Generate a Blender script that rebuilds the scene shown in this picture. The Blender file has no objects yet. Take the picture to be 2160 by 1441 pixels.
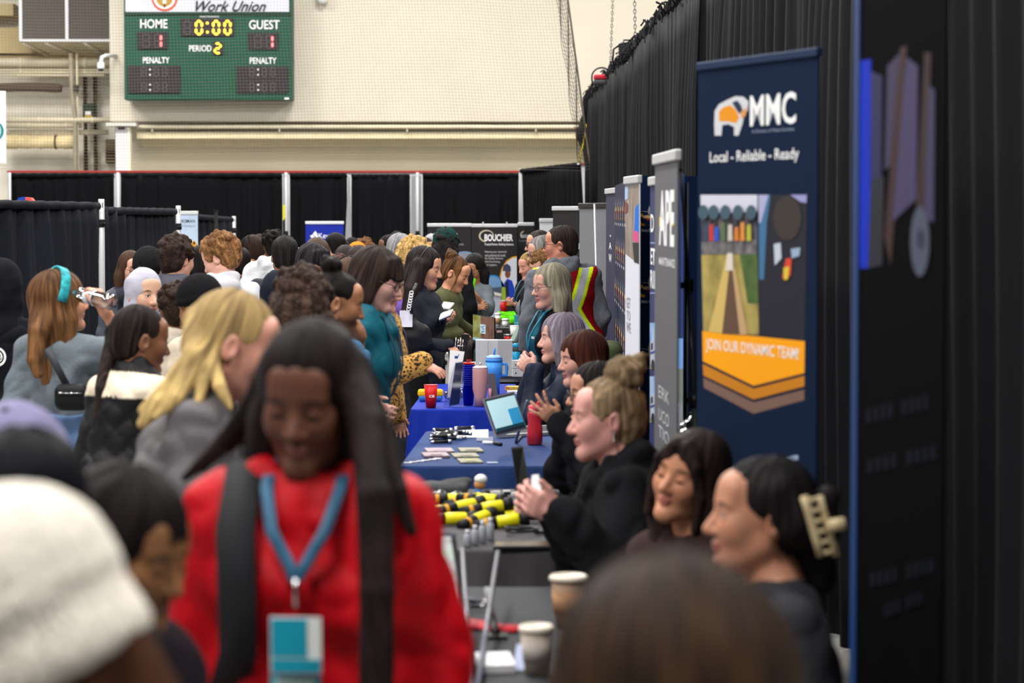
import bpy, bmesh, math, random
import numpy as np
from mathutils import Vector, Matrix, Euler

scene = bpy.context.scene
COL = scene.collection

# ---------------------------------------------------------------- camera, world, light, exposure
CAM_H, FPX, PITCH = 1.85, 5400.0, math.atan2(270.5, 5400.0)
cam_data = bpy.data.cameras.new('camera')
cam_data.sensor_width = 36.0
cam_data.lens = 90.0
cam_data.clip_end = 300
cam_data.dof.use_dof = True
cam_data.dof.focus_distance = 17.5
cam_data.dof.aperture_fstop = 3.9
cam_data.dof.aperture_blades = 9
cam = bpy.data.objects.new('camera', cam_data)
cam.location = (0, 0, CAM_H)
cam.rotation_euler = (math.pi / 2 - PITCH, 0, 0)
COL.objects.link(cam)
scene.camera = cam

world = bpy.data.worlds.new('hall_air')
scene.world = world
world.use_nodes = True
wbg = world.node_tree.nodes['Background']
wbg.inputs[0].default_value = (0.94, 0.97, 1.0, 1)
wbg.inputs[1].default_value = 0.17

def lamp(name, loc, sx, sy, power, color=(1, 0.97, 0.92)):
    ld = bpy.data.lights.new(name, 'AREA')
    ld.shape = 'RECTANGLE'; ld.size = sx; ld.size_y = sy
    ld.energy = power; ld.color = color
    o = bpy.data.objects.new(name, ld)
    o.location = loc
    COL.objects.link(o)
    return o
for iy, yy in enumerate((1, 9, 17, 25, 33)):
    for xx in (-9, -2.2, 4.6):
        lamp('ceiling_or_fill_lamp', (xx, yy, 9.0), 1.2, 3.0, 640)
for xx in (-8.5, -2, 4.5):
    lamp('ceiling_or_fill_lamp', (xx, 41.5, 9.6), 2.6, 1.2, 640, (1, 0.97, 0.91))

lamp('ceiling_or_fill_lamp', (-9.6, 44.4, 6.8), 1.6, 0.8, 210, (1, 0.97, 0.91))  # unseen fill lamp, added below the ceiling rows to brighten the left bay

scene.view_settings.view_transform = 'Standard'
scene.view_settings.look = 'None'
scene.view_settings.gamma = 1
scene.view_settings.exposure = 0.0
scene.cycles.use_denoising = True
scene.cycles.max_bounces = 6
scene.cycles.diffuse_bounces = 3
scene.cycles.glossy_bounces = 3
scene.cycles.transmission_bounces = 6
scene.cycles.transparent_max_bounces = 12
scene.cycles.sample_clamp_indirect = 6

# ---------------------------------------------------------------- pixels of the photograph -> points of the place
def P(px, py, d):
    u = (px - 1080) / FPX; v = (720.5 - py) / FPX
    c, s = math.cos(PITCH), math.sin(PITCH)
    dy = c + v * s
    t = d / dy
    return Vector((u * t, d, CAM_H + t * (v * c - s)))

def lin(c):
    out = []
    for v in c[:3]:
        v = v / 255.0
        out.append(v / 12.92 if v <= 0.04045 else ((v + 0.055) / 1.055) ** 2.4)
    return tuple(out)

# ---------------------------------------------------------------- materials
MATS = {}
def M(key, rgb=None, rough=0.6, metal=0.0, bump=0.0, bscale=200.0, emit=None, estr=1.0, alpha=None, trans=None,
      spec=0.25, var=0.0, vscale=8.0, stretch=None, sheen=0.0, attr=None, sss=0.0, coat=0.0):
    if key in MATS: return MATS[key]
    m = bpy.data.materials.new(key); m.use_nodes = True
    nt = m.node_tree; b = nt.nodes['Principled BSDF']
    MATS[key] = m
    b.inputs['Roughness'].default_value = rough
    b.inputs['Metallic'].default_value = metal
    b.inputs['Specular IOR Level'].default_value = spec
    if sheen: b.inputs['Sheen Weight'].default_value = sheen
    if coat: b.inputs['Coat Weight'].default_value = coat
    if sss:
        b.inputs['Subsurface Weight'].default_value = sss
        b.inputs['Subsurface Radius'].default_value = (0.012, 0.004, 0.002)
        b.inputs['Subsurface Scale'].default_value = 0.6
    src = None
    if attr:
        a = nt.nodes.new('ShaderNodeAttribute'); a.attribute_name = attr
        src = a.outputs['Color']
    col = lin(rgb) if rgb is not None else (0.5, 0.5, 0.5)
    b.inputs['Base Color'].default_value = (*col, 1)
    tc = None
    if var or bump:
        tc = nt.nodes.new('ShaderNodeTexCoord')
        vec = tc.outputs['Object']
        if stretch:
            mp = nt.nodes.new('ShaderNodeMapping'); mp.inputs['Scale'].default_value = stretch
            nt.links.new(vec, mp.inputs['Vector']); vec = mp.outputs['Vector']
    if var:
        n = nt.nodes.new('ShaderNodeTexNoise'); n.inputs['Scale'].default_value = vscale
        n.inputs['Detail'].default_value = 4
        nt.links.new(vec, n.inputs['Vector'])
        mr = nt.nodes.new('ShaderNodeMapRange')
        mr.inputs['From Min'].default_value = 0.3; mr.inputs['From Max'].default_value = 0.7
        mr.inputs['To Min'].default_value = 1 - var; mr.inputs['To Max'].default_value = 1 + var
        nt.links.new(n.outputs['Fac'], mr.inputs['Value'])
        mx = nt.nodes.new('ShaderNodeMix'); mx.data_type = 'RGBA'; mx.blend_type = 'MULTIPLY'
        mx.inputs['Factor'].default_value = 1
        if src: nt.links.new(src, mx.inputs['A'])
        else: mx.inputs['A'].default_value = (*col, 1)
        nt.links.new(mr.outputs['Result'], mx.inputs['B'])
        src = mx.outputs['Result']
    if src: nt.links.new(src, b.inputs['Base Color'])
    if bump:
        n2 = nt.nodes.new('ShaderNodeTexNoise'); n2.inputs['Scale'].default_value = bscale
        n2.inputs['Detail'].default_value = 3
        nt.links.new(vec, n2.inputs['Vector'])
        bp = nt.nodes.new('ShaderNodeBump'); bp.inputs['Strength'].default_value = bump
        bp.inputs['Distance'].default_value = 0.01
        nt.links.new(n2.outputs['Fac'], bp.inputs['Height'])
        nt.links.new(bp.outputs['Normal'], b.inputs['Normal'])
    if emit is not None:
        b.inputs['Emission Color'].default_value = (*lin(emit), 1)
        b.inputs['Emission Strength'].default_value = estr
    if alpha is not None: b.inputs['Alpha'].default_value = alpha
    if trans is not None: b.inputs['Transmission Weight'].default_value = trans
    return m

SKIN = M('skin', attr='Col', rough=0.5, spec=0.35, var=0.05, vscale=40, sss=0.12, bump=0.06, bscale=300)
CLOTH = M('cloth', attr='Col', rough=0.9, spec=0.06, var=0.10, vscale=14, bump=0.25, bscale=60)
KNIT = M('knit', attr='Col', rough=0.95, spec=0.1, var=0.12, vscale=60, bump=0.5, bscale=160, stretch=(1, 1, 0.4))
NYLON = M('nylon', attr='Col', rough=0.55, spec=0.14, var=0.08, vscale=10, bump=0.3, bscale=34)
def hair_material():
    m = bpy.data.materials.new('hair'); m.use_nodes = True; nt = m.node_tree; b = nt.nodes['Principled BSDF']
    b.inputs['Roughness'].default_value = 0.5; b.inputs['Specular IOR Level'].default_value = 0.07
    f = nt.nodes.new('ShaderNodeAttribute'); f.attribute_name = 'Flow'
    a = nt.nodes.new('ShaderNodeAttribute'); a.attribute_name = 'Col'
    mp = nt.nodes.new('ShaderNodeMapping'); mp.inputs['Scale'].default_value = (26, 7, 1)
    nt.links.new(f.outputs['Vector'], mp.inputs['Vector'])
    n = nt.nodes.new('ShaderNodeTexNoise'); n.inputs['Scale'].default_value = 1.0; n.inputs['Detail'].default_value = 5; n.inputs['Roughness'].default_value = 0.65
    nt.links.new(mp.outputs['Vector'], n.inputs['Vector'])
    mr = nt.nodes.new('ShaderNodeMapRange'); mr.inputs['From Min'].default_value = 0.32; mr.inputs['From Max'].default_value = 0.68
    mr.inputs['To Min'].default_value = 0.5; mr.inputs['To Max'].default_value = 1.4
    nt.links.new(n.outputs['Fac'], mr.inputs['Value'])
    mx = nt.nodes.new('ShaderNodeMix'); mx.data_type = 'RGBA'; mx.blend_type = 'MULTIPLY'; mx.inputs['Factor'].default_value = 1
    nt.links.new(a.outputs['Color'], mx.inputs['A']); nt.links.new(mr.outputs['Result'], mx.inputs['B'])
    nt.links.new(mx.outputs['Result'], b.inputs['Base Color'])
    bp = nt.nodes.new('ShaderNodeBump'); bp.inputs['Strength'].default_value = 0.9; bp.inputs['Distance'].default_value = 0.004
    nt.links.new(n.outputs['Fac'], bp.inputs['Height']); nt.links.new(bp.outputs['Normal'], b.inputs['Normal'])
    return m
HAIR = hair_material()
CURL = M('curly_hair', attr='Col', rough=0.6, spec=0.08, var=0.35, vscale=70, bump=0.8, bscale=90)
LEO = None

def leopard():
    m = bpy.data.materials.new('leopard_fleece'); m.use_nodes = True
    nt = m.node_tree; b = nt.nodes['Principled BSDF']; b.inputs['Roughness'].default_value = 0.95
    tc = nt.nodes.new('ShaderNodeTexCoord')
    ns = nt.nodes.new('ShaderNodeTexNoise'); ns.inputs['Scale'].default_value = 22
    nt.links.new(tc.outputs['Object'], ns.inputs['Vector'])
    va = nt.nodes.new('ShaderNodeVectorMath'); va.operation = 'MULTIPLY_ADD'
    va.inputs[1].default_value = (0.035,) * 3
    nt.links.new(ns.outputs['Color'], va.inputs[0]); nt.links.new(tc.outputs['Object'], va.inputs[2])
    vo = nt.nodes.new('ShaderNodeTexVoronoi'); vo.inputs['Scale'].default_value = 58
    nt.links.new(va.outputs[0], vo.inputs['Vector'])
    rp = nt.nodes.new('ShaderNodeValToRGB')
    e = rp.color_ramp.elements
    e[0].position = 0.10; e[0].color = (*lin((120, 76, 32)), 1)
    e[1].position = 0.62; e[1].color = (*lin((196, 148, 74)), 1)
    for p, c in ((0.14, (40, 28, 18)), (0.36, (26, 20, 15)), (0.44, (182, 130, 58))):
        x = rp.color_ramp.elements.new(p); x.color = (*lin(c), 1)
    nt.links.new(vo.outputs['Distance'], rp.inputs['Fac'])
    nt.links.new(rp.outputs['Color'], b.inputs['Base Color'])
    n2 = nt.nodes.new('ShaderNodeTexNoise'); n2.inputs['Scale'].default_value = 260
    bp = nt.nodes.new('ShaderNodeBump'); bp.inputs['Strength'].default_value = 0.7; bp.inputs['Distance'].default_value = 0.01
    nt.links.new(tc.outputs['Object'], n2.inputs['Vector'])
    nt.links.new(n2.outputs['Fac'], bp.inputs['Height']); nt.links.new(bp.outputs['Normal'], b.inputs['Normal'])
    return m

# ---------------------------------------------------------------- things and parts
ROOTM = {}
def props(o, label=None, cat=None, group=None, kind=None):
    if label: o['label'] = label
    if cat: o['category'] = cat
    if group: o['group'] = group
    if kind: o['kind'] = kind
    return o

def thing(name, label, cat, loc, rz=0.0, group=None):
    o = bpy.data.objects.new(name, None)
    o.empty_display_size = 0.1
    COL.objects.link(o)
    o.location = loc; o.rotation_euler = (0, 0, rz)
    ROOTM[o.name] = Matrix.Translation(Vector(loc)) @ Matrix.Rotation(rz, 4, 'Z')
    return props(o, label, cat, group)

def mesh_obj(name, verts, faces, mats, parent=None, smooth=False, midx=None, loc=None):
    me = bpy.data.meshes.new(name)
    me.from_pydata([tuple(v) for v in verts], [], [tuple(f) for f in faces])
    for m in mats: me.materials.append(m)
    if midx is not None: me.polygons.foreach_set('material_index', midx)
    if smooth: me.polygons.foreach_set('use_smooth', [True] * len(me.polygons))
    me.validate(); me.update()
    o = bpy.data.objects.new(name, me); COL.objects.link(o)
    if parent: o.parent = parent
    if loc is not None: o.location = loc
    return o

def copy_tree(o, parent=None):
    c = o.copy(); COL.objects.link(c); c.parent = parent
    for ch in list(o.children): copy_tree(ch, c)
    return c

class MB:
    """collects shapes and links them as ONE mesh object"""
    def __init__(s): s.v = []; s.f = []; s.m = []; s.sm = []
    def add(s, vs, fs, m=0, sm=False):
        b = len(s.v); s.v += [Vector(v) for v in vs]
        for f in fs: s.f.append([b + i for i in f]); s.m.append(m); s.sm.append(sm)
        return s
    def box(s, lo, hi, m=0, R=None, bev=0.0):
        x0, y0, z0 = lo; x1, y1, z1 = hi
        c = [(x0, y0, z0), (x1, y0, z0), (x1, y1, z0), (x0, y1, z0), (x0, y0, z1), (x1, y0, z1), (x1, y1, z1), (x0, y1, z1)]
        if bev > 0:
            bm = bmesh.new(); vs = [bm.verts.new(p) for p in c]
            for f in ((0, 3, 2, 1), (4, 5, 6, 7), (0, 1, 5, 4), (1, 2, 6, 5), (2, 3, 7, 6), (3, 0, 4, 7)): bm.faces.new([vs[i] for i in f])
            bmesh.ops.bevel(bm, geom=bm.edges[:], offset=bev, segments=2, affect='EDGES', profile=0.5)
            bm.verts.index_update()
            vv = [v.co.copy() for v in bm.verts]; ff = [[v.index for v in f.verts] for f in bm.faces]; bm.free()
        else:
            vv = [Vector(p) for p in c]; ff = [(0, 3, 2, 1), (4, 5, 6, 7), (0, 1, 5, 4), (1, 2, 6, 5), (2, 3, 7, 6), (3, 0, 4, 7)]
        if R is not None: vv = [R @ v for v in vv]
        return s.add(vv, ff, m)
    def lathe(s, prof, n=20, o=(0, 0, 0), m=0, R=None, cap=True):
        o = Vector(o); vs = []; fs = []
        for r, z in prof:
            for i in range(n):
                a = 2 * math.pi * i / n
                p = Vector((r * math.cos(a), r * math.sin(a), z))
                vs.append((R @ p if R is not None else p) + o)
        for j in range(len(prof) - 1):
            for i in range(n):
                k = (i + 1) % n
                fs.append((j * n + i, j * n + k, (j + 1) * n + k, (j + 1) * n + i))
        if cap:
            fs.append(tuple(range(n - 1, -1, -1))); fs.append(tuple((len(prof) - 1) * n + i for i in range(n)))
        return s.add(vs, fs, m, True)
    def tube(s, pts, r, n=8, m=0, cap=True):
        pts = [Vector(p) for p in pts]; vs = []; fs = []
        rs = r if isinstance(r, (list, tuple)) else [r] * len(pts)
        prev = None
        for i, p in enumerate(pts):
            t = (pts[min(i + 1, len(pts) - 1)] - pts[max(i - 1, 0)])
            t = t.normalized() if t.length > 1e-9 else Vector((0, 0, 1))
            if prev is None:
                a = t.cross(Vector((0, 0, 1)))
                if a.length < 1e-3: a = t.cross(Vector((1, 0, 0)))
            else:
                a = prev - t * prev.dot(t)
                if a.length < 1e-6: a = t.cross(Vector((1, 0.3, 0)))
            a.normalize(); prev = a; b = t.cross(a)
            for k in range(n):
                an = 2 * math.pi * k / n
                vs.append(p + (a * math.cos(an) + b * math.sin(an)) * rs[i])
        for j in range(len(pts) - 1):
            for i in range(n):
                k = (i + 1) % n
                fs.append((j * n + i, j * n + k, (j + 1) * n + k, (j + 1) * n + i))
        if cap:
            fs.append(tuple(range(n - 1, -1, -1))); fs.append(tuple((len(pts) - 1) * n + i for i in range(n)))
        return s.add(vs, fs, m, n > 4)
    def ribbon(s, pts, side, w, t, m=0):
        """flat strap along pts, width w along side vectors, thickness t"""
        pts = [Vector(p) for p in pts]; vs = []; fs = []
        for i, p in enumerate(pts):
            tg = (pts[min(i + 1, len(pts) - 1)] - pts[max(i - 1, 0)]).normalized()
            sd = Vector(side[i] if isinstance(side, list) else side)
            sd = (sd - tg * sd.dot(tg)).normalized(); nn = tg.cross(sd)
            for a, b in ((-1, -1), (1, -1), (1, 1), (-1, 1)):
                vs.append(p + sd * (a * w / 2) + nn * (b * t / 2))
        for j in range(len(pts) - 1):
            for i in range(4):
                k = (i + 1) % 4
                fs.append((j * 4 + i, j * 4 + k, (j + 1) * 4 + k, (j + 1) * 4 + i))
        fs.append((3, 2, 1, 0)); e = (len(pts) - 1) * 4; fs.append((e, e + 1, e + 2, e + 3))
        return s.add(vs, fs, m, True)
    def prism(s, poly, y0, y1, m=0):
        """polygon in x,z pushed from y0 (front) to y1"""
        n = len(poly)
        vs = [(x, y0, z) for x, z in poly] + [(x, y1, z) for x, z in poly]
        fs = [tuple(range(n)), tuple(range(2 * n - 1, n - 1, -1))]
        for i in range(n):
            k = (i + 1) % n; fs.append((i, n + i, n + k, k))
        return s.add(vs, fs, m)
    def xf(s, Mx):
        s.v = [Mx @ v for v in s.v]; return s
    def build(s, name, mats, parent=None, world=False, loc=None):
        if not isinstance(mats, (list, tuple)): mats = [mats]
        vs = s.v
        if world and parent is not None:
            q = parent; inv = ROOTM[q.name].inverted(); vs = [inv @ v for v in vs]
        o = mesh_obj(name, vs, s.f, mats, parent, midx=s.m, loc=loc)
        if len(o.data.polygons) == len(s.sm): o.data.polygons.foreach_set('use_smooth', s.sm)
        bm = bmesh.new(); bm.from_mesh(o.data); bmesh.ops.recalc_face_normals(bm, faces=bm.faces[:]); bm.to_mesh(o.data); bm.free()
        return o

def lettering(body, parent, mat, o, right, up, w, h, name='lettering', shear=0.0, bold=0.0, align='C', keep=False):
    """text fitted into a w x h box centred on o (in the parent's space)"""
    cu = bpy.data.curves.new('tmp', 'FONT'); cu.body = body; cu.size = 1; cu.shear = shear; cu.offset = bold
    cu.resolution_u = 3; cu.fill_mode = 'FRONT'
    ob = bpy.data.objects.new('tmp', cu); COL.objects.link(ob)
    dg = bpy.context.evaluated_depsgraph_get(); dg.update()
    me = bpy.data.meshes.new_from_object(ob.evaluated_get(dg))
    bpy.data.objects.remove(ob); bpy.data.curves.remove(cu)
    co = np.empty(len(me.vertices) * 3); me.vertices.foreach_get('co', co); co = co.reshape(-1, 3)
    lo = co.min(0); hi = co.max(0); sz = np.maximum(hi - lo, 1e-6)
    sx, sy = w / sz[0], h / sz[1]
    if keep: sx = sy = min(sx, sy)
    right = np.array(Vector(right).normalized()); up = np.array(Vector(up).normalized())
    c = (lo + hi) / 2
    X = (co[:, 0] - c[0]) * sx; Y = (co[:, 1] - c[1]) * sy
    out = np.array(Vector(o))[None] + X[:, None] * right[None] + Y[:, None] * up[None]
    me.vertices.foreach_set('co', out.ravel()); me.materials.clear(); me.materials.append(mat); me.update()
    me.name = name
    ob = bpy.data.objects.new(name, me); COL.objects.link(ob)
    if parent: ob.parent = parent
    return ob

# ---------------------------------------------------------------- smooth bodies: distance fields meshed with surface nets
_LAT = np.random.RandomState(7).rand(32, 32, 32).astype('f4') * 2 - 1
def vnoise(x, y, z):
    xi = np.floor(x).astype(int); yi = np.floor(y).astype(int); zi = np.floor(z).astype(int)
    fx = x - xi; fy = y - yi; fz = z - zi
    fx = fx * fx * (3 - 2 * fx); fy = fy * fy * (3 - 2 * fy); fz = fz * fz * (3 - 2 * fz)
    x0, x1, y0, y1, z0, z1 = xi % 32, (xi + 1) % 32, yi % 32, (yi + 1) % 32, zi % 32, (zi + 1) % 32
    L = _LAT
    a = L[x0, y0, z0] * (1 - fx) + L[x1, y0, z0] * fx
    b = L[x0, y1, z0] * (1 - fx) + L[x1, y1, z0] * fx
    c = L[x0, y0, z1] * (1 - fx) + L[x1, y0, z1] * fx
    d = L[x0, y1, z1] * (1 - fx) + L[x1, y1, z1] * fx
    return (a * (1 - fy) + b * fy) * (1 - fz) + (c * (1 - fy) + d * fy) * fz

def V3(p): return np.array((p[0], p[1], p[2]), dtype='f8')

class Field:
    def __init__(s, lo, hi, step, fines=()):
        """fines: list of (lo, hi, step) boxes of finer spacing"""
        s.ax = []
        for i in range(3):
            v = [lo[i]]
            while v[-1] < hi[i]:
                st = step
                for fl, fh, fs in fines:
                    if fl[i] - 1e-6 <= v[-1] <= fh[i]: st = min(st, fs)
                    elif v[-1] < fl[i] < v[-1] + st: st = max(fl[i] - v[-1], 1e-4) if fl[i] - v[-1] > 1e-4 else st
                v.append(v[-1] + st)
            s.ax.append(np.array(v, dtype='f4'))
        s.D = np.full([len(a) for a in s.ax], 0.5, dtype='f4')
    def blk(s, lo, hi):
        sl = []
        for i in range(3):
            a = np.searchsorted(s.ax[i], lo[i]); b = np.searchsorted(s.ax[i], hi[i])
            if b <= a: return None, None
            sl.append(slice(a, b))
        X = s.ax[0][sl[0]][:, None, None]; Y = s.ax[1][sl[1]][None, :, None]; Z = s.ax[2][sl[2]][None, None, :]
        return tuple(sl), (X, Y, Z)
    def put(s, sl, d, k, op):
        A = s.D[sl]
        if op == 'u':
            if k > 0:
                h = np.maximum(k - np.abs(A - d), 0) / k
                s.D[sl] = np.minimum(A, d) - h * h * (k / 4)
            else: s.D[sl] = np.minimum(A, d)
        elif op == 's':
            d = -d
            if k > 0:
                h = np.maximum(k - np.abs(A - d), 0) / k
                s.D[sl] = np.maximum(A, d) + h * h * (k / 4)
            else: s.D[sl] = np.maximum(A, d)
    def ell(s, c, r, R=None, k=0.0, op='u'):
        c = V3(c); m = max(r) + 0.05 + k
        sl, g = s.blk(c - m, c + m)
        if sl is None: return s
        X, Y, Z = g[0] - c[0], g[1] - c[1], g[2] - c[2]
        if R is not None:
            R = np.array(R)
            a = R[0, 0] * X + R[1, 0] * Y + R[2, 0] * Z
            b = R[0, 1] * X + R[1, 1] * Y + R[2, 1] * Z
            e = R[0, 2] * X + R[1, 2] * Y + R[2, 2] * Z
        else: a, b, e = X, Y, Z
        a = a / r[0]; b = b / r[1]; e = e / r[2]
        k0 = np.sqrt(a * a + b * b + e * e) + 1e-6
        k1 = np.sqrt((a / r[0]) ** 2 + (b / r[1]) ** 2 + (e / r[2]) ** 2) + 1e-6
        s.put(sl, (k0 * (k0 - 1) / k1).astype('f4'), k, op)
        return s
    def cone(s, a, b, ra, rb, k=0.0, op='u', flat=None):
        a = V3(a); b = V3(b); m = max(ra, rb) + 0.05 + k
        sl, g = s.blk(np.minimum(a, b) - m, np.maximum(a, b) + m)
        if sl is None: return s
        ab = b - a; L2 = max(float(ab @ ab), 1e-9)
        X, Y, Z = g[0] - a[0], g[1] - a[1], g[2] - a[2]
        t = np.clip((X * ab[0] + Y * ab[1] + Z * ab[2]) / L2, 0, 1)
        dx = X - t * ab[0]; dy = Y - t * ab[1]; dz = Z - t * ab[2]
        q = dx * dx + dy * dy + dz * dz
        if flat is not None:
            n, f = V3(flat[0]), flat[1]
            pn = dx * n[0] + dy * n[1] + dz * n[2]
            q = q + pn * pn * (1 / (f * f) - 1)
            d = np.sqrt(q) - (ra + (rb - ra) * t)
            d = d * (0.5 + 0.5 * f)
        else: d = np.sqrt(q) - (ra + (rb - ra) * t)
        s.put(sl, d.astype('f4'), k, op)
        return s
    def rbox(s, c, hsz, r, R=None, k=0.0, op='u'):
        c = V3(c); m = float(np.linalg.norm(hsz)) + 0.05 + k
        sl, g = s.blk(c - m, c + m)
        if sl is None: return s
        X, Y, Z = g[0] - c[0], g[1] - c[1], g[2] - c[2]
        R = np.eye(3) if R is None else np.array(R)
        q = [np.abs(R[0, i] * X + R[1, i] * Y + R[2, i] * Z) - (hsz[i] - r) for i in range(3)]
        o = np.sqrt(sum(np.maximum(a, 0) ** 2 for a in q)) + np.minimum(np.maximum(np.maximum(q[0], q[1]), q[2]), 0) - r
        s.put(sl, o.astype('f4'), k, op)
        return s
    def cut(s, n, c, k=0.0):
        """keep only where n.p < c"""
        n = V3(n)
        d = (s.ax[0][:, None, None] * n[0] + s.ax[1][None, :, None] * n[1] + s.ax[2][None, None, :] * n[2] - c).astype('f4')
        s.put((slice(None),) * 3, -d, k, 's')
        return s
    def warp(s, fn, band=0.035):
        """fn(x, y, z) added to the field near the surface"""
        idx = np.nonzero(np.abs(s.D) < band)
        if len(idx[0]) == 0: return s
        s.D[idx] += fn(s.ax[0][idx[0]], s.ax[1][idx[1]], s.ax[2][idx[2]]).astype('f4')
        return s
    def mesh(s, name, mat, parent, colfn=None):
        D = s.D
        D[0] = D[-1] = 0.5; D[:, 0] = D[:, -1] = 0.5; D[:, :, 0] = D[:, :, -1] = 0.5
        S = D < 0
        n = [S[:-1, :-1, :-1], S[1:, :-1, :-1], S[:-1, 1:, :-1], S[1:, 1:, :-1], S[:-1, :-1, 1:], S[1:, :-1, 1:], S[:-1, 1:, 1:], S[1:, 1:, 1:]]
        an = n[0] | n[1] | n[2] | n[3] | n[4] | n[5] | n[6] | n[7]
        al = n[0] & n[1] & n[2] & n[3] & n[4] & n[5] & n[6] & n[7]
        act = an & ~al
        I, J, K = np.nonzero(act)
        if len(I) == 0: return None
        vid = np.full(act.shape, -1, dtype=np.int32); vid[I, J, K] = np.arange(len(I), dtype=np.int32)
        off = [(i & 1, (i >> 1) & 1, (i >> 2) & 1) for i in range(8)]
        cd = [D[I + o[0], J + o[1], K + o[2]] for o in off]
        cp = [np.stack((s.ax[0][I + o[0]], s.ax[1][J + o[1]], s.ax[2][K + o[2]]), 1) for o in off]
        acc = np.zeros((len(I), 3)); cnt = np.zeros(len(I))
        for a in range(8):
            for bit in (1, 2, 4):
                b = a | bit
                if b == a: continue
                m = (cd[a] < 0) != (cd[b] < 0)
                t = cd[a][m] / (cd[a][m] - cd[b][m])
                acc[m] += cp[a][m] + (cp[b][m] - cp[a][m]) * t[:, None]; cnt[m] += 1
        vs = acc / np.maximum(cnt, 1)[:, None]
        quads = []
        for axis in range(3):
            A = np.take(S, range(0, S.shape[axis] - 1), axis); B = np.take(S, range(1, S.shape[axis]), axis)
            i, j, k = np.nonzero(A != B)
            flip = A[i, j, k]
            if axis == 0: q = (vid[i, j - 1, k - 1], vid[i, j, k - 1], vid[i, j, k], vid[i, j - 1, k])
            elif axis == 1: q = (vid[i - 1, j, k - 1], vid[i - 1, j, k], vid[i, j, k], vid[i, j, k - 1])
            else: q = (vid[i - 1, j - 1, k], vid[i, j - 1, k], vid[i, j, k], vid[i - 1, j, k])
            q = np.stack(q, 1); q[~flip] = q[~flip][:, ::-1]
            quads.append(q)
        q = np.concatenate(quads)
        q = q[(q >= 0).all(1)]
        me = bpy.data.meshes.new(name)
        me.vertices.add(len(vs)); me.vertices.foreach_set('co', vs.astype('f4').ravel())
        me.loops.add(len(q) * 4); me.loops.foreach_set('vertex_index', q.ravel().astype(np.int32))
        me.polygons.add(len(q)); me.polygons.foreach_set('loop_start', np.arange(0, len(q) * 4, 4, dtype=np.int32))
        me.polygons.foreach_set('use_smooth', np.ones(len(q), dtype=bool))
        me.update(calc_edges=True)
        if colfn is not None:
            c = colfn(vs) if callable(colfn) else np.tile(np.array(lin(colfn)), (len(vs), 1))
            ca = np.ones((len(vs), 4), dtype='f4'); ca[:, :3] = c
            at = me.color_attributes.new('Col', 'FLOAT_COLOR', 'POINT'); at.data.foreach_set('color', ca.ravel())
        me.materials.append(mat)
        o = bpy.data.objects.new(name, me); COL.objects.link(o)
        if parent: o.parent = parent
        return o

def rot(yaw=0, pitch=0, roll=0):
    return np.array((Matrix.Rotation(math.radians(yaw), 3, 'Z') @ Matrix.Rotation(math.radians(pitch), 3, 'X') @ Matrix.Rotation(math.radians(roll), 3, 'Y')))

def unit(v):
    v = V3(v); l = np.linalg.norm(v); return v / l if l > 1e-9 else np.array((0, 0, 1.0))

PEOPLE = {}

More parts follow.
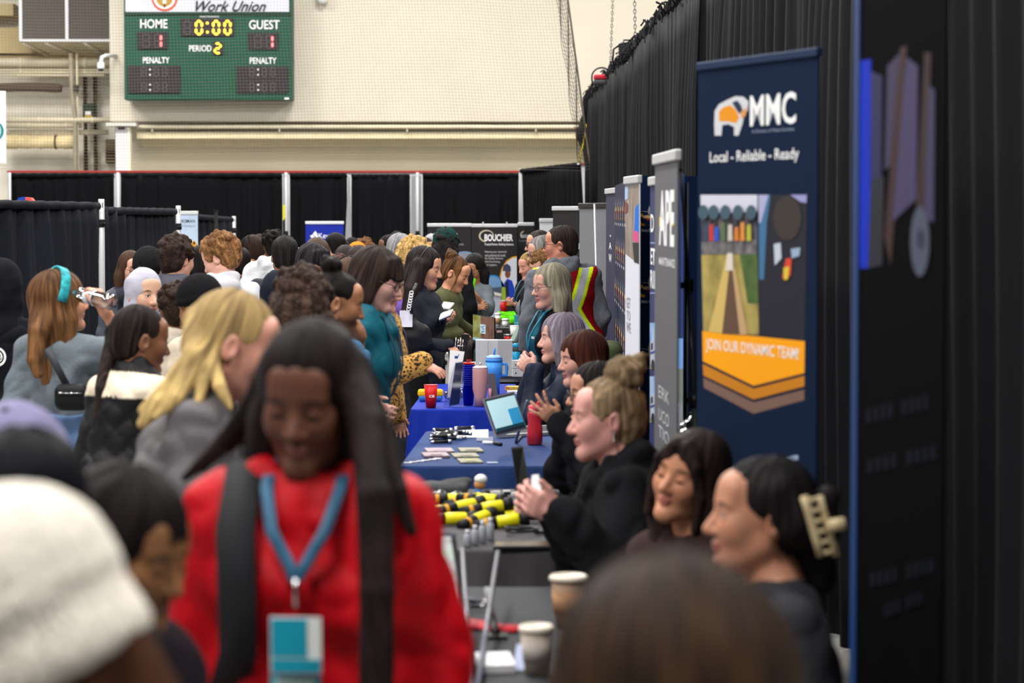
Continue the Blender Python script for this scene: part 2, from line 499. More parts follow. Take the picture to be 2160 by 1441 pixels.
class Person:
    """One person. px, py: middle of the head in the photograph; hp: head height there; d: distance.
    face: where the body faces (0 towards us, 90 to the right of the picture, 180 away)."""
    def __init__(s, key, label, px, py, hp, d, face=0, look=(0, 0, 0), lean=0, side=0, seated=False, fem=True, width=1.0,
                 skin=(196, 150, 124), lips=None, brow=(50, 36, 28), hs=None, zoff=0.0, eyes='down', group=None, beard=None,
                 facevis=True, sc=None, turn=0, legyaw=93):
        s.legR = rot(legyaw if seated else 0)
        s.key = key; s.d = d; s.skin = skin; s.lips = lips; s.browc = brow; s.eyes = eyes; s.beard = beard
        s.fem = fem; s.w = width; s.seated = seated; s.facevis = facevis
        T = P(px, py, d)
        s.hs = hs if hs else min(1.2, max(0.88, hp * d / FPX / 0.235))
        R = np.array(Matrix.Rotation(math.radians(face), 3, 'Z'))
        s.Rl = rot(0, lean, side)                      # spine frame
        if turn: s.Rl = rot(turn) @ s.Rl
        up = s.Rl @ np.array((0, 0, 1.0))
        nb = 0.52; hoff = s.Rl @ np.array((0, -0.015, 0.0)) + 0.125 * s.hs * unit(up * 0.5 + np.array((0, 0, 1.0)) * 0.5)
        if sc: s.s = sc
        elif seated: s.s = min(1.12, max(0.85, (T.z - 0.47 - hoff[2]) / (nb * up[2])))
        else: s.s = min(1.12, max(0.85, (T.z - hoff[2]) / (0.92 + nb * up[2])))
        s.pz = T.z - hoff[2] - nb * s.s * up[2]
        loc_head = up * nb * s.s + hoff; loc_head[2] += s.pz
        s.Hc = loc_head
        wxy = R @ loc_head
        root = thing('person', label, 'person', (T.x - wxy[0], T.y - wxy[1], 0), math.radians(face), group)
        s.root = root; s.Rw = R; s.origin = np.array((T.x - wxy[0], T.y - wxy[1], 0.0))
        s.Rh = rot(*look)
        s.pel = np.array((0, 0, s.pz))
        s.sw = (0.142 if fem else 0.166) * s.s * width
        s.arms = {}
        PEOPLE[key] = s
    # local frames
    def sp(s, x, y, z): return s.pel + s.Rl @ (np.array((x, y, z)) * s.s)
    def hp(s, x, y, z): return s.Hc + s.Rh @ (np.array((x, y, z)) * s.hs)
    def w2l(s, p): return s.Rw.T @ (V3(p) - s.origin)
    def d2l(s, v): return s.Rw.T @ V3(v)
    def l2w(s, p): return s.Rw @ V3(p) + s.origin
    def px(s, px, py, d): return s.w2l(P(px, py, d))

    def arm(s, side, target=None, local=None, dirw=None, nrm=None, hint=None, curl=28, vis=False, spread=0.1, thumb=0.5, out=0.0):
        """side 'l' / 'r' (the person's own); target (px, py, d) of the wrist"""
        sg = 1 if side == 'l' else -1
        S = s.sp(0, 0, 0.425) + s.Rl @ np.array((sg * s.sw, 0, 0))
        if target is not None: W = s.px(*target)
        elif local is not None: W = V3(local)
        else: W = S + np.array((sg * (0.05 + out), -0.06, -0.50)) * s.s
        a, b = 0.285 * s.s, 0.25 * s.s
        v = W - S; L = np.linalg.norm(v)
        if L > (a + b) * 0.985:
            if target is not None and L > (a + b) * 1.08: print('reach', s.key, side, round(L, 3), round(a + b, 3))
            W = S + v / L * (a + b) * 0.985; v = W - S; L = np.linalg.norm(v)
        L = max(L, 0.08)
        u = v / L
        x = (a * a - b * b + L * L) / (2 * L); h = math.sqrt(max(a * a - x * x, 0))
        hn = s.d2l(hint) if hint is not None else np.array((sg * 0.35, 0.45, -0.75))
        hn = hn - u * (hn @ u); hn = unit(hn)
        E = S + u * x + hn * h
        fd = unit(W - E)
        dr = unit(s.d2l(dirw)) if dirw is not None else fd
        n = s.d2l(nrm) if nrm is not None else np.array((-sg, 0, -0.15))
        n = unit(n - dr * (n @ dr))
        sd = np.cross(dr, n) * (-1 if side == 'l' else 1)       # thumb side
        s.arms[side] = dict(S=S, E=E, W=W, dr=dr, n=n, sd=sd, curl=curl, vis=vis, spread=spread, thumb=thumb)
        return s
    def palm(s, side):
        A = s.arms[side]; return A['W'] + A['dr'] * 0.085 * s.s + A['n'] * 0.03 * s.s

    def hand(s, F, A, k=0.010):
        z = s.s * (0.95 if s.fem else 1.03); W, dr, n, sd = A['W'], A['dr'], A['n'], A['sd']
        R = np.stack((sd, n, dr), 1)
        F.ell(W + dr * 0.05 * z, (0.041 * z, 0.016 * z, 0.052 * z), R, k=0.012)
        F.cone(W + dr * 0.07 * z - sd * 0.026 * z, W + dr * 0.07 * z + sd * 0.026 * z, 0.014 * z, 0.014 * z, k=0.012)
        c = math.radians(A['curl'])
        for i, (o, L, r) in enumerate(((0.030, 0.070, 0.0088), (0.010, 0.079, 0.0092), (-0.011, 0.073, 0.0088), (-0.031, 0.057, 0.0078))):
            p = W + (dr * 0.090 + sd * o) * z
            base = unit(dr + sd * (o / 0.03) * A['spread'])
            ang = c * (0.55 + 0.12 * i)
            for j, f in enumerate((0.45, 0.31, 0.24)):
                d = base * math.cos(ang) + n * math.sin(ang)
                q = p + d * L * f * z
                F.cone(p, q, r * z * (1 - 0.07 * j), r * z * (0.93 - 0.08 * j), k=k if j == 0 else 0.003)
                p = q; ang += c * 0.75
        t = A['thumb']
        p = W + (dr * 0.028 + sd * 0.026 + n * 0.006) * z
        d1 = unit(dr * 0.75 + sd * 0.75 + n * 0.25 * t); q = p + d1 * 0.040 * z
        F.cone(p, q, 0.0145 * z, 0.0108 * z, k=0.012)
        d2 = unit(dr * 0.95 + sd * (0.35 - 0.35 * t) + n * 0.45 * t); e = q + d2 * 0.032 * z
        F.cone(q, e, 0.0105 * z, 0.0085 * z, k=0.003)

    def torso(s, F, o, k=0.06, hips=True, w=None):
        w = w or s.w; z = s.s; R = s.Rl
        E = lambda c, r: F.ell(s.sp(*c), (r[0] * z * w + o, r[1] * z * (0.5 + 0.5 * w) + o, r[2] * z + o * 0.5), R, k=k)
        if hips: E((0, 0.008, 0.0), (0.155 + max(o, 0) * 0.6, 0.118 + max(o, 0) * 0.6, 0.14))
        E((0, -0.004, 0.14), (0.135, 0.104, 0.14)); E((0, 0.0, 0.31), (0.152, 0.112, 0.17))
        for g in (-1, 1): F.cone(s.sp(0, 0.010, 0.440), s.sp(0, 0.008, 0.425) + R @ np.array((g * s.sw * 0.9, 0, 0)), 0.060 * z + o, 0.052 * z + o, k=k)
        for g in (-1, 1):
            F.cone(s.sp(g * 0.095, 0.014, 0.440), s.sp(g * 0.022, 0.022, 0.510), 0.042 * z + o * 0.7, 0.042 * z + o * 0.4, k=0.04)
            if s.fem: E((g * 0.066, -0.072, 0.29), (0.058, 0.048, 0.062))
    def sleeves(s, F, o, k=0.04, end=1.0, fat=1.0):
        z = s.s
        for sd, A in s.arms.items():
            S, E, W = A['S'], A['E'], A['W']
            F.cone(S, E, (0.050 * z + o) * fat, (0.040 * z + o) * fat, k=k)
            if end > 0.5:
                We = W - A['dr'] * 0.0 if end >= 1 else E + (W - E) * (end - 0.5) * 2
                F.cone(E, We, (0.040 * z + o) * fat, 0.029 * z + o, k=0.02)

    def legs(s):
        z = s.s; out = []
        for g in (-1, 1):
            H = s.pel + np.array((g * 0.09 * z, 0, -0.02))
            if s.seated:
                H = s.pel + s.legR @ np.array((g * 0.09 * z, 0, -0.02)); K = s.legR @ np.array((g * 0.11, -0.43 * z, min(0.50, s.pz) + 0.02)); A = s.legR @ np.array((g * 0.12, -0.40 * z, 0.09))
            else:
                A = np.array((g * 0.105, 0.02, 0.09)); K = (H + A) / 2 + np.array((0, -0.035, 0.02))
            out.append((H, K, A))
        return out

    def build(s, face_step=None):
        for sd in 'lr':
            if sd not in s.arms: s.arm(sd)
        d = s.d; fs = face_step or min(0.0058, max(0.0033, d * 0.00034))
        if not s.facevis: fs = max(fs, 0.006)
        pts = [s.Hc, s.pel] + [a[k] for a in s.arms.values() for k in ('E', 'W')]
        L = s.legs(); pts += [p for l in L for p in l]
        lo = np.min(pts, 0) - 0.27; hi = np.max(pts, 0) + 0.27; lo[2] = max(lo[2], -0.03)
        fines = [(s.Hc - 0.145, s.Hc + 0.145, fs)]
        for A in s.arms.values():
            c = A['W'] + A['dr'] * 0.09; fines.append((c - 0.10, c + 0.10, max(0.0042, d * 0.0003) if A['vis'] else 0.010))
        F = Field(lo, hi, 0.020, fines); z = s.s; h = s.hs; R = s.Rh
        s.torso(F, -0.014)
        for A in s.arms.values():
            F.cone(A['S'], A['E'], 0.046 * z, 0.036 * z, k=0.03)
            F.cone(A['E'], A['W'], 0.037 * z, 0.025 * z, k=0.015)
            F.cone(A['E'] * 0.6 + A['W'] * 0.4, A['E'] * 0.85 + A['W'] * 0.15, 0.033 * z, 0.038 * z, k=0.02)
            F.cone(A['W'] - A['dr'] * 0.02, A['W'] + A['dr'] * 0.03 * z, 0.025 * z, 0.022 * z, k=0.02)
            s.hand(F, A)
        for H, K, A in L:
            F.cone(H, K, 0.078 * z, 0.052 * z, k=0.04); F.cone(K, A, 0.05 * z, 0.036 * z, k=0.02)
            F.ell(A + s.legR @ np.array((0, -0.06, -0.045)), (0.038, 0.11, 0.034), s.legR, k=0.02)
        # neck and head
        nr = (0.050 if s.fem else 0.060) * h
        F.cone(s.sp(0, 0.018, 0.47), s.hp(0, 0.012, -0.05), nr * 1.12, nr, k=0.035)
        E = lambda c, r, k=0.02, op='u', rr=None: F.ell(s.hp(*c), (r[0] * h, r[1] * h, r[2] * h), R if rr is None else R @ rr, k=k, op=op)
        E((0, 0.018, 0.035), (0.0745, 0.094, 0.085))
        E((0, -0.028, -0.022), (0.060, 0.062, 0.088), 0.03)
        jw = 0.043 if s.fem else 0.051
        for g in (-1, 1): F.cone(s.hp(g * jw, 0.0, -0.055), s.hp(g * 0.012, -0.068, -0.102), 0.020 * h, 0.016 * h, k=0.03)
        E((0, -0.070, -0.100), (0.022, 0.020, 0.018), 0.02)
        for g in (-1, 1): E((g * 0.036, -0.060, -0.022), (0.024, 0.022, 0.026), 0.035)
        E((0, -0.074, 0.024), (0.050, 0.016, 0.013), 0.015)
        E((0, -0.062, 0.055), (0.052, 0.026, 0.035), 0.03)
        for g in (-1, 1): E((g * 0.031, -0.097, 0.002), (0.017, 0.014, 0.012), 0.012, 's')
        F.cone(s.hp(0, -0.083, 0.012), s.hp(0, -0.106, -0.030), 0.0085 * h, 0.0125 * h, k=0.012)
        for g in (-1, 1): E((g * 0.0125, -0.094, -0.034), (0.009, 0.011, 0.008), 0.008)
        E((0, -0.087, -0.058), (0.019, 0.0105, 0.0065), 0.006); E((0, -0.085, -0.069), (0.016, 0.010, 0.0070), 0.006)
        if s.eyes != 'none':
            for g in (-1, 1):
                E((g * 0.031, -0.0765, 0.003), (0.0155, 0.0140, 0.0135), 0.006)
                if s.eyes == 'open' and fs < 0.0050: E((g * 0.031, -0.0935, 0.0025), (0.0125, 0.011, 0.0046), 0.002, 's')
        for g in (-1, 1):
            er = np.array(Euler((0, 0, g * 0.45)).to_matrix())
            E((g * 0.077, 0.016, -0.008), (0.009, 0.021, 0.032), 0.008, rr=er)
            E((g * 0.086, 0.010, -0.004), (0.006, 0.011, 0.017), 0.005, 's', rr=er)
        base = np.array(lin(s.skin)); lipc = np.array(lin(s.lips)) if s.lips else base * np.array((0.80, 0.52, 0.52))
        br = np.array(lin(s.browc)); sk = s
        def cf(v):
            q = ((v - sk.Hc) @ sk.Rh) / sk.hs; x, y, zz = q[:, 0], q[:, 1], q[:, 2]; ax = np.abs(x)
            c = np.tile(base, (len(v), 1)); fr = (y < -0.045).astype(float)
            def mixin(m, col):
                m = np.clip(m, 0, 1)[:, None]; c[:] = c * (1 - m) + col * m
            if sk.beard is not None:
                mixin(np.clip((-0.040 - zz) / 0.02, 0, 1) * (zz > -0.13) * (y < 0.02) * 0.75 * (ax < 0.075), np.array(lin(sk.beard)))
            mixin(fr * np.clip(1.6 - ((ax - 0.036) / 0.024) ** 2 - ((zz + 0.028) / 0.02) ** 2, 0, 1) * 0.14, base * np.array((1.0, 0.74, 0.70)))
            mixin(fr * np.clip(2.2 - 1.6 * ((x / 0.021) ** 2 + ((zz + 0.0635) / 0.0115) ** 2), 0, 1) * 0.85, lipc)
            mixin(fr * np.clip(1.8 - 1.6 * (((x) / 0.018) ** 2 + ((zz + 0.0635) / 0.0022) ** 2), 0, 1) * 0.7, lipc * 0.35)
            bz = 0.0275 - ((ax - 0.032) / 0.03) ** 2 * 0.006
            mixin(fr * np.clip(2.0 - 1.7 * (((ax - 0.033) / 0.020) ** 2 + ((zz - bz) / 0.0048) ** 2), 0, 1) * 0.85, br)
            ez = 0.006 if sk.eyes == 'open' else -0.004
            mixin(fr * np.clip(2.0 - 1.6 * (((ax - 0.031) / 0.0155) ** 2 + ((zz - ez) / 0.0042) ** 2), 0, 1) * 0.85, np.array((0.012, 0.008, 0.007)))
            return c
        o = F.mesh('body', SKIN, s.root, cf)
        if s.eyes == 'open' and s.facevis:
            for g in (-1, 1):
                mb = MB(); r = 0.0128
                prof = [(r * math.sin(a), r * math.cos(a)) for a in (0.02, 0.20, 0.22, 0.46, 0.48, 0.8, 1.2, 1.6, 2.2, 2.8, 3.1)]
                mb.lathe(prof, 14)
                mb.m = []
                for fc in mb.f:
                    zc = sum(mb.v[i].z for i in fc) / len(fc)
                    mb.m.append(2 if zc > r * math.cos(0.22) else 1 if zc > r * math.cos(0.47) else 0)
                mb.v = [Vector(s.hp(g * 0.031 + v.x, -0.0765 - v.z, 0.003 + v.y)) for v in mb.v]
                mb.build('eye', [M('eye_white', (225, 220, 214), 0.25), M('iris_brown', (62, 38, 24), 0.2), M('pupil', (8, 8, 8), 0.15)], s.root)
        # legs are always dressed
        return s

    # ---- clothing
    def top(s, name='jacket', col=(40, 40, 44), mat=None, off=0.016, k=0.06, hood=None, collar=0.0, end=1.0, hem=-0.12, fat=1.0, neck=0.062, fold=0.009,
            step=None, label=None, extra=None, vneck=0.0, fs=13.0, quilt=0.0):
        step = step or min(0.016, max(0.0085, s.d * 0.00075))
        pts = [s.pel, s.Hc] + [a[q] for a in s.arms.values() for q in ('E', 'W', 'S')]
        lo = np.min(pts, 0) - 0.30; hi = np.max(pts, 0) + 0.30
        lo[2] = max(lo[2], s.pz + hem * s.s - 0.1); hi[2] = min(hi[2], s.Hc[2] + 0.22 if hood == 'up' else max([s.sp(0, 0, 0.68)[2]] + [a['W'][2] + 0.15 for a in s.arms.values()] + [a['E'][2] + 0.15 for a in s.arms.values()]))
        F = Field(lo, hi, step)
        s.torso(F, off, k)
        if hem < -0.15:
            F.cone(s.sp(0, 0.005, -0.02), s.pel + np.array((0, 0.01, hem * s.s)), 0.155 * s.s * s.w + off, 0.165 * s.s * s.w + off, k=0.05, flat=((0, 1, 0), 0.78))
        s.sleeves(F, off, 0.045, end, fat)
        if collar: F.cone(s.sp(0, 0.016, 0.47), s.sp(0, 0.012, 0.50 + collar), 0.072 * s.s + off * 0.6, 0.064 * s.s + off * 0.5, k=0.03)
        if hood == 'down':
            z = s.s
            F.ell(s.sp(0, 0.085, 0.455), (0.112 * z, 0.050 * z, 0.085 * z), s.Rl @ rot(0, -18), k=0.03)
            for g in (-1, 1):
                F.cone(s.sp(g * 0.075, 0.06, 0.535), s.sp(g * 0.085, -0.02, 0.515), 0.034 * z, 0.032 * z, k=0.03)
                F.cone(s.sp(g * 0.085, -0.02, 0.515), s.sp(g * 0.035, -0.10, 0.44), 0.031 * z, 0.024 * z, k=0.03)
            F.cone(s.sp(-0.07, 0.075, 0.53), s.sp(0.07, 0.075, 0.53), 0.036 * z, 0.036 * z, k=0.03)
        # opening for neck
        F.cone(s.sp(0, 0.012, 0.50 if collar or hood else 0.485), s.hp(0, 0.0, -0.03), neck * s.s * 0.93, neck * s.s, k=0.01, op='s')
        if vneck: F.cone(s.sp(0, -0.11, 0.50), s.sp(0, -0.16, 0.50 - vneck), 0.045 * s.s, 0.012, k=0.01, op='s')
        if extra: extra(s, F)
        n = V3((0, 0, -1)); F.cut(n, -(s.pz + hem * s.s), k=0.01)
        if fold:
            sc = fs
            F.warp(lambda x, y, z: fold * (vnoise(x * sc * 0.7 + 3.1 * s.d, y * sc * 0.7, z * sc * 0.8 + x * 3) + 0.7 * (1 - 2 * np.abs(vnoise(x * sc * 0.9 + z * 8, y * sc * 0.9 - z * 5 + s.d, z * sc * 0.9)))))
        if quilt:
            F.warp(lambda x, y, z: quilt * (1 - np.abs(np.sin(x * 24 + y * 24 + z * 30)) ** 0.5 + 1 - np.abs(np.sin(x * 24 + y * 24 - z * 30)) ** 0.5))
        o = F.mesh(name, mat or CLOTH, s.root, col)
        if label and o: o['label'] = label
        return s

    def trousers(s, col=(38, 40, 48), name='trousers', off=0.007, shoe=(30, 30, 32), step=None, fold=0.006, waist=0.075):
        L = s.legs(); pts = [s.pel] + [p for l in L for p in l]
        lo = np.min(pts, 0) - 0.22; hi = np.max(pts, 0) + 0.22; hi[2] = s.pz + (waist + 0.03) * s.s
        lo[2] = 0.02
        F = Field(lo, hi, step or max(0.012, min(0.018, s.d * 0.001)))
        z = s.s
        F.ell(s.pel, (0.155 * z * s.w + off, 0.118 * z + off, 0.13 * z), k=0.05)
        if waist > 0.1: F.ell(s.sp(0, -0.002, waist), (0.137 * z + off + 0.016, 0.106 * z + off + 0.016, 0.12 * z), k=0.05)
        for H, K, A in L:
            F.cone(H, K, 0.088 * z * s.w + off, 0.058 * z + off, k=0.03); F.cone(K, A + np.array((0, 0, -0.02)), 0.058 * z + off, 0.044 * z + off, k=0.02)
        F.cut((0, 0, -1), -0.045); F.cut((0, 0, 1), s.pz + waist * z)
        F.warp(lambda x, y, zz: fold * vnoise(x * 14, y * 14, zz * 16))
        F.mesh(name, CLOTH, s.root, col)
        for H, K, A in L:
            F = Field(A + np.array((-0.22, -0.25, -0.12)), A + np.array((0.22, 0.12, 0.05)), 0.011)
            F.cone(A + s.legR @ np.array((0, 0.03, -0.045)), A + s.legR @ np.array((0, -0.135, -0.052)), 0.046, 0.040, k=0.01); F.cone(A, A + np.array((0, 0.0, -0.03)), 0.05, 0.05, k=0.02)
            F.cut((0, 0, -1), -0.004)
            F.mesh('shoe', NYLON, s.root, shoe)
        return s

    # ---- hair and headwear
    def hairfield(s, ext=0.16, down=0.0, step=None, pts=()):
        step = step or min(0.0085, max(0.0042, s.d * 0.00042))
        lo = s.Hc - ext * s.hs; hi = s.Hc + ext * s.hs; lo[2] -= down
        for p in pts: lo = np.minimum(lo, V3(p) - 0.12); hi = np.maximum(hi, V3(p) + 0.12)
        return Field(lo, hi, step)
    def facecut(s, F, top=0.062, w=0.066, low=-0.16, deep=0.0, k=0.012):
        """clear the face: everything in front between the temples, below the hairline"""
        h = s.hs; mid = (top + low) / 2
        F.ell(s.hp(0, -0.128 + deep, mid), (w * h, 0.078 * h, (top - low) / 2 * h), s.Rh, k=k, op='s')
    def strandwarp(s, F, amp=0.004, f=75, fz=9, curl=0.0):
        R, H, h = s.Rh, s.Hc, s.hs
        def fn(x, y, z):
            q = (np.stack((x, y, z), 1) - H) @ R / h
            ph = np.abs(np.arctan2(q[:, 0], q[:, 1] - 0.03)); ln = np.hypot(q[:, 0], q[:, 1] - 0.03) - q[:, 2]
            o = amp * (vnoise(ph * 9, ln * 8, ph * 0 + 3) + 0.8 * vnoise(ph * 4 + 7, ln * 5, ph * 0)) if not curl else amp * (vnoise(q[:, 0] * f, q[:, 1] * f, q[:, 2] * fz) + 0.6 * vnoise(q[:, 0] * f * 0.45 + 5, q[:, 1] * f * 0.45, q[:, 2] * fz * 0.6))
            if curl: o = o + curl * vnoise(q[:, 0] * 42, q[:, 1] * 42, q[:, 2] * 42)
            return o
        F.warp(fn)
    def hair(s, style='short', col=(40, 30, 26), col2=None, length=0.2, top=0.062, name='hair', vol=0.0, mat=None, label=None, chains=(), side=0, seed=1, bunpos=(0, 0.055, 0.125), bunr=0.042, facew=0.066, ears=True, amp=0.004, fringe=0.0, curl=0.0):
        """chains: [(list of head-local points, r0, r1, flat or None)] or ('px', [(px,py,d)...], r0, r1)"""
        h = s.hs; R = s.Rh; rnd = random.Random(seed)
        cp = []
        CH = []
        for c in chains:
            if c[0] == 'px': pp = [s.px(*q) for q in c[1]]; CH.append((pp, c[2], c[3]))
            else: pp = [s.hp(*q) for q in c[0]]; CH.append((pp, c[1] * h, c[2] * h))
            cp += pp
        down = length if style in ('long', 'pony', 'bob') else 0.03
        F = s.hairfield(0.235 if style == 'bun' else 0.19 if style in ('afro', 'curly') else 0.175, down, pts=cp)
        E = lambda c, r, k=0.03, op='u', rr=None: F.ell(s.hp(*c), tuple(x * h for x in r), R, k=k, op=op)
        v = vol
        tight = style in ('pony', 'bun', 'buzz')
        g0 = 0.004 if tight else 0.012
        E((0, 0.022, 0.038), (0.0755 + g0 + v, 0.096 + g0 + v, 0.087 + g0 + v))
        E((0, 0.055, -0.02), (0.066 + g0 * 0.6 + v, 0.060 + g0 * 0.6, 0.075))
        if style in ('long', 'bob'):
            E((0, 0.062, -0.045), (0.080 + v, 0.050, 0.10))
            for g in (-1, 1): E((g * 0.074, 0.020, -0.045), (0.024 + v * 0.5, 0.052, 0.09))
        if style == 'long':
            grav = np.array((0, 0, -1.0))
            b0 = s.hp(0, 0.068, -0.08); b1 = b0 + grav * length * 0.8 + s.Rl @ np.array((0, 0.035, 0)) 
            F.cone(b0, b1, 0.088 * h, 0.066 * h, k=0.04, flat=(s.Rh[:, 1], 0.5))
            for g in (-1, 1):
                a0 = s.hp(g * 0.078, 0.022, -0.06); a1 = a0 + grav * length * 0.75 + s.Rl @ np.array((g * 0.012, -0.01, 0))
                F.cone(a0, a1, 0.042 * h, 0.030 * h, k=0.04)
        s.facecut(F, top=top, w=facew)
        if fringe:
            for i in range(9):
                x = -0.056 + 0.014 * i
                F.cone(s.hp(x * 0.8, -0.045, 0.095), s.hp(x, -0.090 + 0.12 * x * x / 0.03, 0.060 - fringe * (0.6 + 0.4 * rnd.random())), 0.020 * h, 0.009 * h, k=0.012)
        if style in ('short', 'buzz', 'bun', 'pony', 'curly', 'afro'):
            F.cut(R @ np.array((0, -0.42, -0.9)), float((R @ np.array((0, -0.42, -0.9))) @ s.Hc) + 0.055 * h, k=0.02)
            for g in (-1, 1): E((g * 0.085, -0.002, -0.028), (0.030, 0.034, 0.044), 0.012, 's')
            for g in (-1, 1): E((g * 0.075, -0.055, -0.02), (0.022, 0.034, 0.046), 0.012, 's')
        if style == 'bun':
            E(bunpos, (bunr, bunr, bunr * 0.9), 0.012)
            for i in range(14):
                a = rnd.random() * 6.28; b = rnd.uniform(-1, 1)
                E((bunpos[0] + bunr * 0.75 * math.cos(a), bunpos[1] + bunr * 0.75 * math.sin(a), bunpos[2] + bunr * 0.6 * b), (bunr * 0.42,) * 3, 0.008)
        if style in ('curly', 'afro'):
            n = 90 if style == 'curly' else 60
            for i in range(n):
                a = rnd.uniform(0, 6.283); t = rnd.uniform(-0.25, 1)
                rr = math.sqrt(max(0, 1 - t * t)); p = (0.086 * rr * math.cos(a) * (1 + v * 6), 0.022 + 0.108 * rr * math.sin(a) * (1 + v * 6), 0.04 + (0.098 + v) * t)
                if p[1] < -0.05 and p[2] < 0.065: continue
                if p[2] < -0.03 and p[1] < 0.03: continue
                q = rnd.uniform(0.014, 0.024)
                E(p, (q, q, q), 0.008)
        for pp, r0, r1 in CH:
            n = len(pp) - 1
            for i in range(n):
                F.cone(pp[i], pp[i + 1], r0 + (r1 - r0) * i / n, r0 + (r1 - r0) * (i + 1) / n, k=0.02 if i == 0 else 0.006)
        s.strandwarp(F, amp * (0.5 if tight and not CH else 1), curl=0.006 if style in ('curly', 'afro') else curl)
        c1 = np.array(lin(col)); c2 = np.array(lin(col2)) if col2 else c1 * 1.25
        me = s
        def cf(vv):
            q = ((vv - me.Hc) @ me.Rh) / me.hs
            ph = np.abs(np.arctan2(q[:, 0], q[:, 1] - 0.03)); ln = np.hypot(q[:, 0], q[:, 1] - 0.03) - q[:, 2]
            m = np.clip(0.5 + 0.8 * vnoise(ph * 12, ln * 9, ph * 0 + 1) + (0.0 if not col2 else -0.6 * (q[:, 2] - 0.0) / 0.2), 0, 1)[:, None]
            return c1 * (1 - m) + c2 * m
        o = F.mesh(name, mat or (CURL if style in ('curly', 'afro') else HAIR), s.root, cf)
        s.flow(o)
        if label and o: o['label'] = label
        return s

    def flow(s, o):
        """strand direction for the hair material: angle round the crown and distance down"""
        if o is None: return
        n = len(o.data.vertices); v = np.empty(n * 3, dtype='f4'); o.data.vertices.foreach_get('co', v)
        q = ((v.reshape(-1, 3) - s.Hc) @ s.Rh) / s.hs
        a = np.stack((np.arctan2(q[:, 0], q[:, 1] - 0.03), np.sqrt(q[:, 0] ** 2 + (q[:, 1] - 0.03) ** 2) - q[:, 2], np.zeros(n)), 1).astype('f4')
        at = o.data.attributes.new('Flow', 'FLOAT_VECTOR', 'POINT'); at.data.foreach_set('vector', a.ravel())

    def headwear(s, kind, col, tilt=-0.22, low=-0.012, name=None, mat=None, label=None, loose=0.0, opening=(0.058, 0.066, -0.118), band=None):
        h = s.hs; R = s.Rh
        F = s.hairfield(0.21, 0.20 if kind in ('hijab', 'hood') else 0.0, step=min(0.009, max(0.005, s.d * 0.00045)))
        E = lambda c, r, k=0.03, op='u': F.ell(s.hp(*c), tuple(x * h for x in r), R, k=k, op=op)
        nm = {'beanie': 'knit_hat', 'cap': 'cap', 'hijab': 'headscarf', 'hood': 'hood'}[kind]
        if kind == 'beanie':
            E((0, 0.016, 0.058), (0.090 + loose, 0.109 + loose, 0.098 + loose)); E((0, 0.010, 0.034), (0.093 + loose, 0.112 + loose, 0.046), 0.01)
            if low > 0.04: E((0, 0.010, -0.03), (0.092 + loose, 0.111 + loose, 0.10), 0.02)
            n = R @ np.array((0, tilt, -1)); F.cut(n, float(n @ s.Hc) + low * h, k=0.02)
            cc = s.Hc
            F.warp(lambda x, y, z: 0.0022 * np.sin(np.arctan2(((np.stack((x, y, z), 1) - cc) @ R)[:, 1], ((np.stack((x, y, z), 1) - cc) @ R)[:, 0]) * 60))
        elif kind == 'cap':
            E((0, 0.016, 0.050), (0.086, 0.106, 0.086))
            n = R @ np.array((0, -0.1, -1)); F.cut(n, float(n @ s.Hc) - 0.032 * h, k=0.01)
            E((0, -0.125, 0.044), (0.070, 0.078, 0.009), 0.015); E((0, 0.016, 0.135), (0.010, 0.010, 0.006), 0.004)
        else:
            g = loose
            E((0, 0.018, 0.034), (0.087 + g, 0.107 + g, 0.102 + g)); E((0, 0.03, -0.05), (0.082 + g, 0.088 + g, 0.10))
            F.cone(s.hp(0, 0.0, -0.09), s.sp(0, 0.005, 0.47), 0.078 * h + g, 0.098 * h + g, k=0.05)
            if kind == 'hijab':
                F.ell(s.sp(0, -0.005, 0.42), (0.165 * s.s, 0.125 * s.s, 0.085 * s.s), s.Rl, k=0.05)
            else:
                F.ell(s.sp(0, 0.02, 0.46), (0.125 * s.s, 0.105 * s.s, 0.07 * s.s), s.Rl, k=0.05)
            w, t, l = opening
            F.ell(s.hp(0, -0.120, (t + l) / 2), (w * h, 0.085 * h, (t - l) / 2 * h), R, k=0.01, op='s')
            F.warp(lambda x, y, z: 0.005 * vnoise(x * 16, y * 16, z * 26 + x * 9))
        colf = col
        if band:
            c1, c2 = np.array(lin(col)), np.array(lin(band)); me = s; (w, t, l) = opening
            def colf(v):
                q = ((v - me.Hc) @ me.Rh) / me.hs
                e = np.sqrt((q[:, 0] / w) ** 2 + ((q[:, 2] - (t + l) / 2) / ((t - l) / 2)) ** 2)
                m = np.clip(1.5 - np.abs(e - 1.02) / 0.09, 0, 1) * (q[:, 1] < -0.025) * (q[:, 2] > -0.08)
                return c1 * (1 - m[:, None]) + c2 * m[:, None]
        o = F.mesh(name or nm, mat or (KNIT if kind == 'beanie' else CLOTH), s.root, colf)
        if label and o: o['label'] = label
        return s

    def glasses(s, col=(30, 24, 22), r=0.022, thick=0.0022, name='glasses'):
        h = s.hs; mb = MB(); rw = thick
        for g in (-1, 1):
            ring = [Vector(s.hp(g * 0.032 + r * 1.12 * math.cos(a), -0.101, 0.0 + r * 0.85 * math.sin(a))) for a in [2 * math.pi * i / 20 for i in range(21)]]
            mb.tube(ring, rw * h, 5)
            mb.tube([s.hp(g * (0.032 + r * 1.1), -0.100, 0.006), s.hp(g * 0.078, -0.07, 0.008), s.hp(g * 0.084, 0.012, 0.008), s.hp(g * 0.084, 0.03, -0.012)], rw * h, 5)
        mb.tube([s.hp(-0.010, -0.103, 0.005), s.hp(0, -0.107, 0.008), s.hp(0.010, -0.103, 0.005)], rw * h, 5)
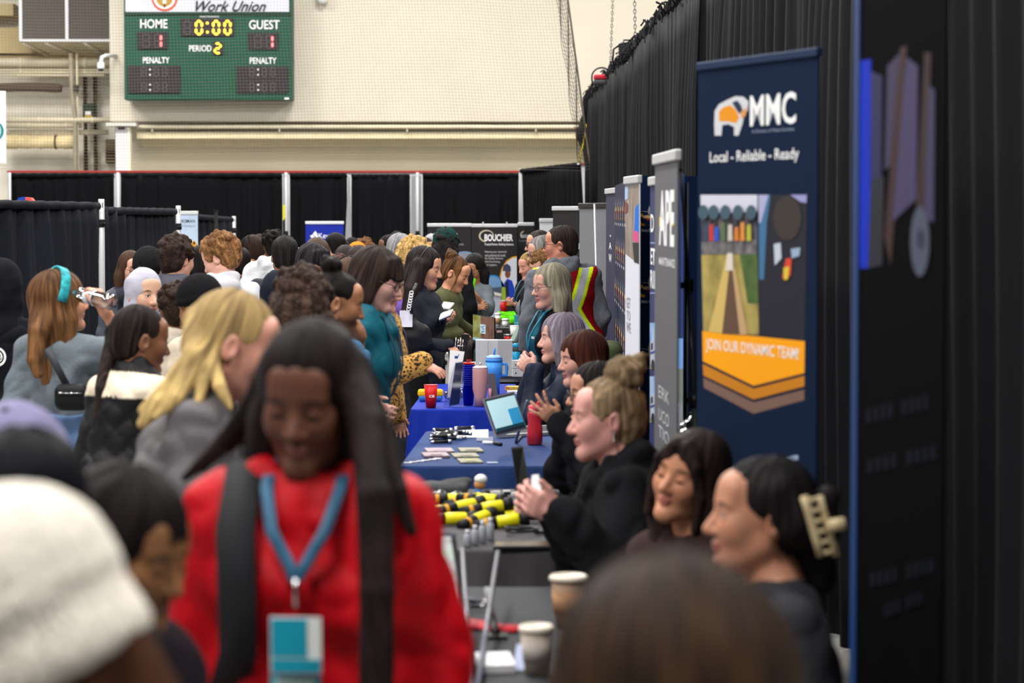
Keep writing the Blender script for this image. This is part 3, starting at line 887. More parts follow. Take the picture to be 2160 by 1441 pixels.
        fr = mb.build(name, M('frame_%d_%d_%d' % col, col, 0.35), s.root)
        for g in (-1, 1):
            q = MB(); vs = [s.hp(g * 0.032 + r * 1.08 * math.cos(a), -0.1005, r * 0.82 * math.sin(a)) for a in [2 * math.pi * i / 20 for i in range(20)]]
            vs += [s.hp(g * 0.032 + r * 1.08 * math.cos(a), -0.0992, r * 0.82 * math.sin(a)) for a in [2 * math.pi * i / 20 for i in range(20)]]
            q.add(vs, [tuple(range(20)), tuple(range(39, 19, -1))] + [(i, 20 + i, 20 + (i + 1) % 20, (i + 1) % 20) for i in range(20)])
            q.build('lens', lens_glass(), fr)
        return s
    def surf(s, x, z, front=True, o=0.03):
        """a point lying on the chest or back at spine height z"""
        prof = 0.118 * s.s * (1.0 - 0.25 * abs(x) / 0.18) + (0.022 if s.fem and front and 0.2 < z < 0.36 else 0)
        if z > 0.42: prof *= max(0.45, 1 - (z - 0.42) * 4.5)
        return s.pel + s.Rl @ np.array((x * s.s, (-1 if front else 1) * (prof + o), z * s.s))
    def lanyard(s, col=(20, 90, 120), badge=True, bottom=0.10, w=0.018, o=0.034, badgecol=((235, 240, 240), (30, 150, 175)), name='lanyard'):
        mb = MB()
        for g in (-1, 1):
            pts = [s.sp(g * 0.055, 0.055, 0.535), s.sp(g * 0.072, 0.0, 0.548), s.sp(g * 0.068, -0.062 - o * 0.6, 0.50)]
            for t in (0.25, 0.5, 0.75, 1.0):
                z = 0.46 + (bottom + 0.06 - 0.46) * t; pts.append(s.surf(g * 0.066 * (1 - t), z, True, o))
            mb.ribbon(pts, [tuple(s.Rl @ np.array((1, 0, 0)))] * len(pts), w, 0.003)
        ly = mb.build(name, M('strap_%d_%d_%d' % col, col, 0.5), s.root)
        if badge:
            c = s.surf(0, bottom, True, o + 0.004); cl = MB()
            cl.tube([s.surf(0, bottom + 0.065, True, o), s.surf(0, bottom + 0.012, True, o + 0.003)], 0.004, 6)
            cl.build('badge_clip', M('chrome', (190, 190, 195), 0.2, 1.0), ly)
            b = MB(); r = s.Rl
            def card(x0, x1, z0, z1, y, m): 
                vs = [c + r @ np.array((x, yy, z)) for yy in (y, y + 0.002) for x, z in ((x0, z0), (x1, z0), (x1, z1), (x0, z1))]
                b.add(vs, [(0, 1, 2, 3), (7, 6, 5, 4), (0, 4, 5, 1), (1, 5, 6, 2), (2, 6, 7, 3), (3, 7, 4, 0)], m)
            card(-0.045, 0.045, -0.105, -0.005, 0, 0); card(-0.043, 0.020, -0.075, -0.008, -0.002, 1); card(-0.043, 0.043, -0.104, -0.080, -0.002, 1)
            b.build('name_badge', [M('badge_%d_%d_%d' % badgecol[0], badgecol[0], 0.3), M('badge_%d_%d_%d' % badgecol[1], badgecol[1], 0.3)], ly)
        return s
    def strap(s, pts, w=0.05, col=(24, 24, 27), name='backpack_strap', t=0.012):
        pts = [V3(p) for p in pts]; mb = MB()
        mb.ribbon(pts, [tuple(s.Rl @ np.array((1, 0, 0)))] * len(pts), w, t)
        mb.build(name, M('webbing_%d_%d_%d' % col, col, 0.75), s.root); return s
    def backpack(s, col=(26, 26, 30), name='backpack', straps=True, z0=0.08, z1=0.46, w=0.145, dp=0.075, label=None):
        c = s.sp(0, 0.10 + dp * 0.9 + 0.02, (z0 + z1) / 2)
        F = Field(c - 0.35, c + 0.35, 0.014)
        zh = (z1 - z0) / 2
        F.rbox(c, (w, dp, zh), 0.07, s.Rl); F.ell(c + s.Rl @ np.array((0, 0, zh * 0.5)), (w * 0.95, dp, zh * 0.55), s.Rl, k=0.03)
        F.rbox(c + s.Rl @ np.array((0, dp * 0.9, -zh * 0.4)), (w * 0.8, dp * 0.45, zh * 0.45), 0.03, s.Rl, k=0.008)
        F.warp(lambda x, y, z: 0.006 * vnoise(x * 15, y * 15, z * 15))
        o = F.mesh(name, NYLON, s.root, col)
        if label and o: o['label'] = label
        if straps:
            for g in (-1, 1):
                s.strap([s.sp(g * 0.085, 0.115, 0.40), s.sp(g * 0.095, 0.09, 0.49), s.sp(g * 0.10, 0.03, 0.535), s.sp(g * 0.105, -0.06, 0.50), s.surf(g * 0.108, 0.40, True, 0.032), s.surf(g * 0.115, 0.26, True, 0.032), s.sp(g * 0.15, -0.05, 0.12)], col=col)
        return s

def lens_glass():
    if 'lens_glass' in MATS: return MATS['lens_glass']
    m = bpy.data.materials.new('lens_glass'); m.use_nodes = True; nt = m.node_tree
    for n in list(nt.nodes): nt.nodes.remove(n)
    o = nt.nodes.new('ShaderNodeOutputMaterial'); t = nt.nodes.new('ShaderNodeBsdfTransparent'); g = nt.nodes.new('ShaderNodeBsdfGlossy'); mx = nt.nodes.new('ShaderNodeMixShader')
    t.inputs[0].default_value = (0.95, 0.96, 0.97, 1); g.inputs['Roughness'].default_value = 0.03
    mx.inputs[0].default_value = 0.08
    nt.links.new(t.outputs[0], mx.inputs[1]); nt.links.new(g.outputs[0], mx.inputs[2]); nt.links.new(mx.outputs[0], o.inputs['Surface'])
    MATS['lens_glass'] = m
    return m

def clear_plastic(key='clear_acrylic', tint=(0.93, 0.95, 0.97), gl=0.12, rough=0.05):
    if key in MATS: return MATS[key]
    m = bpy.data.materials.new(key); m.use_nodes = True; nt = m.node_tree
    for n in list(nt.nodes): nt.nodes.remove(n)
    o = nt.nodes.new('ShaderNodeOutputMaterial'); t = nt.nodes.new('ShaderNodeBsdfTransparent'); g = nt.nodes.new('ShaderNodeBsdfGlossy'); mx = nt.nodes.new('ShaderNodeMixShader')
    t.inputs[0].default_value = (*tint, 1); g.inputs['Roughness'].default_value = rough
    fr = nt.nodes.new('ShaderNodeLayerWeight'); fr.inputs[0].default_value = 0.35
    ad = nt.nodes.new('ShaderNodeMath'); ad.operation = 'ADD'; ad.inputs[1].default_value = gl; ad.use_clamp = True
    nt.links.new(fr.outputs['Fresnel'], ad.inputs[0]); nt.links.new(ad.outputs[0], mx.inputs[0])
    nt.links.new(t.outputs[0], mx.inputs[1]); nt.links.new(g.outputs[0], mx.inputs[2]); nt.links.new(mx.outputs[0], o.inputs['Surface'])
    MATS[key] = m
    return m

# ================================================================ the hall
WALLM = M('painted_wall', (214, 206, 190), 0.8, var=0.03, vscale=1.5)
WALLLOW = M('painted_wall_cream', (226, 217, 192), 0.8, var=0.05, vscale=1.2)
WALLOLD = M('stained_wall', (244, 238, 222), 0.85, var=0.10, vscale=2.2, stretch=(1, 1, 0.3))
PIPE = M('cream_pipe', (232, 222, 194), 0.5, var=0.08, vscale=3)
CREAM2 = M('cream_metal', (226, 214, 178), 0.5, var=0.05)
ALU = M('aluminium', (205, 207, 212), 0.35, 0.85)
ALUW = M('pale_aluminium', (214, 215, 218), 0.4, 0.3)
BLACKP = M('black_plastic', (22, 22, 24), 0.4)
WHITE = M('white_print', (244, 245, 248), 0.55)
WHITEP = M('white_plastic', (236, 237, 240), 0.35)
CHROME = M('chrome', (190, 190, 195), 0.2, 1.0)
RED = M('red_plastic', (200, 24, 26), 0.4)

def struct(name, mb, mats):
    o = mb.build(name, mats); o['kind'] = 'structure'; return o

b = MB(); b.box((-22, -6, -0.12), (9, 60, 0)); struct('floor', b, M('concrete_floor', (140, 138, 136), 0.35, var=0.08, vscale=1.2))

def X(px, d): return (px - 1080) * d / FPX
def Z(py, d): return P(1080, py, d).z

# back wall: big flat upper panel, recessed lower wall, ledge between, right part past the net
D0 = 47.0
b = MB(); b.box((X(235, D0), D0, Z(256, D0)), (14, D0 + 0.8, 9.5)); struct('wall_back', b, WALLM)
b = MB(); b.box((X(246, D0), D0 + 0.9, 0), (14, D0 + 1.1, Z(230, D0))); struct('wall_back_lower', b, WALLLOW)
b = MB()
b.box((X(292, D0), D0 - 0.05, Z(292, D0)), (14, D0 + 0.95, Z(279, D0)))
b.box((X(292, D0), D0 + 0.55, Z(306, D0)), (14, D0 + 0.95, Z(292, D0)))
struct('trim_1', b, CREAM2)
b = MB(); b.tube([(X(292, D0), D0 - 0.12, Z(268, D0)), (14, D0 - 0.12, Z(268, D0))], 0.035, 10, m=0)
for px in (325, 592, 860, 1130): b.tube([(X(px, D0), D0 - 0.12, Z(268, D0)), (X(px, D0), D0 - 0.1, Z(281, D0))], 0.015, 6)
struct('trim_2', b, PIPE)

# left bay: older stained wall behind pipes and ducts
D1 = 50.0
b = MB(); b.box((-22, D1, 0), (X(245, D1), D1 + 0.2, 9.5)); struct('wall_left_bay', b, WALLOLD)
b = MB(); b.box((-22, D1 - 0.7, Z(30, D1 - 1)), (X(48, D1), D1, Z(5, D1 - 1))); b.box((-22, D1 - 0.45, Z(115, D1)), (X(240, D1), D1, Z(62, D1))); b.box((-22, D1 - 0.3, Z(142, D1)), (X(240, D1), D1, Z(118, D1)))
struct('trim_3', b, M('tan_beam', (206, 186, 138), 0.6, var=0.1, vscale=2))

t = thing('air_handler', 'large dark grey ventilation unit hung high at the top left', 'ventilation unit', P(140, 60, 48.5))
def W(mb, name, mats, par): return mb.build(name, mats, par, world=True)
dA = 48.5
b = MB(); b.box((X(52, dA), dA, Z(84, dA)), (X(236, dA), dA + 1.2, Z(-60, dA))); W(b, 'housing', M('filter_grey', (96, 90, 84), 0.9, bump=0.6, bscale=60), t)
for px in (49, 146):
    b = MB(); b.box((X(px - 3, dA), dA - 0.05, Z(86, dA)), (X(px + 4, dA), dA + 0.02, Z(-60, dA))); W(b, 'frame_rail', ALUW, t)
b = MB(); b.box((X(48, dA), dA - 0.06, Z(88, dA)), (X(236, dA), dA + 1.2, Z(83, dA))); W(b, 'bottom_rail', ALUW, t)
b = MB()
b.add([(X(50, dA), dA, Z(88, dA)), (X(236, dA), dA, Z(88, dA)), (X(246, D1), D1 - 0.3, Z(118, D1)), (X(118, D1), D1 - 0.3, Z(118, D1))], [(0, 1, 2, 3)])
b.add([(X(50, dA), dA, Z(85, dA)), (X(236, dA), dA, Z(85, dA)), (X(246, D1), D1 - 0.3, Z(114, D1)), (X(118, D1), D1 - 0.3, Z(114, D1))], [(3, 2, 1, 0)])
W(b, 'underside_panel', CREAM2, t)
for px, qx in ((52, 112), (100, 168), (182, 232)):
    b = MB(); b.tube([(X(px, dA), dA, Z(89, dA)), (X(qx, D1), D1 - 0.4, Z(118, D1))], 0.035, 6); W(b, 'brace', PIPE, t)

def pipe(label, y, x0, x1, r, dd=49.2, mat=PIPE, name='pipe', z1=None):
    t = thing(name, label, 'pipe', P((x0 + x1) / 2, y, dd), group=None)
    b = MB(); b.tube([P(x0, y, dd), P(x1, z1 if z1 is not None else y, dd)], r, 12); W(b, 'tube', mat, t)
    for px in (x0 + (x1 - x0) * 0.3, x0 + (x1 - x0) * 0.8):
        c = P(px, y, dd); b = MB(); b.tube([c + Vector((-0.04, 0, 0)), c + Vector((0.04, 0, 0))], r * 1.12, 12); W(b, 'coupling', mat, t)
pipe('thick cream horizontal pipe just below the ventilation unit', 132, -40, 234, 0.085)
pipe('uppermost of three thin cream pipes above the brown insulated hose', 147.5, -40, 234, 0.021)
pipe('middle of three thin cream pipes above the brown insulated hose', 153, -40, 234, 0.021)
pipe('lowest of three thin cream pipes above the brown insulated hose', 159, -40, 220, 0.021)
pipe('pale cream pipe level with the bottom of the green motor box', 253, 12, 242, 0.05, 48.9)
pipe('cream pipe under the pale one at the left bay', 265, 12, 172, 0.05)
pipe('lower cream pipe just above the wrapped duct', 279, 12, 228, 0.05)
t = thing('wrapped_duct', 'thick wrinkled cream wrapped duct along the left bay', 'duct', P(85, 300, 49.2))
b = MB(); rr = random.Random(3); n = 26
b.tube([P(10 + 150 * i / n, 300 + rr.uniform(-0.8, 0.8), 49.2) for i in range(n + 1)], [0.125 + rr.uniform(-0.012, 0.014) for i in range(n + 1)], 14); W(b, 'wrapping', M('wrap_cream', (228, 208, 160), 0.7, var=0.25, vscale=3, bump=0.6, bscale=8), t)
for px in (118,):
    b = MB(); b.tube([P(px - 2, 300, 49.2), P(px + 2, 300, 49.2)], 0.14, 14); W(b, 'band', M('dark_band', (90, 74, 50), 0.8), t)
t = thing('insulated_hose', 'sagging brown insulated hose on the wall at the far left', 'hose', P(65, 184, 49.0))
b = MB(); b.tube([P(-30 + 160 * i / 12, 184 - 3 * math.cos((i / 12 - 0.5) * 3) + 3, 49.0) for i in range(13)], [0.085] * 12 + [0.075], 12); W(b, 'sleeve', M('brown_foam', (92, 76, 66), 0.9, bump=0.3), t)
b = MB(); b.tube([P(130, 182, 49), P(154, 181, 49)], 0.012, 6); W(b, 'hanger_rod', M('rust', (96, 84, 66), 0.7), t)
t = thing('downpipe', 'grey vertical pipe running down the left bay to the drape', 'pipe', (X(160, 49), 48.9, 0))
b = MB(); b.tube([(X(153, 48.9), 48.9, Z(112, 48.9)), (X(155, 48.9), 48.9, Z(190, 48.9)), (X(161, 48.9), 48.9, Z(250, 48.9)), (X(162, 48.9), 48.9, 0)], 0.045, 10); W(b, 'tube', M('grey_pipe', (176, 166, 146), 0.6, var=0.1), t)
b = MB(); b.tube([(X(166, 48.95), 48.95, Z(112, 48.9)), (X(167, 48.95), 48.95, 0)], 0.02, 8); W(b, 'conduit', PIPE, t)
for yy in (182, 190): 
    b = MB(); b.box((X(158, 48.8), 48.8, Z(yy + 3, 48.8)), (X(168, 48.8), 48.9, Z(yy - 3, 48.8))); W(b, 'bracket', M('dark_steel', (60, 56, 52), 0.6), t)
t = thing('motor_unit', 'dark green motor box with a yellow sticker between brown rods', 'motor', (X(190, 49.3), 49.3, 0))
b = MB(); b.box((X(177, 49.2), 49.2, Z(247, 49.2)), (X(201, 49.2), 49.6, Z(218, 49.2)), bev=0.02); b.box((X(178, 49.2), 49.15, Z(258, 49.2)), (X(202, 49.2), 49.6, Z(250, 49.2))); W(b, 'motor_box', M('motor_green', (48, 60, 48), 0.6), t)
for px in (183, 204):
    b = MB(); b.tube([(X(px, 49.7), 49.7, Z(150, 49.7)), (X(px, 49.7), 49.7, 0)], 0.04, 8); W(b, 'rod', M('brown_steel', (78, 62, 48), 0.7), t)
b = MB(); b.box((X(182, 49.1), 49.14, Z(243, 49.2)), (X(194, 49.1), 49.2, Z(235, 49.2))); W(b, 'label_plate', WHITE, t)
b = MB(); b.box((X(181, 49.1), 49.14, Z(249, 49.2)), (X(196, 49.1), 49.2, Z(243.5, 49.2))); W(b, 'sticker', M('yellow_sticker', (196, 168, 40), 0.6), t)
t = thing('security_camera', 'white dome security camera on a curved arm beside the scoreboard', 'camera', P(215, 140, 46.6))
b = MB(); b.tube([P(246, 118, 47.02), P(224, 117, 46.7), P(215, 121, 46.6), P(213, 132, 46.6)], 0.035, 10); W(b, 'bent_arm', WHITEP, t)
b = MB(); c = P(213, 140, 46.6); b.lathe([(0.03, 0.075), (0.06, 0.07), (0.068, 0.02), (0.068, -0.03), (0.06, -0.045)], 18, c); W(b, 'housing', WHITEP, t)
b = MB(); b.lathe([(0.052, -0.045), (0.045, -0.07), (0.025, -0.085), (0.004, -0.09)], 16, c); W(b, 'dome', BLACKP, t)
t = thing('wall_vent', 'small brown louvred vent beside the white column', 'vent', P(235, 318, 49.7))
b = MB(); b.box((X(225, 49.8), 49.8, Z(344, 49.8)), (X(247, 49.8), 49.98, Z(294, 49.8))); W(b, 'recess', M('vent_dark', (70, 58, 44), 0.8), t)
for i in range(8):
    yy = 297 + i * 6; b = MB(); b.box((X(225, 49.8), 49.7, Z(yy + 3, 49.8)), (X(247, 49.8), 49.82, Z(yy, 49.8))); W(b, 'slat', M('vent_brown', (136, 116, 88), 0.7), t)
t = thing('support_column', 'white square column with a flat plate on top under the scoreboard', 'column', (X(262, 46.8), 46.8, 0))
dc = 46.75
b = MB(); b.box((X(246, dc), dc, 0), (X(276, dc), dc + 0.25, Z(268, dc))); W(b, 'shaft', M('column_white', (212, 212, 216), 0.5), t)
b = MB(); b.box((X(271, dc), dc - 0.01, 0), (X(277, dc), dc + 0.2, Z(268, dc))); W(b, 'edge_strip', M('column_edge', (240, 232, 208), 0.5), t)
b = MB(); b.box((X(228, dc), dc - 0.1, Z(266, dc)), (X(291, dc), dc + 0.3, Z(259, dc))); W(b, 'top_plate', M('plate_grey', (206, 202, 196), 0.6), t)
b = MB(); b.box((X(252, dc), dc - 0.03, Z(273, dc)), (X(266, dc), dc + 0.02, Z(268, dc))); W(b, 'bracket', M('dark_steel', (60, 56, 52), 0.6), t)
t = thing('wall_sensor', 'small white sensor dome at the top of the back wall', 'sensor', P(680, 4, 46.9))
b = MB(); b.lathe([(0.11, 0.14), (0.10, 0.03), (0.06, -0.03), (0.01, -0.04)], 18, P(680, 4, 46.88)); W(b, 'dome', WHITEP, t)
b = MB(); b.box(P(672, -8, 46.95), P(690, -22, 47.0)); W(b, 'base', WHITEP, t)

# hanging white banner at the very left
t = thing('hanging_banner', 'white banner with a teal round mark cut by the left picture edge', 'banner', P(-20, 270, 29))
b = MB(); pz = [P(-60, 190, 29), P(12, 192, 29), P(13, 345, 29), P(-60, 335, 29)]
b.add([v for v in pz] + [v + Vector((0, 0.01, 0)) for v in pz], [(3, 2, 1, 0), (4, 5, 6, 7), (0, 1, 5, 4), (1, 2, 6, 5), (2, 3, 7, 6)]); W(b, 'fabric', M('banner_white', (226, 228, 236), 0.7), t)
b = MB(); c = P(-14, 276, 28.99)
def disc(b, c, r0, r1, n=28, m=0, a0=0, a1=6.2832, sx=1.0):
    vs = []; fs = []
    for i in range(n + 1):
        a = a0 + (a1 - a0) * i / n
        for r in (r0, r1): vs.append(Vector(c) + Vector((r * math.cos(a) * sx, 0, r * math.sin(a))))
    for i in range(n): fs.append((2 * i, 2 * i + 1, 2 * i + 3, 2 * i + 2))
    b.add(vs, fs, m)
disc(b, c, 0.0, 0.115); W(b, 'round_mark', M('teal_print', (24, 130, 134), 0.6), t)
b = MB(); disc(b, c + Vector((0, -0.003, 0)), 0.10, 0.108, sx=0.8); disc(b, c + Vector((0, -0.003, 0)), 0.085, 0.09, sx=0.6); W(b, 'swirl_line', WHITE, t)

# ---------------------------------------------------------------- scoreboard
SD = 46.45
t = thing('scoreboard', 'green hockey scoreboard showing 0:00 high on the pale wall', 'scoreboard', P(442, 211, SD))
GREEN = M('scoreboard_green', (18, 74, 56), 0.5, var=0.04, vscale=2)
DARK = M('digit_panel_dark', (42, 38, 42), 0.5)
def rect(b, x0, y0, x1, y1, d, th=0.02, m=0): b.box((X(x0, d), d, Z(y1, d)), (X(x1, d), d + th, Z(y0, d)), m)
b = MB(); b.box((X(265, SD), SD, Z(211, SD)), (X(618, SD), SD + 0.5, Z(-150, SD)), bev=0.02); W(b, 'housing', GREEN, t)
b = MB(); rect(b, 265, 26, 618, 31, SD - 0.03, 0.04); W(b, 'divider_strip', M('scoreboard_dark_green', (12, 56, 42), 0.5), t)
b = MB(); rect(b, 269, -60, 612, 25, SD - 0.012, 0.015); sgn = W(b, 'sign_panel', M('sign_white', (206, 208, 220), 0.5), t)
SR, SU = (1, 0, 0), (0, 0, 1)
def stext(body, cx, cy, w, h, mat=WHITE, d=SD - 0.016, par=t, **k): return lettering(body, par, mat, ROOTM[par.name].inverted() @ P(cx, cy, d), SR, SU, w * d / FPX, h * d / FPX, **k)
INK = M('ink_black', (20, 20, 24), 0.6)
stext('Work Union', 487, 13, 148, 22, INK, SD - 0.03, shear=0.45, bold=0.012).parent = sgn
e = MB(); c = P(347, -4, SD - 0.02)
disc(e, c, 0.0, 0.235, m=0); disc(e, c + Vector((0, -0.004, 0)), 0.0, 0.195, m=1); disc(e, c + Vector((0, -0.008, 0)), 0.0, 0.155, m=2)
e.box(c + Vector((-0.03, -0.014, -0.1)), c + Vector((0.03, -0.009, 0.02)), 1); e.box(c + Vector((-0.012, -0.014, -0.17)), c + Vector((0.012, -0.009, -0.11)), 3)
W(e, 'round_emblem', [M('emblem_red', (208, 80, 52), 0.6), WHITE, M('emblem_gold', (176, 136, 56), 0.6), INK], t).parent = sgn
for tx, cx, cy, w, h in (('HOME', 324.5, 50, 57, 19), ('GUEST', 557.5, 52, 64, 19), ('PERIOD', 422.5, 102, 47, 13), ('PENALTY', 329.5, 127, 56, 13), ('PENALTY', 555, 128, 56, 13), ('DAKTRONICS', 442, 35, 40, 3.2)):
    stext(tx, cx, cy, w, h, WHITE, bold=0.012)
PANELS = []
def onto(o, px, py):
    for (a, c, e, f), q in PANELS:
        if a - 2 <= px <= e + 2 and c - 2 <= py <= f + 2: o.parent = q
for x0, y0, x1, y1 in ((293, 67, 357, 104), (526, 69, 590, 105), (385, 39, 497, 77), (452, 88, 473, 116), (273, 138, 383, 197), (501, 140, 610, 197)):
    b = MB(); b.box((X(x0, SD), SD - 0.03, Z(y1, SD)), (X(x1, SD), SD + 0.01, Z(y0, SD)), bev=0.012); PANELS.append(((x0, y0, x1, y1), W(b, 'digit_panel', DARK, t)))
LIT = M('led_amber', (255, 200, 40), 0.4, emit=(255, 205, 70), estr=2.6); LITR = M('led_red', (255, 70, 70), 0.4, emit=(255, 110, 110), estr=3.4); UNLIT = M('led_off', (80, 74, 80), 0.5)
SEG = {'0': 'abcdef', '1': 'bc', '2': 'abged', '8': 'abcdefg', ' ': ''}
def seg(b, s, x0, y0, x1, y1, th, d, m=0):
    xm, ym = (x0 + x1) / 2, (y0 + y1) / 2; g = th * 0.25
    hor = {'a': y0, 'g': ym, 'd': y1}; ver = {'f': (x0, y0, ym), 'b': (x1, y0, ym), 'e': (x0, ym, y1), 'c': (x1, ym, y1)}
    for q in s:
        if q in hor:
            y = hor[q]; pl = [(x0 + g, y), (x0 + g + th / 2, y - th / 2), (x1 - g - th / 2, y - th / 2), (x1 - g, y), (x1 - g - th / 2, y + th / 2), (x0 + g + th / 2, y + th / 2)]
        else:
            x, ya, yb = ver[q]; pl = [(x, ya + g), (x + th / 2, ya + g + th / 2), (x + th / 2, yb - g - th / 2), (x, yb - g), (x - th / 2, yb - g - th / 2), (x - th / 2, ya + g + th / 2)]
        b.prism([(X(u, d), Z(v, d)) for u, v in pl], d - 0.012, d, m)
def digit(ch, x0, y0, x1, y1, th, mat, rest=True):
    d = SD - 0.031
    b = MB(); seg(b, SEG[ch], x0, y0, x1, y1, th, d, 0)
    off = [q for q in 'abcdefg' if q not in SEG[ch]]
    if rest and off: seg(b, off, x0, y0, x1, y1, th * 0.45, d, 1)
    onto(W(b, 'digit', [mat, UNLIT], t), x0, y0)
for x0, x1, ch in ((392, 405, ' '), (417, 429, '0'), (453, 465, '0'), (477, 489, '0')): digit(ch, x0, 45, x1, 72, 5, LIT)
b = MB()
for y in (49, 68): b.prism([(X(441 + 2.8 * math.cos(a), SD), Z(y + 2.8 * math.sin(a), SD)) for a in [k * 0.785 for k in range(8)]], SD - 0.045, SD - 0.031)
onto(W(b, 'colon', LIT, t), 441, 58)
digit('2', 456, 92, 468, 112, 4.5, LIT, False)
digit('1', 330, 73, 343, 100, 4.5, LITR); digit(' ', 305, 73, 319, 99, 4, LITR)
digit('1', 564, 75, 577, 101, 4.5, LITR); digit(' ', 540, 75, 554, 101, 4, LITR)
for bx in (0, 227):
    for by in (143, 175):
        b = MB()
        for x0 in (302, 328, 346): seg(b, 'abcdefg', x0 + bx, by, x0 + 9 + bx, by + 18, 2.2, SD - 0.031)
        onto(W(b, 'penalty_digits', UNLIT, t), 320 + bx, by + 9)
        b = MB()
        for y in (by + 4, by + 15): b.prism([(X(320 + bx + 1.8 * math.cos(a), SD), Z(y + 1.8 * math.sin(a), SD)) for a in [k * 0.785 for k in range(8)]], SD - 0.045, SD - 0.031)
        onto(W(b, 'penalty_colon', WHITE, t), 320 + bx, by + 9)
b = MB(); rect(b, 602, 206, 611, 210, SD - 0.012, 0.01); W(b, 'maker_plate', WHITE, t)

# ---------------------------------------------------------------- safety net
ND = 30.0
t = thing('safety_net', 'fine grey safety net hanging in front of the back wall', 'net', P(600, 360, ND))
b = MB(); NETM = M('net_cord', (112, 106, 98), 0.8)
def nq(px, py, d=ND):
    q = P(px, py, d); q.y += 0.10 * math.sin(px * 0.012) + 0.06 * math.sin(px * 0.03 + py * 0.008); return q
def redge(py): return 1196 + (py / 335.0) * 46
def nline(pts, r):
    vs = []; fs = []
    for p in pts:
        for a in (0, 2.09, 4.19): vs.append(p + Vector((r * math.cos(a), r * math.sin(a) * 0.5, r * math.sin(a))))
    for j in range(len(pts) - 1):
        for i in range(3): fs.append((3 * j + i, 3 * j + (i + 1) % 3, 3 * j + 3 + (i + 1) % 3, 3 * j + 3 + i))
    b.add(vs, fs)
px = -30.0
while px < 1200:
    nline([nq(px + (redge(y) - 1196) * max(0, px) / 1196, y) for y in range(-40, 380, 60)], 0.0012); px += 6.6
py = -40.0
while py < 360:
    nline([nq(x, py + 4 * math.sin(x * 0.006)) for x in range(-30, int(redge(py)), 60)] + [nq(redge(py), py)], 0.0012); py += 6.6
W(b, 'mesh', NETM, t)
b = MB(); rr = random.Random(5)
for k in range(9):
    o = k * 2.6; b.tube([nq(redge(y) - 22 + o + 2.5 * math.sin(y * 0.05 + k), y, ND - 0.05) for y in range(-40, 345, 24)], 0.0032, 4)
for yy in range(-30, 340, 9):
    b.tube([nq(redge(yy) - 22, yy, ND - 0.06), nq(redge(yy) - 10, yy + 6, ND - 0.08), nq(redge(yy), yy + 1, ND - 0.06)], 0.0022, 4)
W(b, 'gathered_edge', M('net_dark', (58, 52, 46), 0.8), t)
b = MB(); b.tube([nq(redge(yy) + 2, yy) for yy in range(-40, 345, 24)], 0.012, 6); W(b, 'edge_rope', M('rope_grey', (120, 112, 98), 0.8), t)
t = thing('rope', 'thin yellow rope hanging at the end of the back drape', 'rope', P(1232, 345, 36))
b = MB(); b.tube([P(1236, 262, 36), P(1234, 285, 36), P(1229, 310, 36), P(1221, 345, 36)], 0.012, 6); W(b, 'cord', M('yellow_rope', (226, 200, 40), 0.7), t)

# rink boards behind the black drape
b = MB(); BD = 41.2
b.box((X(20, BD), BD, 0), (X(1222, BD), BD + 0.12, Z(364, BD)), 0); b.box((X(18, BD), BD - 0.04, Z(364, BD)), (X(1224, BD), BD + 0.16, Z(360, BD)), 1)
struct('wall_rink_boards', b, [M('rink_white', (222, 222, 226), 0.4), M('rink_red', (196, 60, 58), 0.5)])
t = thing('rink_panel', 'white rink board with red edging where drape meets tall curtain', 'rink board', (X(1231, 39.5), 39.5, 0))
b = MB(); b.box((X(1220, 39.5), 39.5, 0), (X(1243, 39.5), 39.62, Z(347, 39.5))); W(b, 'board', M('rink_panel_white', (212, 213, 218), 0.4), t)
b = MB(); b.box((X(1219, 39.5), 39.46, Z(347, 39.5)), (X(1244, 39.5), 39.64, Z(344, 39.5))); b.box((X(1241.5, 39.5), 39.46, Z(470, 39.5)), (X(1244, 39.5), 39.64, Z(344, 39.5))); W(b, 'red_edge', M('rink_red', (196, 60, 58), 0.5), t)

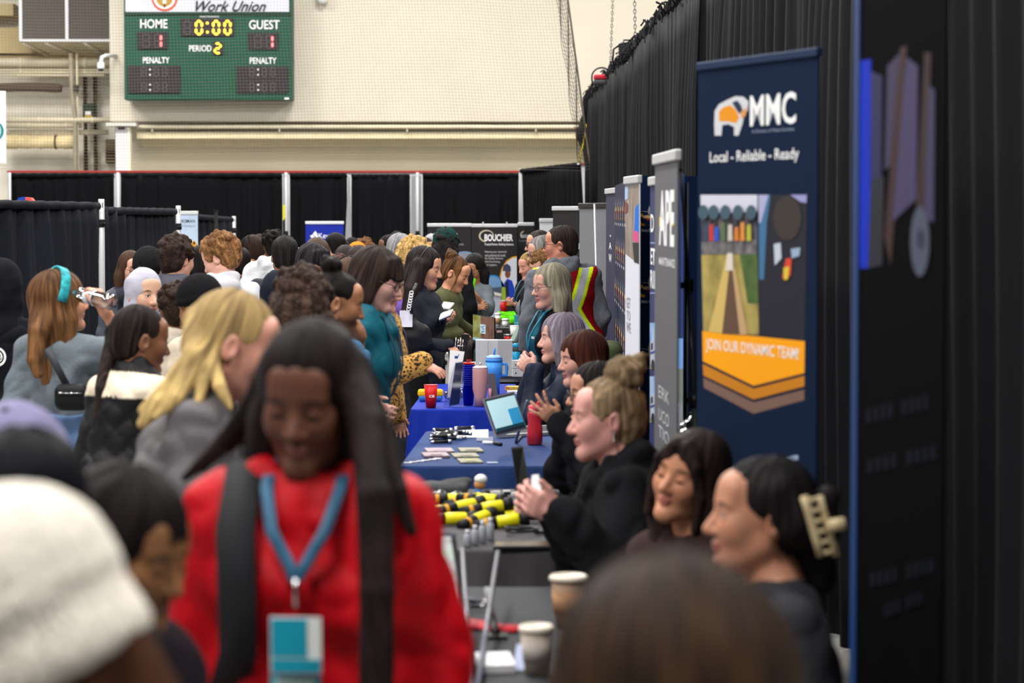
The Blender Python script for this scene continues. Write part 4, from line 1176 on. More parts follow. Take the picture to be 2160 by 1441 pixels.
# ---------------------------------------------------------------- pipe and drape
DRAPE = M('black_drape', (17, 18, 21), 0.85, bump=0.2, bscale=120, var=0.15, vscale=5, stretch=(1, 1, 0.1), spec=0.08)
DRAPEN = M('black_drape_near', (26, 28, 35), 0.8, bump=0.25, bscale=90, var=0.14, vscale=3, stretch=(1, 1, 0.15), spec=0.1)
def drape(label, p0, p1, z0, z1, z1b=None, mat=DRAPE, amp=0.035, wl=0.24, seed=1, name='drape', tube=0.03, group=None, gather=True, nz=10, cols=None):
    """folded cloth hung from p0 to p1 (x, y), from height z0 up to z1 .. z1b"""
    z1b = z1 if z1b is None else z1b
    p0 = Vector((*p0, 0)); p1 = Vector((*p1, 0)); L = (p1 - p0).length; u = (p1 - p0) / L; nn = Vector((u.y, -u.x, 0)); rd = random.Random(seed)
    t = thing(name, label, 'drape', (p0 + p1) / 2, group=group)
    n = max(24, int(L / wl * 12)); ph = [rd.uniform(0, 6.28) for _ in range(6)]
    b = MB(); vs = []; fs = []
    for i in range(n + 1):
        s = i / n; q = s * L; zt = z1 + (z1b - z1) * s
        f = math.sin(q / wl * 6.283 + 1.3 * math.sin(q * 1.7 + ph[0]) + ph[1]) * (0.55 + 0.45 * math.sin(q * 2.3 + ph[2])) + 0.45 * math.sin(q / wl * 12.7 + ph[3] + 2 * math.sin(q * 3.1))
        for j in range(nz + 1):
            v = j / nz
            a = amp * (0.35 + 0.65 * min(1, v * 2.5))
            vs.append(p0 + u * q + nn * (f * a + amp * 0.5 * math.sin(v * 3 + q * 2 + ph[4])) + Vector((0, 0, zt + (z0 - zt) * v)))
    m = nz + 1
    for i in range(n):
        for j in range(nz): fs.append((i * m + j, (i + 1) * m + j, (i + 1) * m + j + 1, i * m + j + 1))
    b.add(vs, fs, 0, True)
    o = W(b, 'cloth', mat, t)
    sol = o.modifiers.new('thickness', 'SOLIDIFY'); sol.thickness = 0.004
    if tube:
        b = MB(); b.tube([p0 + Vector((0, 0, z1 - tube)) - u * 0.0, p1 + Vector((0, 0, z1b - tube)) + u * 0.0], tube, 10); W(b, 'crossbar', ALUW, t)
        b = MB(); k = 30
        b.tube([p0 + u * (L * i / k) + Vector((0, 0, z1 + (z1b - z1) * i / k - tube + 0.004 * math.sin(i * 2.1))) for i in range(k + 1)], tube * 1.22, 10); W(b, 'rod_pocket', mat, t)
    return t
def upright(label, px, d, ytop, r, collar=None, name='drape_pole', group=None):
    t = thing(name, label, 'pole', (X(px, d), d, 0), group=group); x = X(px, d)
    b = MB(); b.lathe([(r, 0.01), (r, Z(ytop, d) - 0.004), (r * 0.9, Z(ytop, d))], 16, (x, d, 0)); W(b, 'tube', ALUW, t)
    b = MB(); b.box((x - 0.2, d - 0.2, 0.0), (x + 0.2, d + 0.2, 0.012)); W(b, 'base_plate', M('dark_steel', (60, 56, 52), 0.6), t)
    if collar:
        zc = Z(collar, d); b = MB(); b.lathe([(r * 1.15, -0.035), (r * 1.35, -0.03), (r * 1.35, 0.005), (r * 1.2, 0.015), (r * 1.35, 0.025), (r * 1.15, 0.035)], 16, (x, d, zc)); b.lathe([(r * 0.35, -0.02), (r * 0.35, 0.02)], 8, (x + r, d - r * 1.3, zc), R=Matrix.Rotation(math.pi / 2, 3, 'X')); W(b, 'locking_collar', BLACKP, t)
        for k in (-0.5, 0.5):
            b = MB(); b.box((x + k * r - 0.003, d - r - 0.002, Z(ytop, d) - 0.075), (x + k * r + 0.003, d - r * 0.7, Z(ytop, d) - 0.03)); W(b, 'slot', BLACKP, t)
    return t
DB = 40.0
bx = [22, 248, 603, 736, 872]
for i, (a, c, lb) in enumerate(((24, 243, 'black drape panel at the far left of the back row'), (257, 596, 'widest black drape panel of the back row, right of the first pole'), (612, 733, 'black drape panel behind the blue college banner'), (742, 865, 'black drape panel left of the double grey pole'), (892, 1094, 'black drape panel behind the dark contractor banners'))):
    drape(lb, (X(a, DB), DB), (X(c, DB), DB), 0.02, Z(366 if i != 3 else 368, DB), seed=i + 3, wl=0.33, amp=0.05)
drape('black drape panel rising at the right end of the back row', (X(1100, 39.6), 39.6), (X(1221, 36.5), 36.5), 0.02, Z(357, 39.6), Z(343, 36.5), seed=11, wl=0.2, amp=0.05)
for px, lb, co in ((22, 'slim silver pole at the left end of the back drape', None), (250, 'silver drape pole between the two left panels of the back row', None), (604, 'silver drape pole left of the blue college banner', 492), (881, 'silver drape pole between two grey drape edges', 492), (1097, 'thin silver pole near the right end of the back drape', None)):
    upright(lb, px, 39.8, 364 if px != 1097 else 356, 0.026 if px != 1097 else 0.014, co)
GREYD = M('grey_drape', (150, 152, 154), 0.8, var=0.06)
def sliver(label, pts, d):
    t = thing('drape', label, 'drape', (X(pts[0][0], d), d, 0)); b = MB(); b.prism([(X(x, d), Z(y, d) if y < 2000 else 0.01) for x, y in pts], d, d + 0.01); W(b, 'cloth', GREYD, t)
sliver('grey drape sliver showing between panels right of the blue banner', ((735.5, 373), (738, 373), (743, 530), (752, 9999), (720, 9999), (727, 530)), 39.9)
sliver('grey drape edge on the left of the double pole', ((868, 371), (877, 371), (877, 9999), (868, 9999)), 39.9)
sliver('grey drape edge on the right of the double pole', ((884, 371), (889, 371), (889, 9999), (884, 9999)), 39.9)
t = thing('feather_flag', 'thin yellow and black flag edge beside a silver pole', 'flag', (X(599, 39.5), 39.5, 0))
b = MB(); d = 39.5; b.prism([(X(597, d), Z(432, d)), (X(602, d), Z(432, d)), (X(602, d), Z(460, d)), (X(597, d), Z(466, d))], d, d + 0.01, 0); b.prism([(X(597, d), Z(466, d)), (X(602, d), Z(460, d)), (X(602, d), 0.01), (X(598, d), 0.01)], d, d + 0.01, 1); b.prism([(X(598, d), Z(368, d)), (X(601, d), Z(368, d)), (X(602, d), Z(432, d)), (X(597, d), Z(432, d))], d, d + 0.01, 2)
W(b, 'fabric', [M('flag_yellow', (212, 206, 30), 0.7), BLACKP, GREYD], t)

# booth dividers on the left, nearer
drape('black booth drape nearest the camera at the left edge', (X(-150, 19.5), 19.5), (X(207, 22.4), 22.4), 0.05, Z(419, 19.5), Z(428, 22.4), mat=DRAPEN, seed=21, wl=0.30, amp=0.045)
upright('silver booth pole with a black collar at the left, tallest in view', 215, 22.5, 420, 0.027, 471)
drape('black booth drape between the two collared silver poles', (X(197, 24.3), 24.3), (X(369, 26.8), 26.8), 0.05, Z(437, 24.3), Z(441, 26.8), mat=DRAPEN, seed=22, wl=0.30, amp=0.045)
upright('silver booth pole left of the excavator banner', 377, 27, 434, 0.026, 478)
drape('small black booth drape right of the excavator banner', (X(404, 32), 32), (X(489, 34), 34), 0.05, Z(452, 32), Z(459, 34), mat=DRAPEN, seed=23, wl=0.30, amp=0.04)
upright('farthest silver booth pole behind the boy in the pale hoodie', 494, 34.2, 456, 0.026, 486)
t = thing('drape_post', 'dark brown post standing above the small booth drape', 'post', (X(457, 32.2), 32.3, 0))
b = MB(); b.box((X(453.5, 32.3), 32.25, 0), (X(460, 32.3), 32.3, Z(443, 32.3)), bev=0.005); W(b, 'post_body', M('post_brown', (48, 42, 42), 0.6), t)
b = MB(); b.box((X(453, 32.3), 32.24, Z(447, 32.3)), (X(460.5, 32.3), 32.31, Z(443, 32.3))); W(b, 'cap', BLACKP, t)
t = thing('inflatable', 'rounded blue and red plastic piece peeking over the left booth drape', 'inflatable', P(53, 426, 23))
b = MB(); c = P(53, 424, 23)
pr = [(-0.088, -0.05), (-0.08, -0.005), (-0.062, 0.028), (-0.03, 0.036), (0.002, 0.034)]
b.prism([(c.x + x, c.z + z) for x, z in pr] + [(c.x + 0.002, c.z - 0.05)], c.y, c.y + 0.12, 0); W(b, 'blue_half', M('toy_blue', (32, 66, 168), 0.4), t)
b = MB(); b.prism([(c.x + 0.002, c.z - 0.05), (c.x + 0.002, c.z + 0.034), (c.x + 0.05, c.z + 0.028), (c.x + 0.072, c.z + 0.0), (c.x + 0.082, c.z - 0.05)], c.y, c.y + 0.12, 0); W(b, 'red_half', M('toy_red', (222, 84, 72), 0.4), t)
b = MB(); b.tube([(c.x, c.y + 0.06, c.z - 0.04), (c.x, c.y + 0.06, 0.0)], 0.03, 10); W(b, 'stand', BLACKP, t)

# ---------------------------------------------------------------- tall stage curtain on the right
CURT = M('stage_curtain', (21, 22, 26), 0.7, bump=0.2, bscale=80, var=0.12, vscale=3, stretch=(1, 1, 0.1), spec=0.12)
def cx(y): return 1.195 + (39.0 - y) * (1.42 - 1.195) / 19.0 if y > 20 else 1.42 + (20 - y) * 0.003
HT = 3.62
t = thing('stage_curtain', 'tall pleated black curtain along the whole right side', 'curtain', (1.4, 20, 0))
ys = [39.2, 34.4, 29.3, 24.0, 19.0, 14.2, 9.6, 3.8]
rd = random.Random(9)
for k in range(len(ys) - 1):
    ya, yb = ys[k], ys[k + 1]; L = ya - yb; wl = 0.40; n = int(L / wl * 14); b = MB(); vs = []; fs = []; nz = 12
    ph = [rd.uniform(0, 6.28) for _ in range(6)]
    for i in range(n + 1):
        y = ya + (yb - ya) * i / n; q = ya - y
        f = math.sin(q / wl * 6.283 + 1.5 * math.sin(q * 1.1 + ph[0]) + ph[1]) * (0.7 + 0.3 * math.sin(q * 1.9 + ph[2])) + 0.35 * math.sin(q / wl * 13.1 + ph[3])
        sag = 0.035 * abs(math.sin(q / 0.42 * 3.14159)) + 0.02 * math.sin(q * 3 + ph[4])
        for j in range(nz + 1):
            v = j / nz; a = 0.055 * (0.45 + 0.55 * min(1, v * 4))
            x = cx(y) + f * a + 0.02 * math.sin(v * 4 + q + ph[5]) + (0.10 * (1 - v) ** 2 if k == 0 and i < 4 else 0)
            vs.append(Vector((x, y, HT - sag * (1 - v) + (0.02 - HT) * v)))
    m = nz + 1
    for i in range(n):
        for j in range(nz): fs.append((i * m + j, (i + 1) * m + j, (i + 1) * m + j + 1, i * m + j + 1))
    b.add(vs, fs, 0, True); o = W(b, 'curtain_panel', CURT, t); sm = o.modifiers.new('thickness', 'SOLIDIFY'); sm.thickness = 0.006
b = MB(); b.tube([(cx(y) + 0.03, y, HT + 0.05) for y in (39.2, 30, 20, 12, 3.8)], 0.03, 10); b.tube([(cx(y) + 0.25, y, HT + 0.25) for y in (39.2, 30, 20, 12, 3.8)], 0.025, 10)
for i in range(70):
    y = 39 - i * 0.5; b.tube([(cx(y) + 0.03, y, HT + 0.05), (cx(y) + 0.25, y - 0.25, HT + 0.25)], 0.010, 6)
W(b, 'truss', M('truss_black', (30, 30, 32), 0.5, 0.4), t)
b = MB(); y = 39.1
while y > 4:
    for k in range(3):
        c = Vector((cx(y) - 0.03, y + rd.uniform(-0.1, 0.1), HT - 0.01)); d1 = Vector((rd.uniform(-0.10, 0.04), rd.uniform(-0.12, 0.12), rd.uniform(0.0, 0.10)))
        b.tube([c, c + d1 * 0.6 + Vector((0, 0, 0.04)), c + d1 + Vector((0, 0, rd.uniform(-0.10, 0.02)))], 0.011, 4)
    c = Vector((cx(y) + 0.02, y, HT + 0.03)); b.lathe([(0.01, -0.05), (0.045, -0.02), (0.045, 0.03), (0.01, 0.06)], 7, c)
    y -= 0.30
o = W(b, 'tie_knots', M('tie_black', (20, 20, 23), 0.8), t); o['kind'] = 'stuff'
b = MB(); F = Field((0.9, 38.8, 2.6), (1.6, 39.8, 4.0), 0.03)
for q in ((0, 0, 3.55, .12), (-0.05, 0, 3.40, .09), (-.07, .05, 3.25, .08), (-.09, 0, 3.05, .13), (-.06, 0, 2.9, .10), (-0.03, 0, 2.75, .08)): F.ell((1.19 + q[0], 39.2 + q[1], q[2]), (q[3], q[3], q[3] * 1.2), k=0.06)
F.warp(lambda x, y, z: 0.02 * vnoise(x * 18, y * 18, z * 14))
tm = ROOTM[t.name]; o = F.mesh('tied_back_bundle', CURT, None); o.parent = t; o.location = -Vector((1.4, 20, 0))

def chain(label, px0, px1, y1, d):
    t = thing('chain', label, 'chain', P(px1, y1, d)); b = MB(); k = 0; y = -40.0
    st = 0.042 * FPX / d
    while y < y1:
        f = (y + 40) / (y1 + 40); c = P(px0 + (px1 - px0) * f, y, d); n = 8; ax = (1, 0) if k % 2 == 0 else (0, 1)
        b.tube([c + Vector((0.014 * math.cos(a) * ax[0], 0.014 * math.cos(a) * ax[1], 0.028 * math.sin(a))) for a in [2 * math.pi * i / n for i in range(n + 1)]], 0.0045, 4, cap=False)
        y += st; k += 1
    W(b, 'links', M('chain_steel', (120, 118, 112), 0.4, 0.7), t)
chain('thin hanging chain on the left, above the red hoist', 1294, 1287, 152, 33.5)
chain('hanging steel chain above the black hoist', 1338, 1340, 88, 28.3)
t = thing('chain_hoist', 'black chain hoist motor sitting on top of the tall curtain', 'hoist', P(1332, 122, 28.2))
b = MB(); c = P(1325, 104, 28.2); b.box(c + Vector((-0.10, -0.11, -0.06)), c + Vector((0.10, 0.11, 0.07)), bev=0.025)
for i in range(5): b.box(c + Vector((-0.105, -0.115, -0.05 + i * 0.024)), c + Vector((0.105, 0.115, -0.04 + i * 0.024)))
W(b, 'motor_body', M('hoist_black', (40, 40, 42), 0.45), t)
b = MB(); b.tube([c + Vector((-0.05, 0, 0.07)), c + Vector((-0.05, 0, 0.10)), c + Vector((0.08, 0, 0.10)), c + Vector((0.08, 0, 0.07))], 0.01, 6); W(b, 'top_handle', BLACKP, t)
b = MB(); b.tube([c + Vector((-0.10, -0.02, 0.04)), c + Vector((-0.16, -0.02, 0.0)), c + Vector((-0.17, -0.02, -0.12)), c + Vector((-0.15, -0.02, -0.22))], 0.012, 6); W(b, 'cable', BLACKP, t)
t = thing('chain_hoist', 'red and black hoist with a looped cable at the far end of the curtain', 'hoist', P(1272, 178, 33.3))
c = P(1266, 166, 33.3)
b = MB(); b.box(c + Vector((-0.09, -0.09, -0.075)), c + Vector((0.09, 0.09, -0.015)), bev=0.02); W(b, 'motor_body', M('hoist_grey', (70, 70, 72), 0.5), t)
b = MB(); b.box(c + Vector((-0.085, -0.085, -0.012)), c + Vector((0.085, 0.08, 0.05)), bev=0.02); W(b, 'red_cover', M('hoist_red', (190, 40, 60), 0.5), t)
b = MB(); b.tube([c + Vector((-0.10 + 0.0, -0.03, -0.10))] + [c + Vector((0.02 + 0.13 * math.cos(a), -0.03, 0.02 + 0.12 * math.sin(a))) for a in [math.pi - i * math.pi / 10 for i in range(11)]] + [c + Vector((0.16, 0, -0.08))], 0.012, 6); W(b, 'cable_loop', BLACKP, t)

# ================================================================ banners
class Ban:
    """upright banner from pL to pR (x, y on the floor), printed side towards us; coordinates on it are metres from its middle and height"""
    def __init__(s, name, label, cat, pL, pR, z0, z1, mat, rail=True, th=0.006, base=True, back=None, group=None, panel='print_panel', railm=None):
        pL, pR = Vector((*pL, 0)), Vector((*pR, 0)); v = pR - pL; s.w = v.length; s.rz = math.atan2(v.y, v.x)
        s.t = thing(name, label, cat, (pL + pR) / 2, s.rz, group); s.M = ROOTM[s.t.name]; s.inv = s.M.inverted(); s.z0, s.z1, s.k = z0, z1, 0
        b = MB(); b.box((-s.w / 2, 0, z0), (s.w / 2, th, z1)); b.build(panel, mat, s.t)
        if rail:
            b = MB(); b.box((-s.w / 2 - 0.005, -0.012, z1 - 0.02), (s.w / 2 + 0.005, 0.016, z1 + 0.022), bev=0.006); b.build('top_rail', railm or ALUW, s.t)
        if base:
            b = MB(); b.box((-s.w / 2, -0.05, 0.0), (s.w / 2, 0.05, max(0.06, z0 + 0.005)), bev=0.01); b.build('base_cassette', ALU, s.t)
            b = MB(); b.tube([(0, 0.03, 0.06), (0, 0.03, z1)], 0.008, 8); b.build('support_pole', ALU, s.t)
    def uv(s, px, py):
        """where the line of sight through a pixel meets the banner"""
        q = s.inv @ Vector((0, 0, CAM_H)); r = (s.inv.to_3x3() @ (P(px, py, 10) - Vector((0, 0, CAM_H))))
        t = -q.y / r.y; p = q + r * t; return p.x, p.z
    def poly(s, pts, mat, name='print', px=True, depth=None):
        s.k += 1; y = -0.0008 - 0.0002 * s.k if depth is None else -depth
        pp = [s.uv(*p) for p in pts] if px else pts
        b = MB(); b.prism(pp, y, y + 0.001); return b.build(name, mat, s.t)
    def polys(s, lst, name='print', px=True):
        s.k += 1; mats = []; b = MB()
        for i, (pts, m) in enumerate(lst):
            if m not in mats: mats.append(m)
            pp = [s.uv(*p) for p in pts] if px else pts
            y = -0.0008 - 0.0004 * i; b.prism(pp, y, y + 0.0003, mats.index(m))
        return b.build(name, mats, s.t)
    def text(s, body, px, py, w, h, mat=None, k=None, **kw):
        """text centred at a pixel, w and h in metres"""
        s.k += 1; x, z = s.uv(px, py)
        return lettering(body, s.t, mat or WHITE, (x, -0.0012, z), (1, 0, 0), (0, 0, 1), w, h, **kw)
    def textpx(s, body, x0, y0, x1, y1, mat=None, **kw):
        a = s.uv(x0, (y0 + y1) / 2); c = s.uv(x1, (y0 + y1) / 2); e = s.uv((x0 + x1) / 2, y0); f = s.uv((x0 + x1) / 2, y1)
        s.k += 1
        return lettering(body, s.t, mat or WHITE, ((a[0] + c[0]) / 2, -0.0016, (e[1] + f[1]) / 2), (1, 0, 0), (0, 0, 1), abs(c[0] - a[0]), abs(e[1] - f[1]), **kw)

def C(r, g, bl, rough=0.6): return M('c_%d_%d_%d_%d' % (r, g, bl, rough * 100), (r, g, bl), rough)
def ell(cx, cy, rx, ry, n=18, a0=0, a1=6.2832): return [(cx + rx * math.cos(a0 + (a1 - a0) * i / n), cy + ry * math.sin(a0 + (a1 - a0) * i / n)) for i in range(n)]

NAVY = M('banner_navy', (8, 28, 56), 0.75, spec=0.1); NAVYD = M('banner_navy_dark', (27, 34, 66), 0.55)
def photo_mat(key, cols, scale, stretch=(1, 1, 1)):
    """blotchy print: noise through a colour ramp"""
    m = bpy.data.materials.new(key); m.use_nodes = True; nt = m.node_tree; b = nt.nodes['Principled BSDF']; b.inputs['Roughness'].default_value = 0.5
    tc = nt.nodes.new('ShaderNodeTexCoord'); mp = nt.nodes.new('ShaderNodeMapping'); mp.inputs['Scale'].default_value = stretch
    n = nt.nodes.new('ShaderNodeTexNoise'); n.inputs['Scale'].default_value = scale; n.inputs['Detail'].default_value = 5
    r = nt.nodes.new('ShaderNodeValToRGB'); e = r.color_ramp.elements
    nt.links.new(tc.outputs['Object'], mp.inputs['Vector']); nt.links.new(mp.outputs['Vector'], n.inputs['Vector']); nt.links.new(n.outputs['Fac'], r.inputs['Fac']); nt.links.new(r.outputs['Color'], b.inputs['Base Color'])
    e[0].position = 0.3; e[0].color = (*lin(cols[0]), 1); e[1].position = 0.7; e[1].color = (*lin(cols[-1]), 1)
    for i, c in enumerate(cols[1:-1]):
        x = e.new(0.3 + 0.4 * (i + 1) / (len(cols) - 1)); x.color = (*lin(c), 1)
    return m

# tall navy banner
B = Ban('roll_up_banner', 'tall navy banner with a bison logo and an orange arrow, in front of the curtain', 'banner', (X(1471, 8.55), 8.55), (X(1723, 7.75), 7.75), 0.03, 2.347, NAVY, rail=False)
mb = MB(); mb.box((-B.w / 2 - 0.004, -0.008, 2.322), (B.w / 2 + 0.004, 0.014, 2.350), bev=0.005); mb.build('top_rail', C(20, 42, 74), B.t)
B.textpx('MMC', 1583, 197, 1680, 264, WHITE, bold=0.02)
B.textpx('A Division of Metis Services', 1587, 271, 1676, 278, C(150, 164, 190))
B.textpx('Local - Reliable - Ready', 1498, 316, 1686, 346, WHITE, bold=0.008)
SIL = C(206, 208, 214)
B.polys([([(1508, 286), (1507, 262), (1508, 234), (1517, 220), (1534, 211), (1552, 203), (1568, 204), (1579, 214), (1578, 232), (1570, 246), (1566, 262), (1558, 286), (1549, 286), (1549, 268), (1537, 262), (1524, 264), (1522, 286)], SIL),
         ([(1518, 256), (1517, 236), (1527, 226), (1541, 222), (1553, 232), (1560, 248), (1553, 260), (1536, 256)], M('bison_orange', (226, 146, 28), 0.55)),
         ([(1545, 216), (1556, 212), (1564, 222), (1568, 236), (1560, 240), (1552, 228)], C(34, 48, 74)), ([(1562, 238), (1576, 226), (1574, 244), (1566, 250)], C(214, 150, 90))], 'bison_logo')
# photographs printed on it
PH = [([(1478, 411), (1598, 411), (1598, 449), (1479, 452)], C(206, 208, 224)), ([(1479, 452), (1598, 446), (1598, 532), (1480, 534)], photo_mat('crowd_print', [(30, 34, 50), (70, 70, 90), (120, 112, 110)], 14)),
      ([(1480, 510), (1598, 505), (1598, 536), (1480, 537)], photo_mat('gravel_print', [(56, 58, 74), (130, 126, 124)], 24))]
for i, (x, c) in enumerate(((1490, (60, 70, 90)), (1502, (190, 60, 50)), (1513, (44, 90, 190)), (1528, (90, 110, 70)), (1543, (200, 190, 180)), (1557, (206, 120, 50)), (1570, (214, 140, 60)), (1584, (176, 176, 60)))):
    PH.append(([(x - 4, 470 + (i % 3) * 5), (x + 4, 468 + (i % 3) * 5), (x + 5, 508), (x - 5, 508)], C(*c))); PH.append((ell(x, 462 + (i % 3) * 5, 3.5, 5, 8), C(60, 48, 44)))
for x in (1488, 1510, 1535, 1562, 1590): PH.append((ell(x, 448, 11, 16, 10), C(66, 90, 104)))
B.polys(PH, 'crowd_photo')
B.polys([([(1480, 537), (1598, 533), (1601, 707), (1484, 699)], photo_mat('field_print', [(96, 92, 44), (158, 142, 74), (190, 168, 96)], 9)), ([(1560, 534), (1598, 533), (1600, 640), (1578, 640)], photo_mat('bush_print', [(46, 74, 36), (90, 118, 52)], 12)),
         ([(1534, 536), (1546, 536), (1552, 706), (1496, 700)], C(206, 178, 104)), ([(1540, 560), (1548, 560), (1562, 706), (1524, 704)], C(98, 74, 60)), ([(1546, 566), (1552, 566), (1578, 706), (1562, 706)], C(190, 158, 116)), ([(1536, 534), (1547, 534), (1548, 570), (1532, 572)], C(214, 206, 196))], 'trench_photo')
B.polys([([(1599, 411), (1703, 411), (1698, 719), (1601, 707)], C(34, 34, 46)), ([(1601, 411), (1626, 411), (1618, 470), (1612, 590), (1602, 590)], C(64, 110, 150)), ([(1601, 411), (1622, 411), (1606, 470), (1601, 470)], C(170, 170, 206)),
         ([(1668, 411), (1703, 411), (1702, 428), (1690, 426)], C(150, 150, 200)), (ell(1662, 460, 30, 48, 16), C(58, 52, 50)), ([(1634, 515), (1648, 512), (1650, 545), (1636, 560)], C(190, 200, 214)), ([(1670, 525), (1690, 522), (1688, 540), (1672, 545)], C(150, 170, 196)),
         ([(1660, 545), (1672, 545), (1670, 580), (1658, 592), (1652, 585)], C(206, 70, 50)), ([(1655, 565), (1667, 562), (1664, 590), (1656, 590)], C(216, 190, 60))], 'worker_photo')
B.polys([([(1482, 698), (1698, 720), (1697, 787), (1590, 814), (1483, 762)], M('arrow_yellow', (252, 166, 4), 0.5))], 'yellow_arrow')
B.polys([([(1483, 768), (1590, 820), (1697, 793), (1697, 815), (1590, 843), (1484, 792)], M('arrow_ochre', (200, 126, 22), 0.5))], 'ochre_chevron')
B.polys([([(1484, 797), (1590, 849), (1697, 822), (1697, 844), (1590, 873), (1485, 818)], M('arrow_brown', (122, 94, 84), 0.5))], 'brown_chevron')
B.textpx('JOIN OUR DYNAMIC TEAM!', 1490, 724, 1686, 755, WHITE, bold=0.004)
B.polys([([(1660, 963), (1684, 960), (1684, 970), (1660, 973)], C(150, 170, 200))], 'web_address_line')

# dark glossy banner in front of the near curtain
BLK = M('banner_black', (3, 3, 5), 0.8, spec=0.02)
B = Ban('roll_up_banner', 'very dark banner with a navy edge nearest the camera at the right', 'banner', (X(1812, 6.05), 6.05), (X(1992, 5.3), 5.3), 0.03, 2.42, BLK, rail=False)
mb = MB(); mb.box((-B.w / 2 - 0.055, -0.004, 0.03), (-B.w / 2, 0.03, 2.42)); mb.build('navy_edge', M('edge_navy', (26, 58, 108), 0.45), B.t)
BLUEP = M('print_bright_blue', (6, 40, 176), 0.6, spec=0.08)
B.polys([([(1814, 128), (1838, 125), (1836, 470), (1832, 566), (1814, 566)], BLUEP), ([(1838, 150), (1862, 160), (1860, 380), (1838, 380)], C(14, 20, 70)), ([(1838, 380), (1866, 372), (1862, 560), (1832, 566)], C(8, 10, 30))], 'blue_print')
B.polys([([(1872, 140), (1900, 110), (1900, 330), (1866, 360)], C(44, 37, 70)), ([(1900, 100), (1914, 96), (1896, 360), (1880, 560), (1866, 500)], C(44, 10, 16)), ([(1914, 120), (1938, 140), (1934, 420), (1884, 468)], C(54, 46, 86)),
         ([(1952, 110), (1966, 112), (1958, 440), (1934, 440)], C(38, 12, 18)), ([(1962, 180), (1974, 190), (1972, 470), (1952, 460)], C(48, 41, 80)), (ell(1943, 510, 20, 74, 18), C(64, 70, 92)), (ell(1945, 505, 8, 22, 12), C(26, 30, 60))], 'garment_print')
FAINT = M('faint_lettering', (16, 19, 28), 0.8, spec=0.03)
for (x0, y0, x1, y1) in ((1828, 848, 1964, 880), (1830, 955, 1980, 985), (1836, 1195, 1974, 1225), (1866, 1262, 1950, 1290)):
    for k in range(9):
        xa = x0 + (x1 - x0) * k / 9; xb = xa + (x1 - x0) / 12; sh = (1 - (k + 0.5) / 9 * 2) * 16
        if k in (4,): continue
        B.k = 3; B.poly([(xa, y0 + sh), (xb, y0 + sh - 2), (xb, y1 + sh - 2), (xa, y1 + sh)], FAINT, 'faded_mark')

# grey banner
GREYB = M('banner_grey', (98, 98, 104), 0.55)
B = Ban('roll_up_banner', 'narrow-looking grey banner with yellow and white letters and a silver top bar', 'banner', (X(1381, 10.2), 10.2), (X(1428, 9.27), 9.27), 0.05, 2.06, GREYB)
B.textpx('APE', 1391, 401, 1423, 519, WHITE, bold=0.035)
B.polys([([(1391, 458), (1397.5, 458), (1397.5, 478), (1391, 478)], M('print_yellow', (232, 208, 40), 0.5)), ([(1413, 456), (1420, 455), (1421, 477), (1414, 478)], M('print_yellow'))], 'yellow_bar')
B.textpx('MAINTENANCE', 1391, 545, 1424, 562, WHITE, bold=0.01)
for i, y in enumerate((820, 868, 905)): B.textpx(('ERK', 'UCO', 'TIO')[i], 1390, y, 1412, y + 26, C(200, 202, 208))
# slim blue banner edge behind it
B = Ban('roll_up_banner', 'slim blue banner edge with a sky photo, right behind the grey banner', 'banner', (X(1424, 11.4), 11.4), (X(1441, 10.9), 10.9), 0.0, 2.02, M('banner_blue_deep', (24, 50, 104), 0.55), rail=False, base=False)
B.polys([([(1429, 714), (1441, 714), (1441, 778), (1429, 778)], C(120, 164, 226)), ([(1430, 778), (1441, 778), (1441, 850), (1430, 850)], photo_mat('grass_print', [(90, 100, 96), (150, 158, 150)], 40)), ([(1431, 850), (1441, 850), (1441, 920), (1431, 920)], photo_mat('snow_print', [(60, 64, 70), (190, 194, 204)], 24, (1, 1, 0.5)))], 'sky_photo')
B = Ban('roll_up_banner', 'plain charcoal banner edge between the slim blue banner and the leaning pole', 'banner', (X(1441, 11.2), 11.2), (X(1449, 10.9), 10.9), 0.0, 1.98, M('banner_charcoal', (66, 68, 76), 0.6), rail=False, base=False)
# leaning telescopic pole
t = thing('light_stand', 'thin black telescopic stand leaning between the grey and navy banners', 'stand', (X(1465, 9.3), 9.3, 0))
a, m1, m2, e = P(1436, 362, 9.75), P(1453, 602, 9.55), P(1465, 845, 9.4), Vector((X(1474, 9.35), 9.35, 0.02))
for nm, p, q, r in (('upper_tube', a, m1, 0.007), ('middle_tube', m1, m2, 0.010), ('lower_tube', m2, e, 0.013)):
    b = MB(); b.tube([p, q], r, 10); W(b, nm, M('stand_grey', (76, 78, 82), 0.35, 0.6), t)
for p in (m1, m2):
    b = MB(); b.tube([p + Vector((0, 0, 0.025)), p - Vector((0, 0, 0.025))], 0.018, 10); b.box(p + Vector((-0.032, -0.006, -0.012)), p + Vector((-0.012, 0.006, 0.012))); W(b, 'clamp', BLACKP, t)
b = MB(); b.tube([a, a + Vector((-0.012, 0, 0.012)), a + Vector((-0.02, 0, 0.016))], 0.008, 8); W(b, 'tip_hook', BLACKP, t)
for an in (0.5, 2.6, 4.7):
    b = MB(); b.tube([e + Vector((0, 0, 0.35)), e + Vector((0.045 * math.cos(an), 0.16 * math.sin(an), -0.01))], 0.008, 8); W(b, 'leg', BLACKP, t)
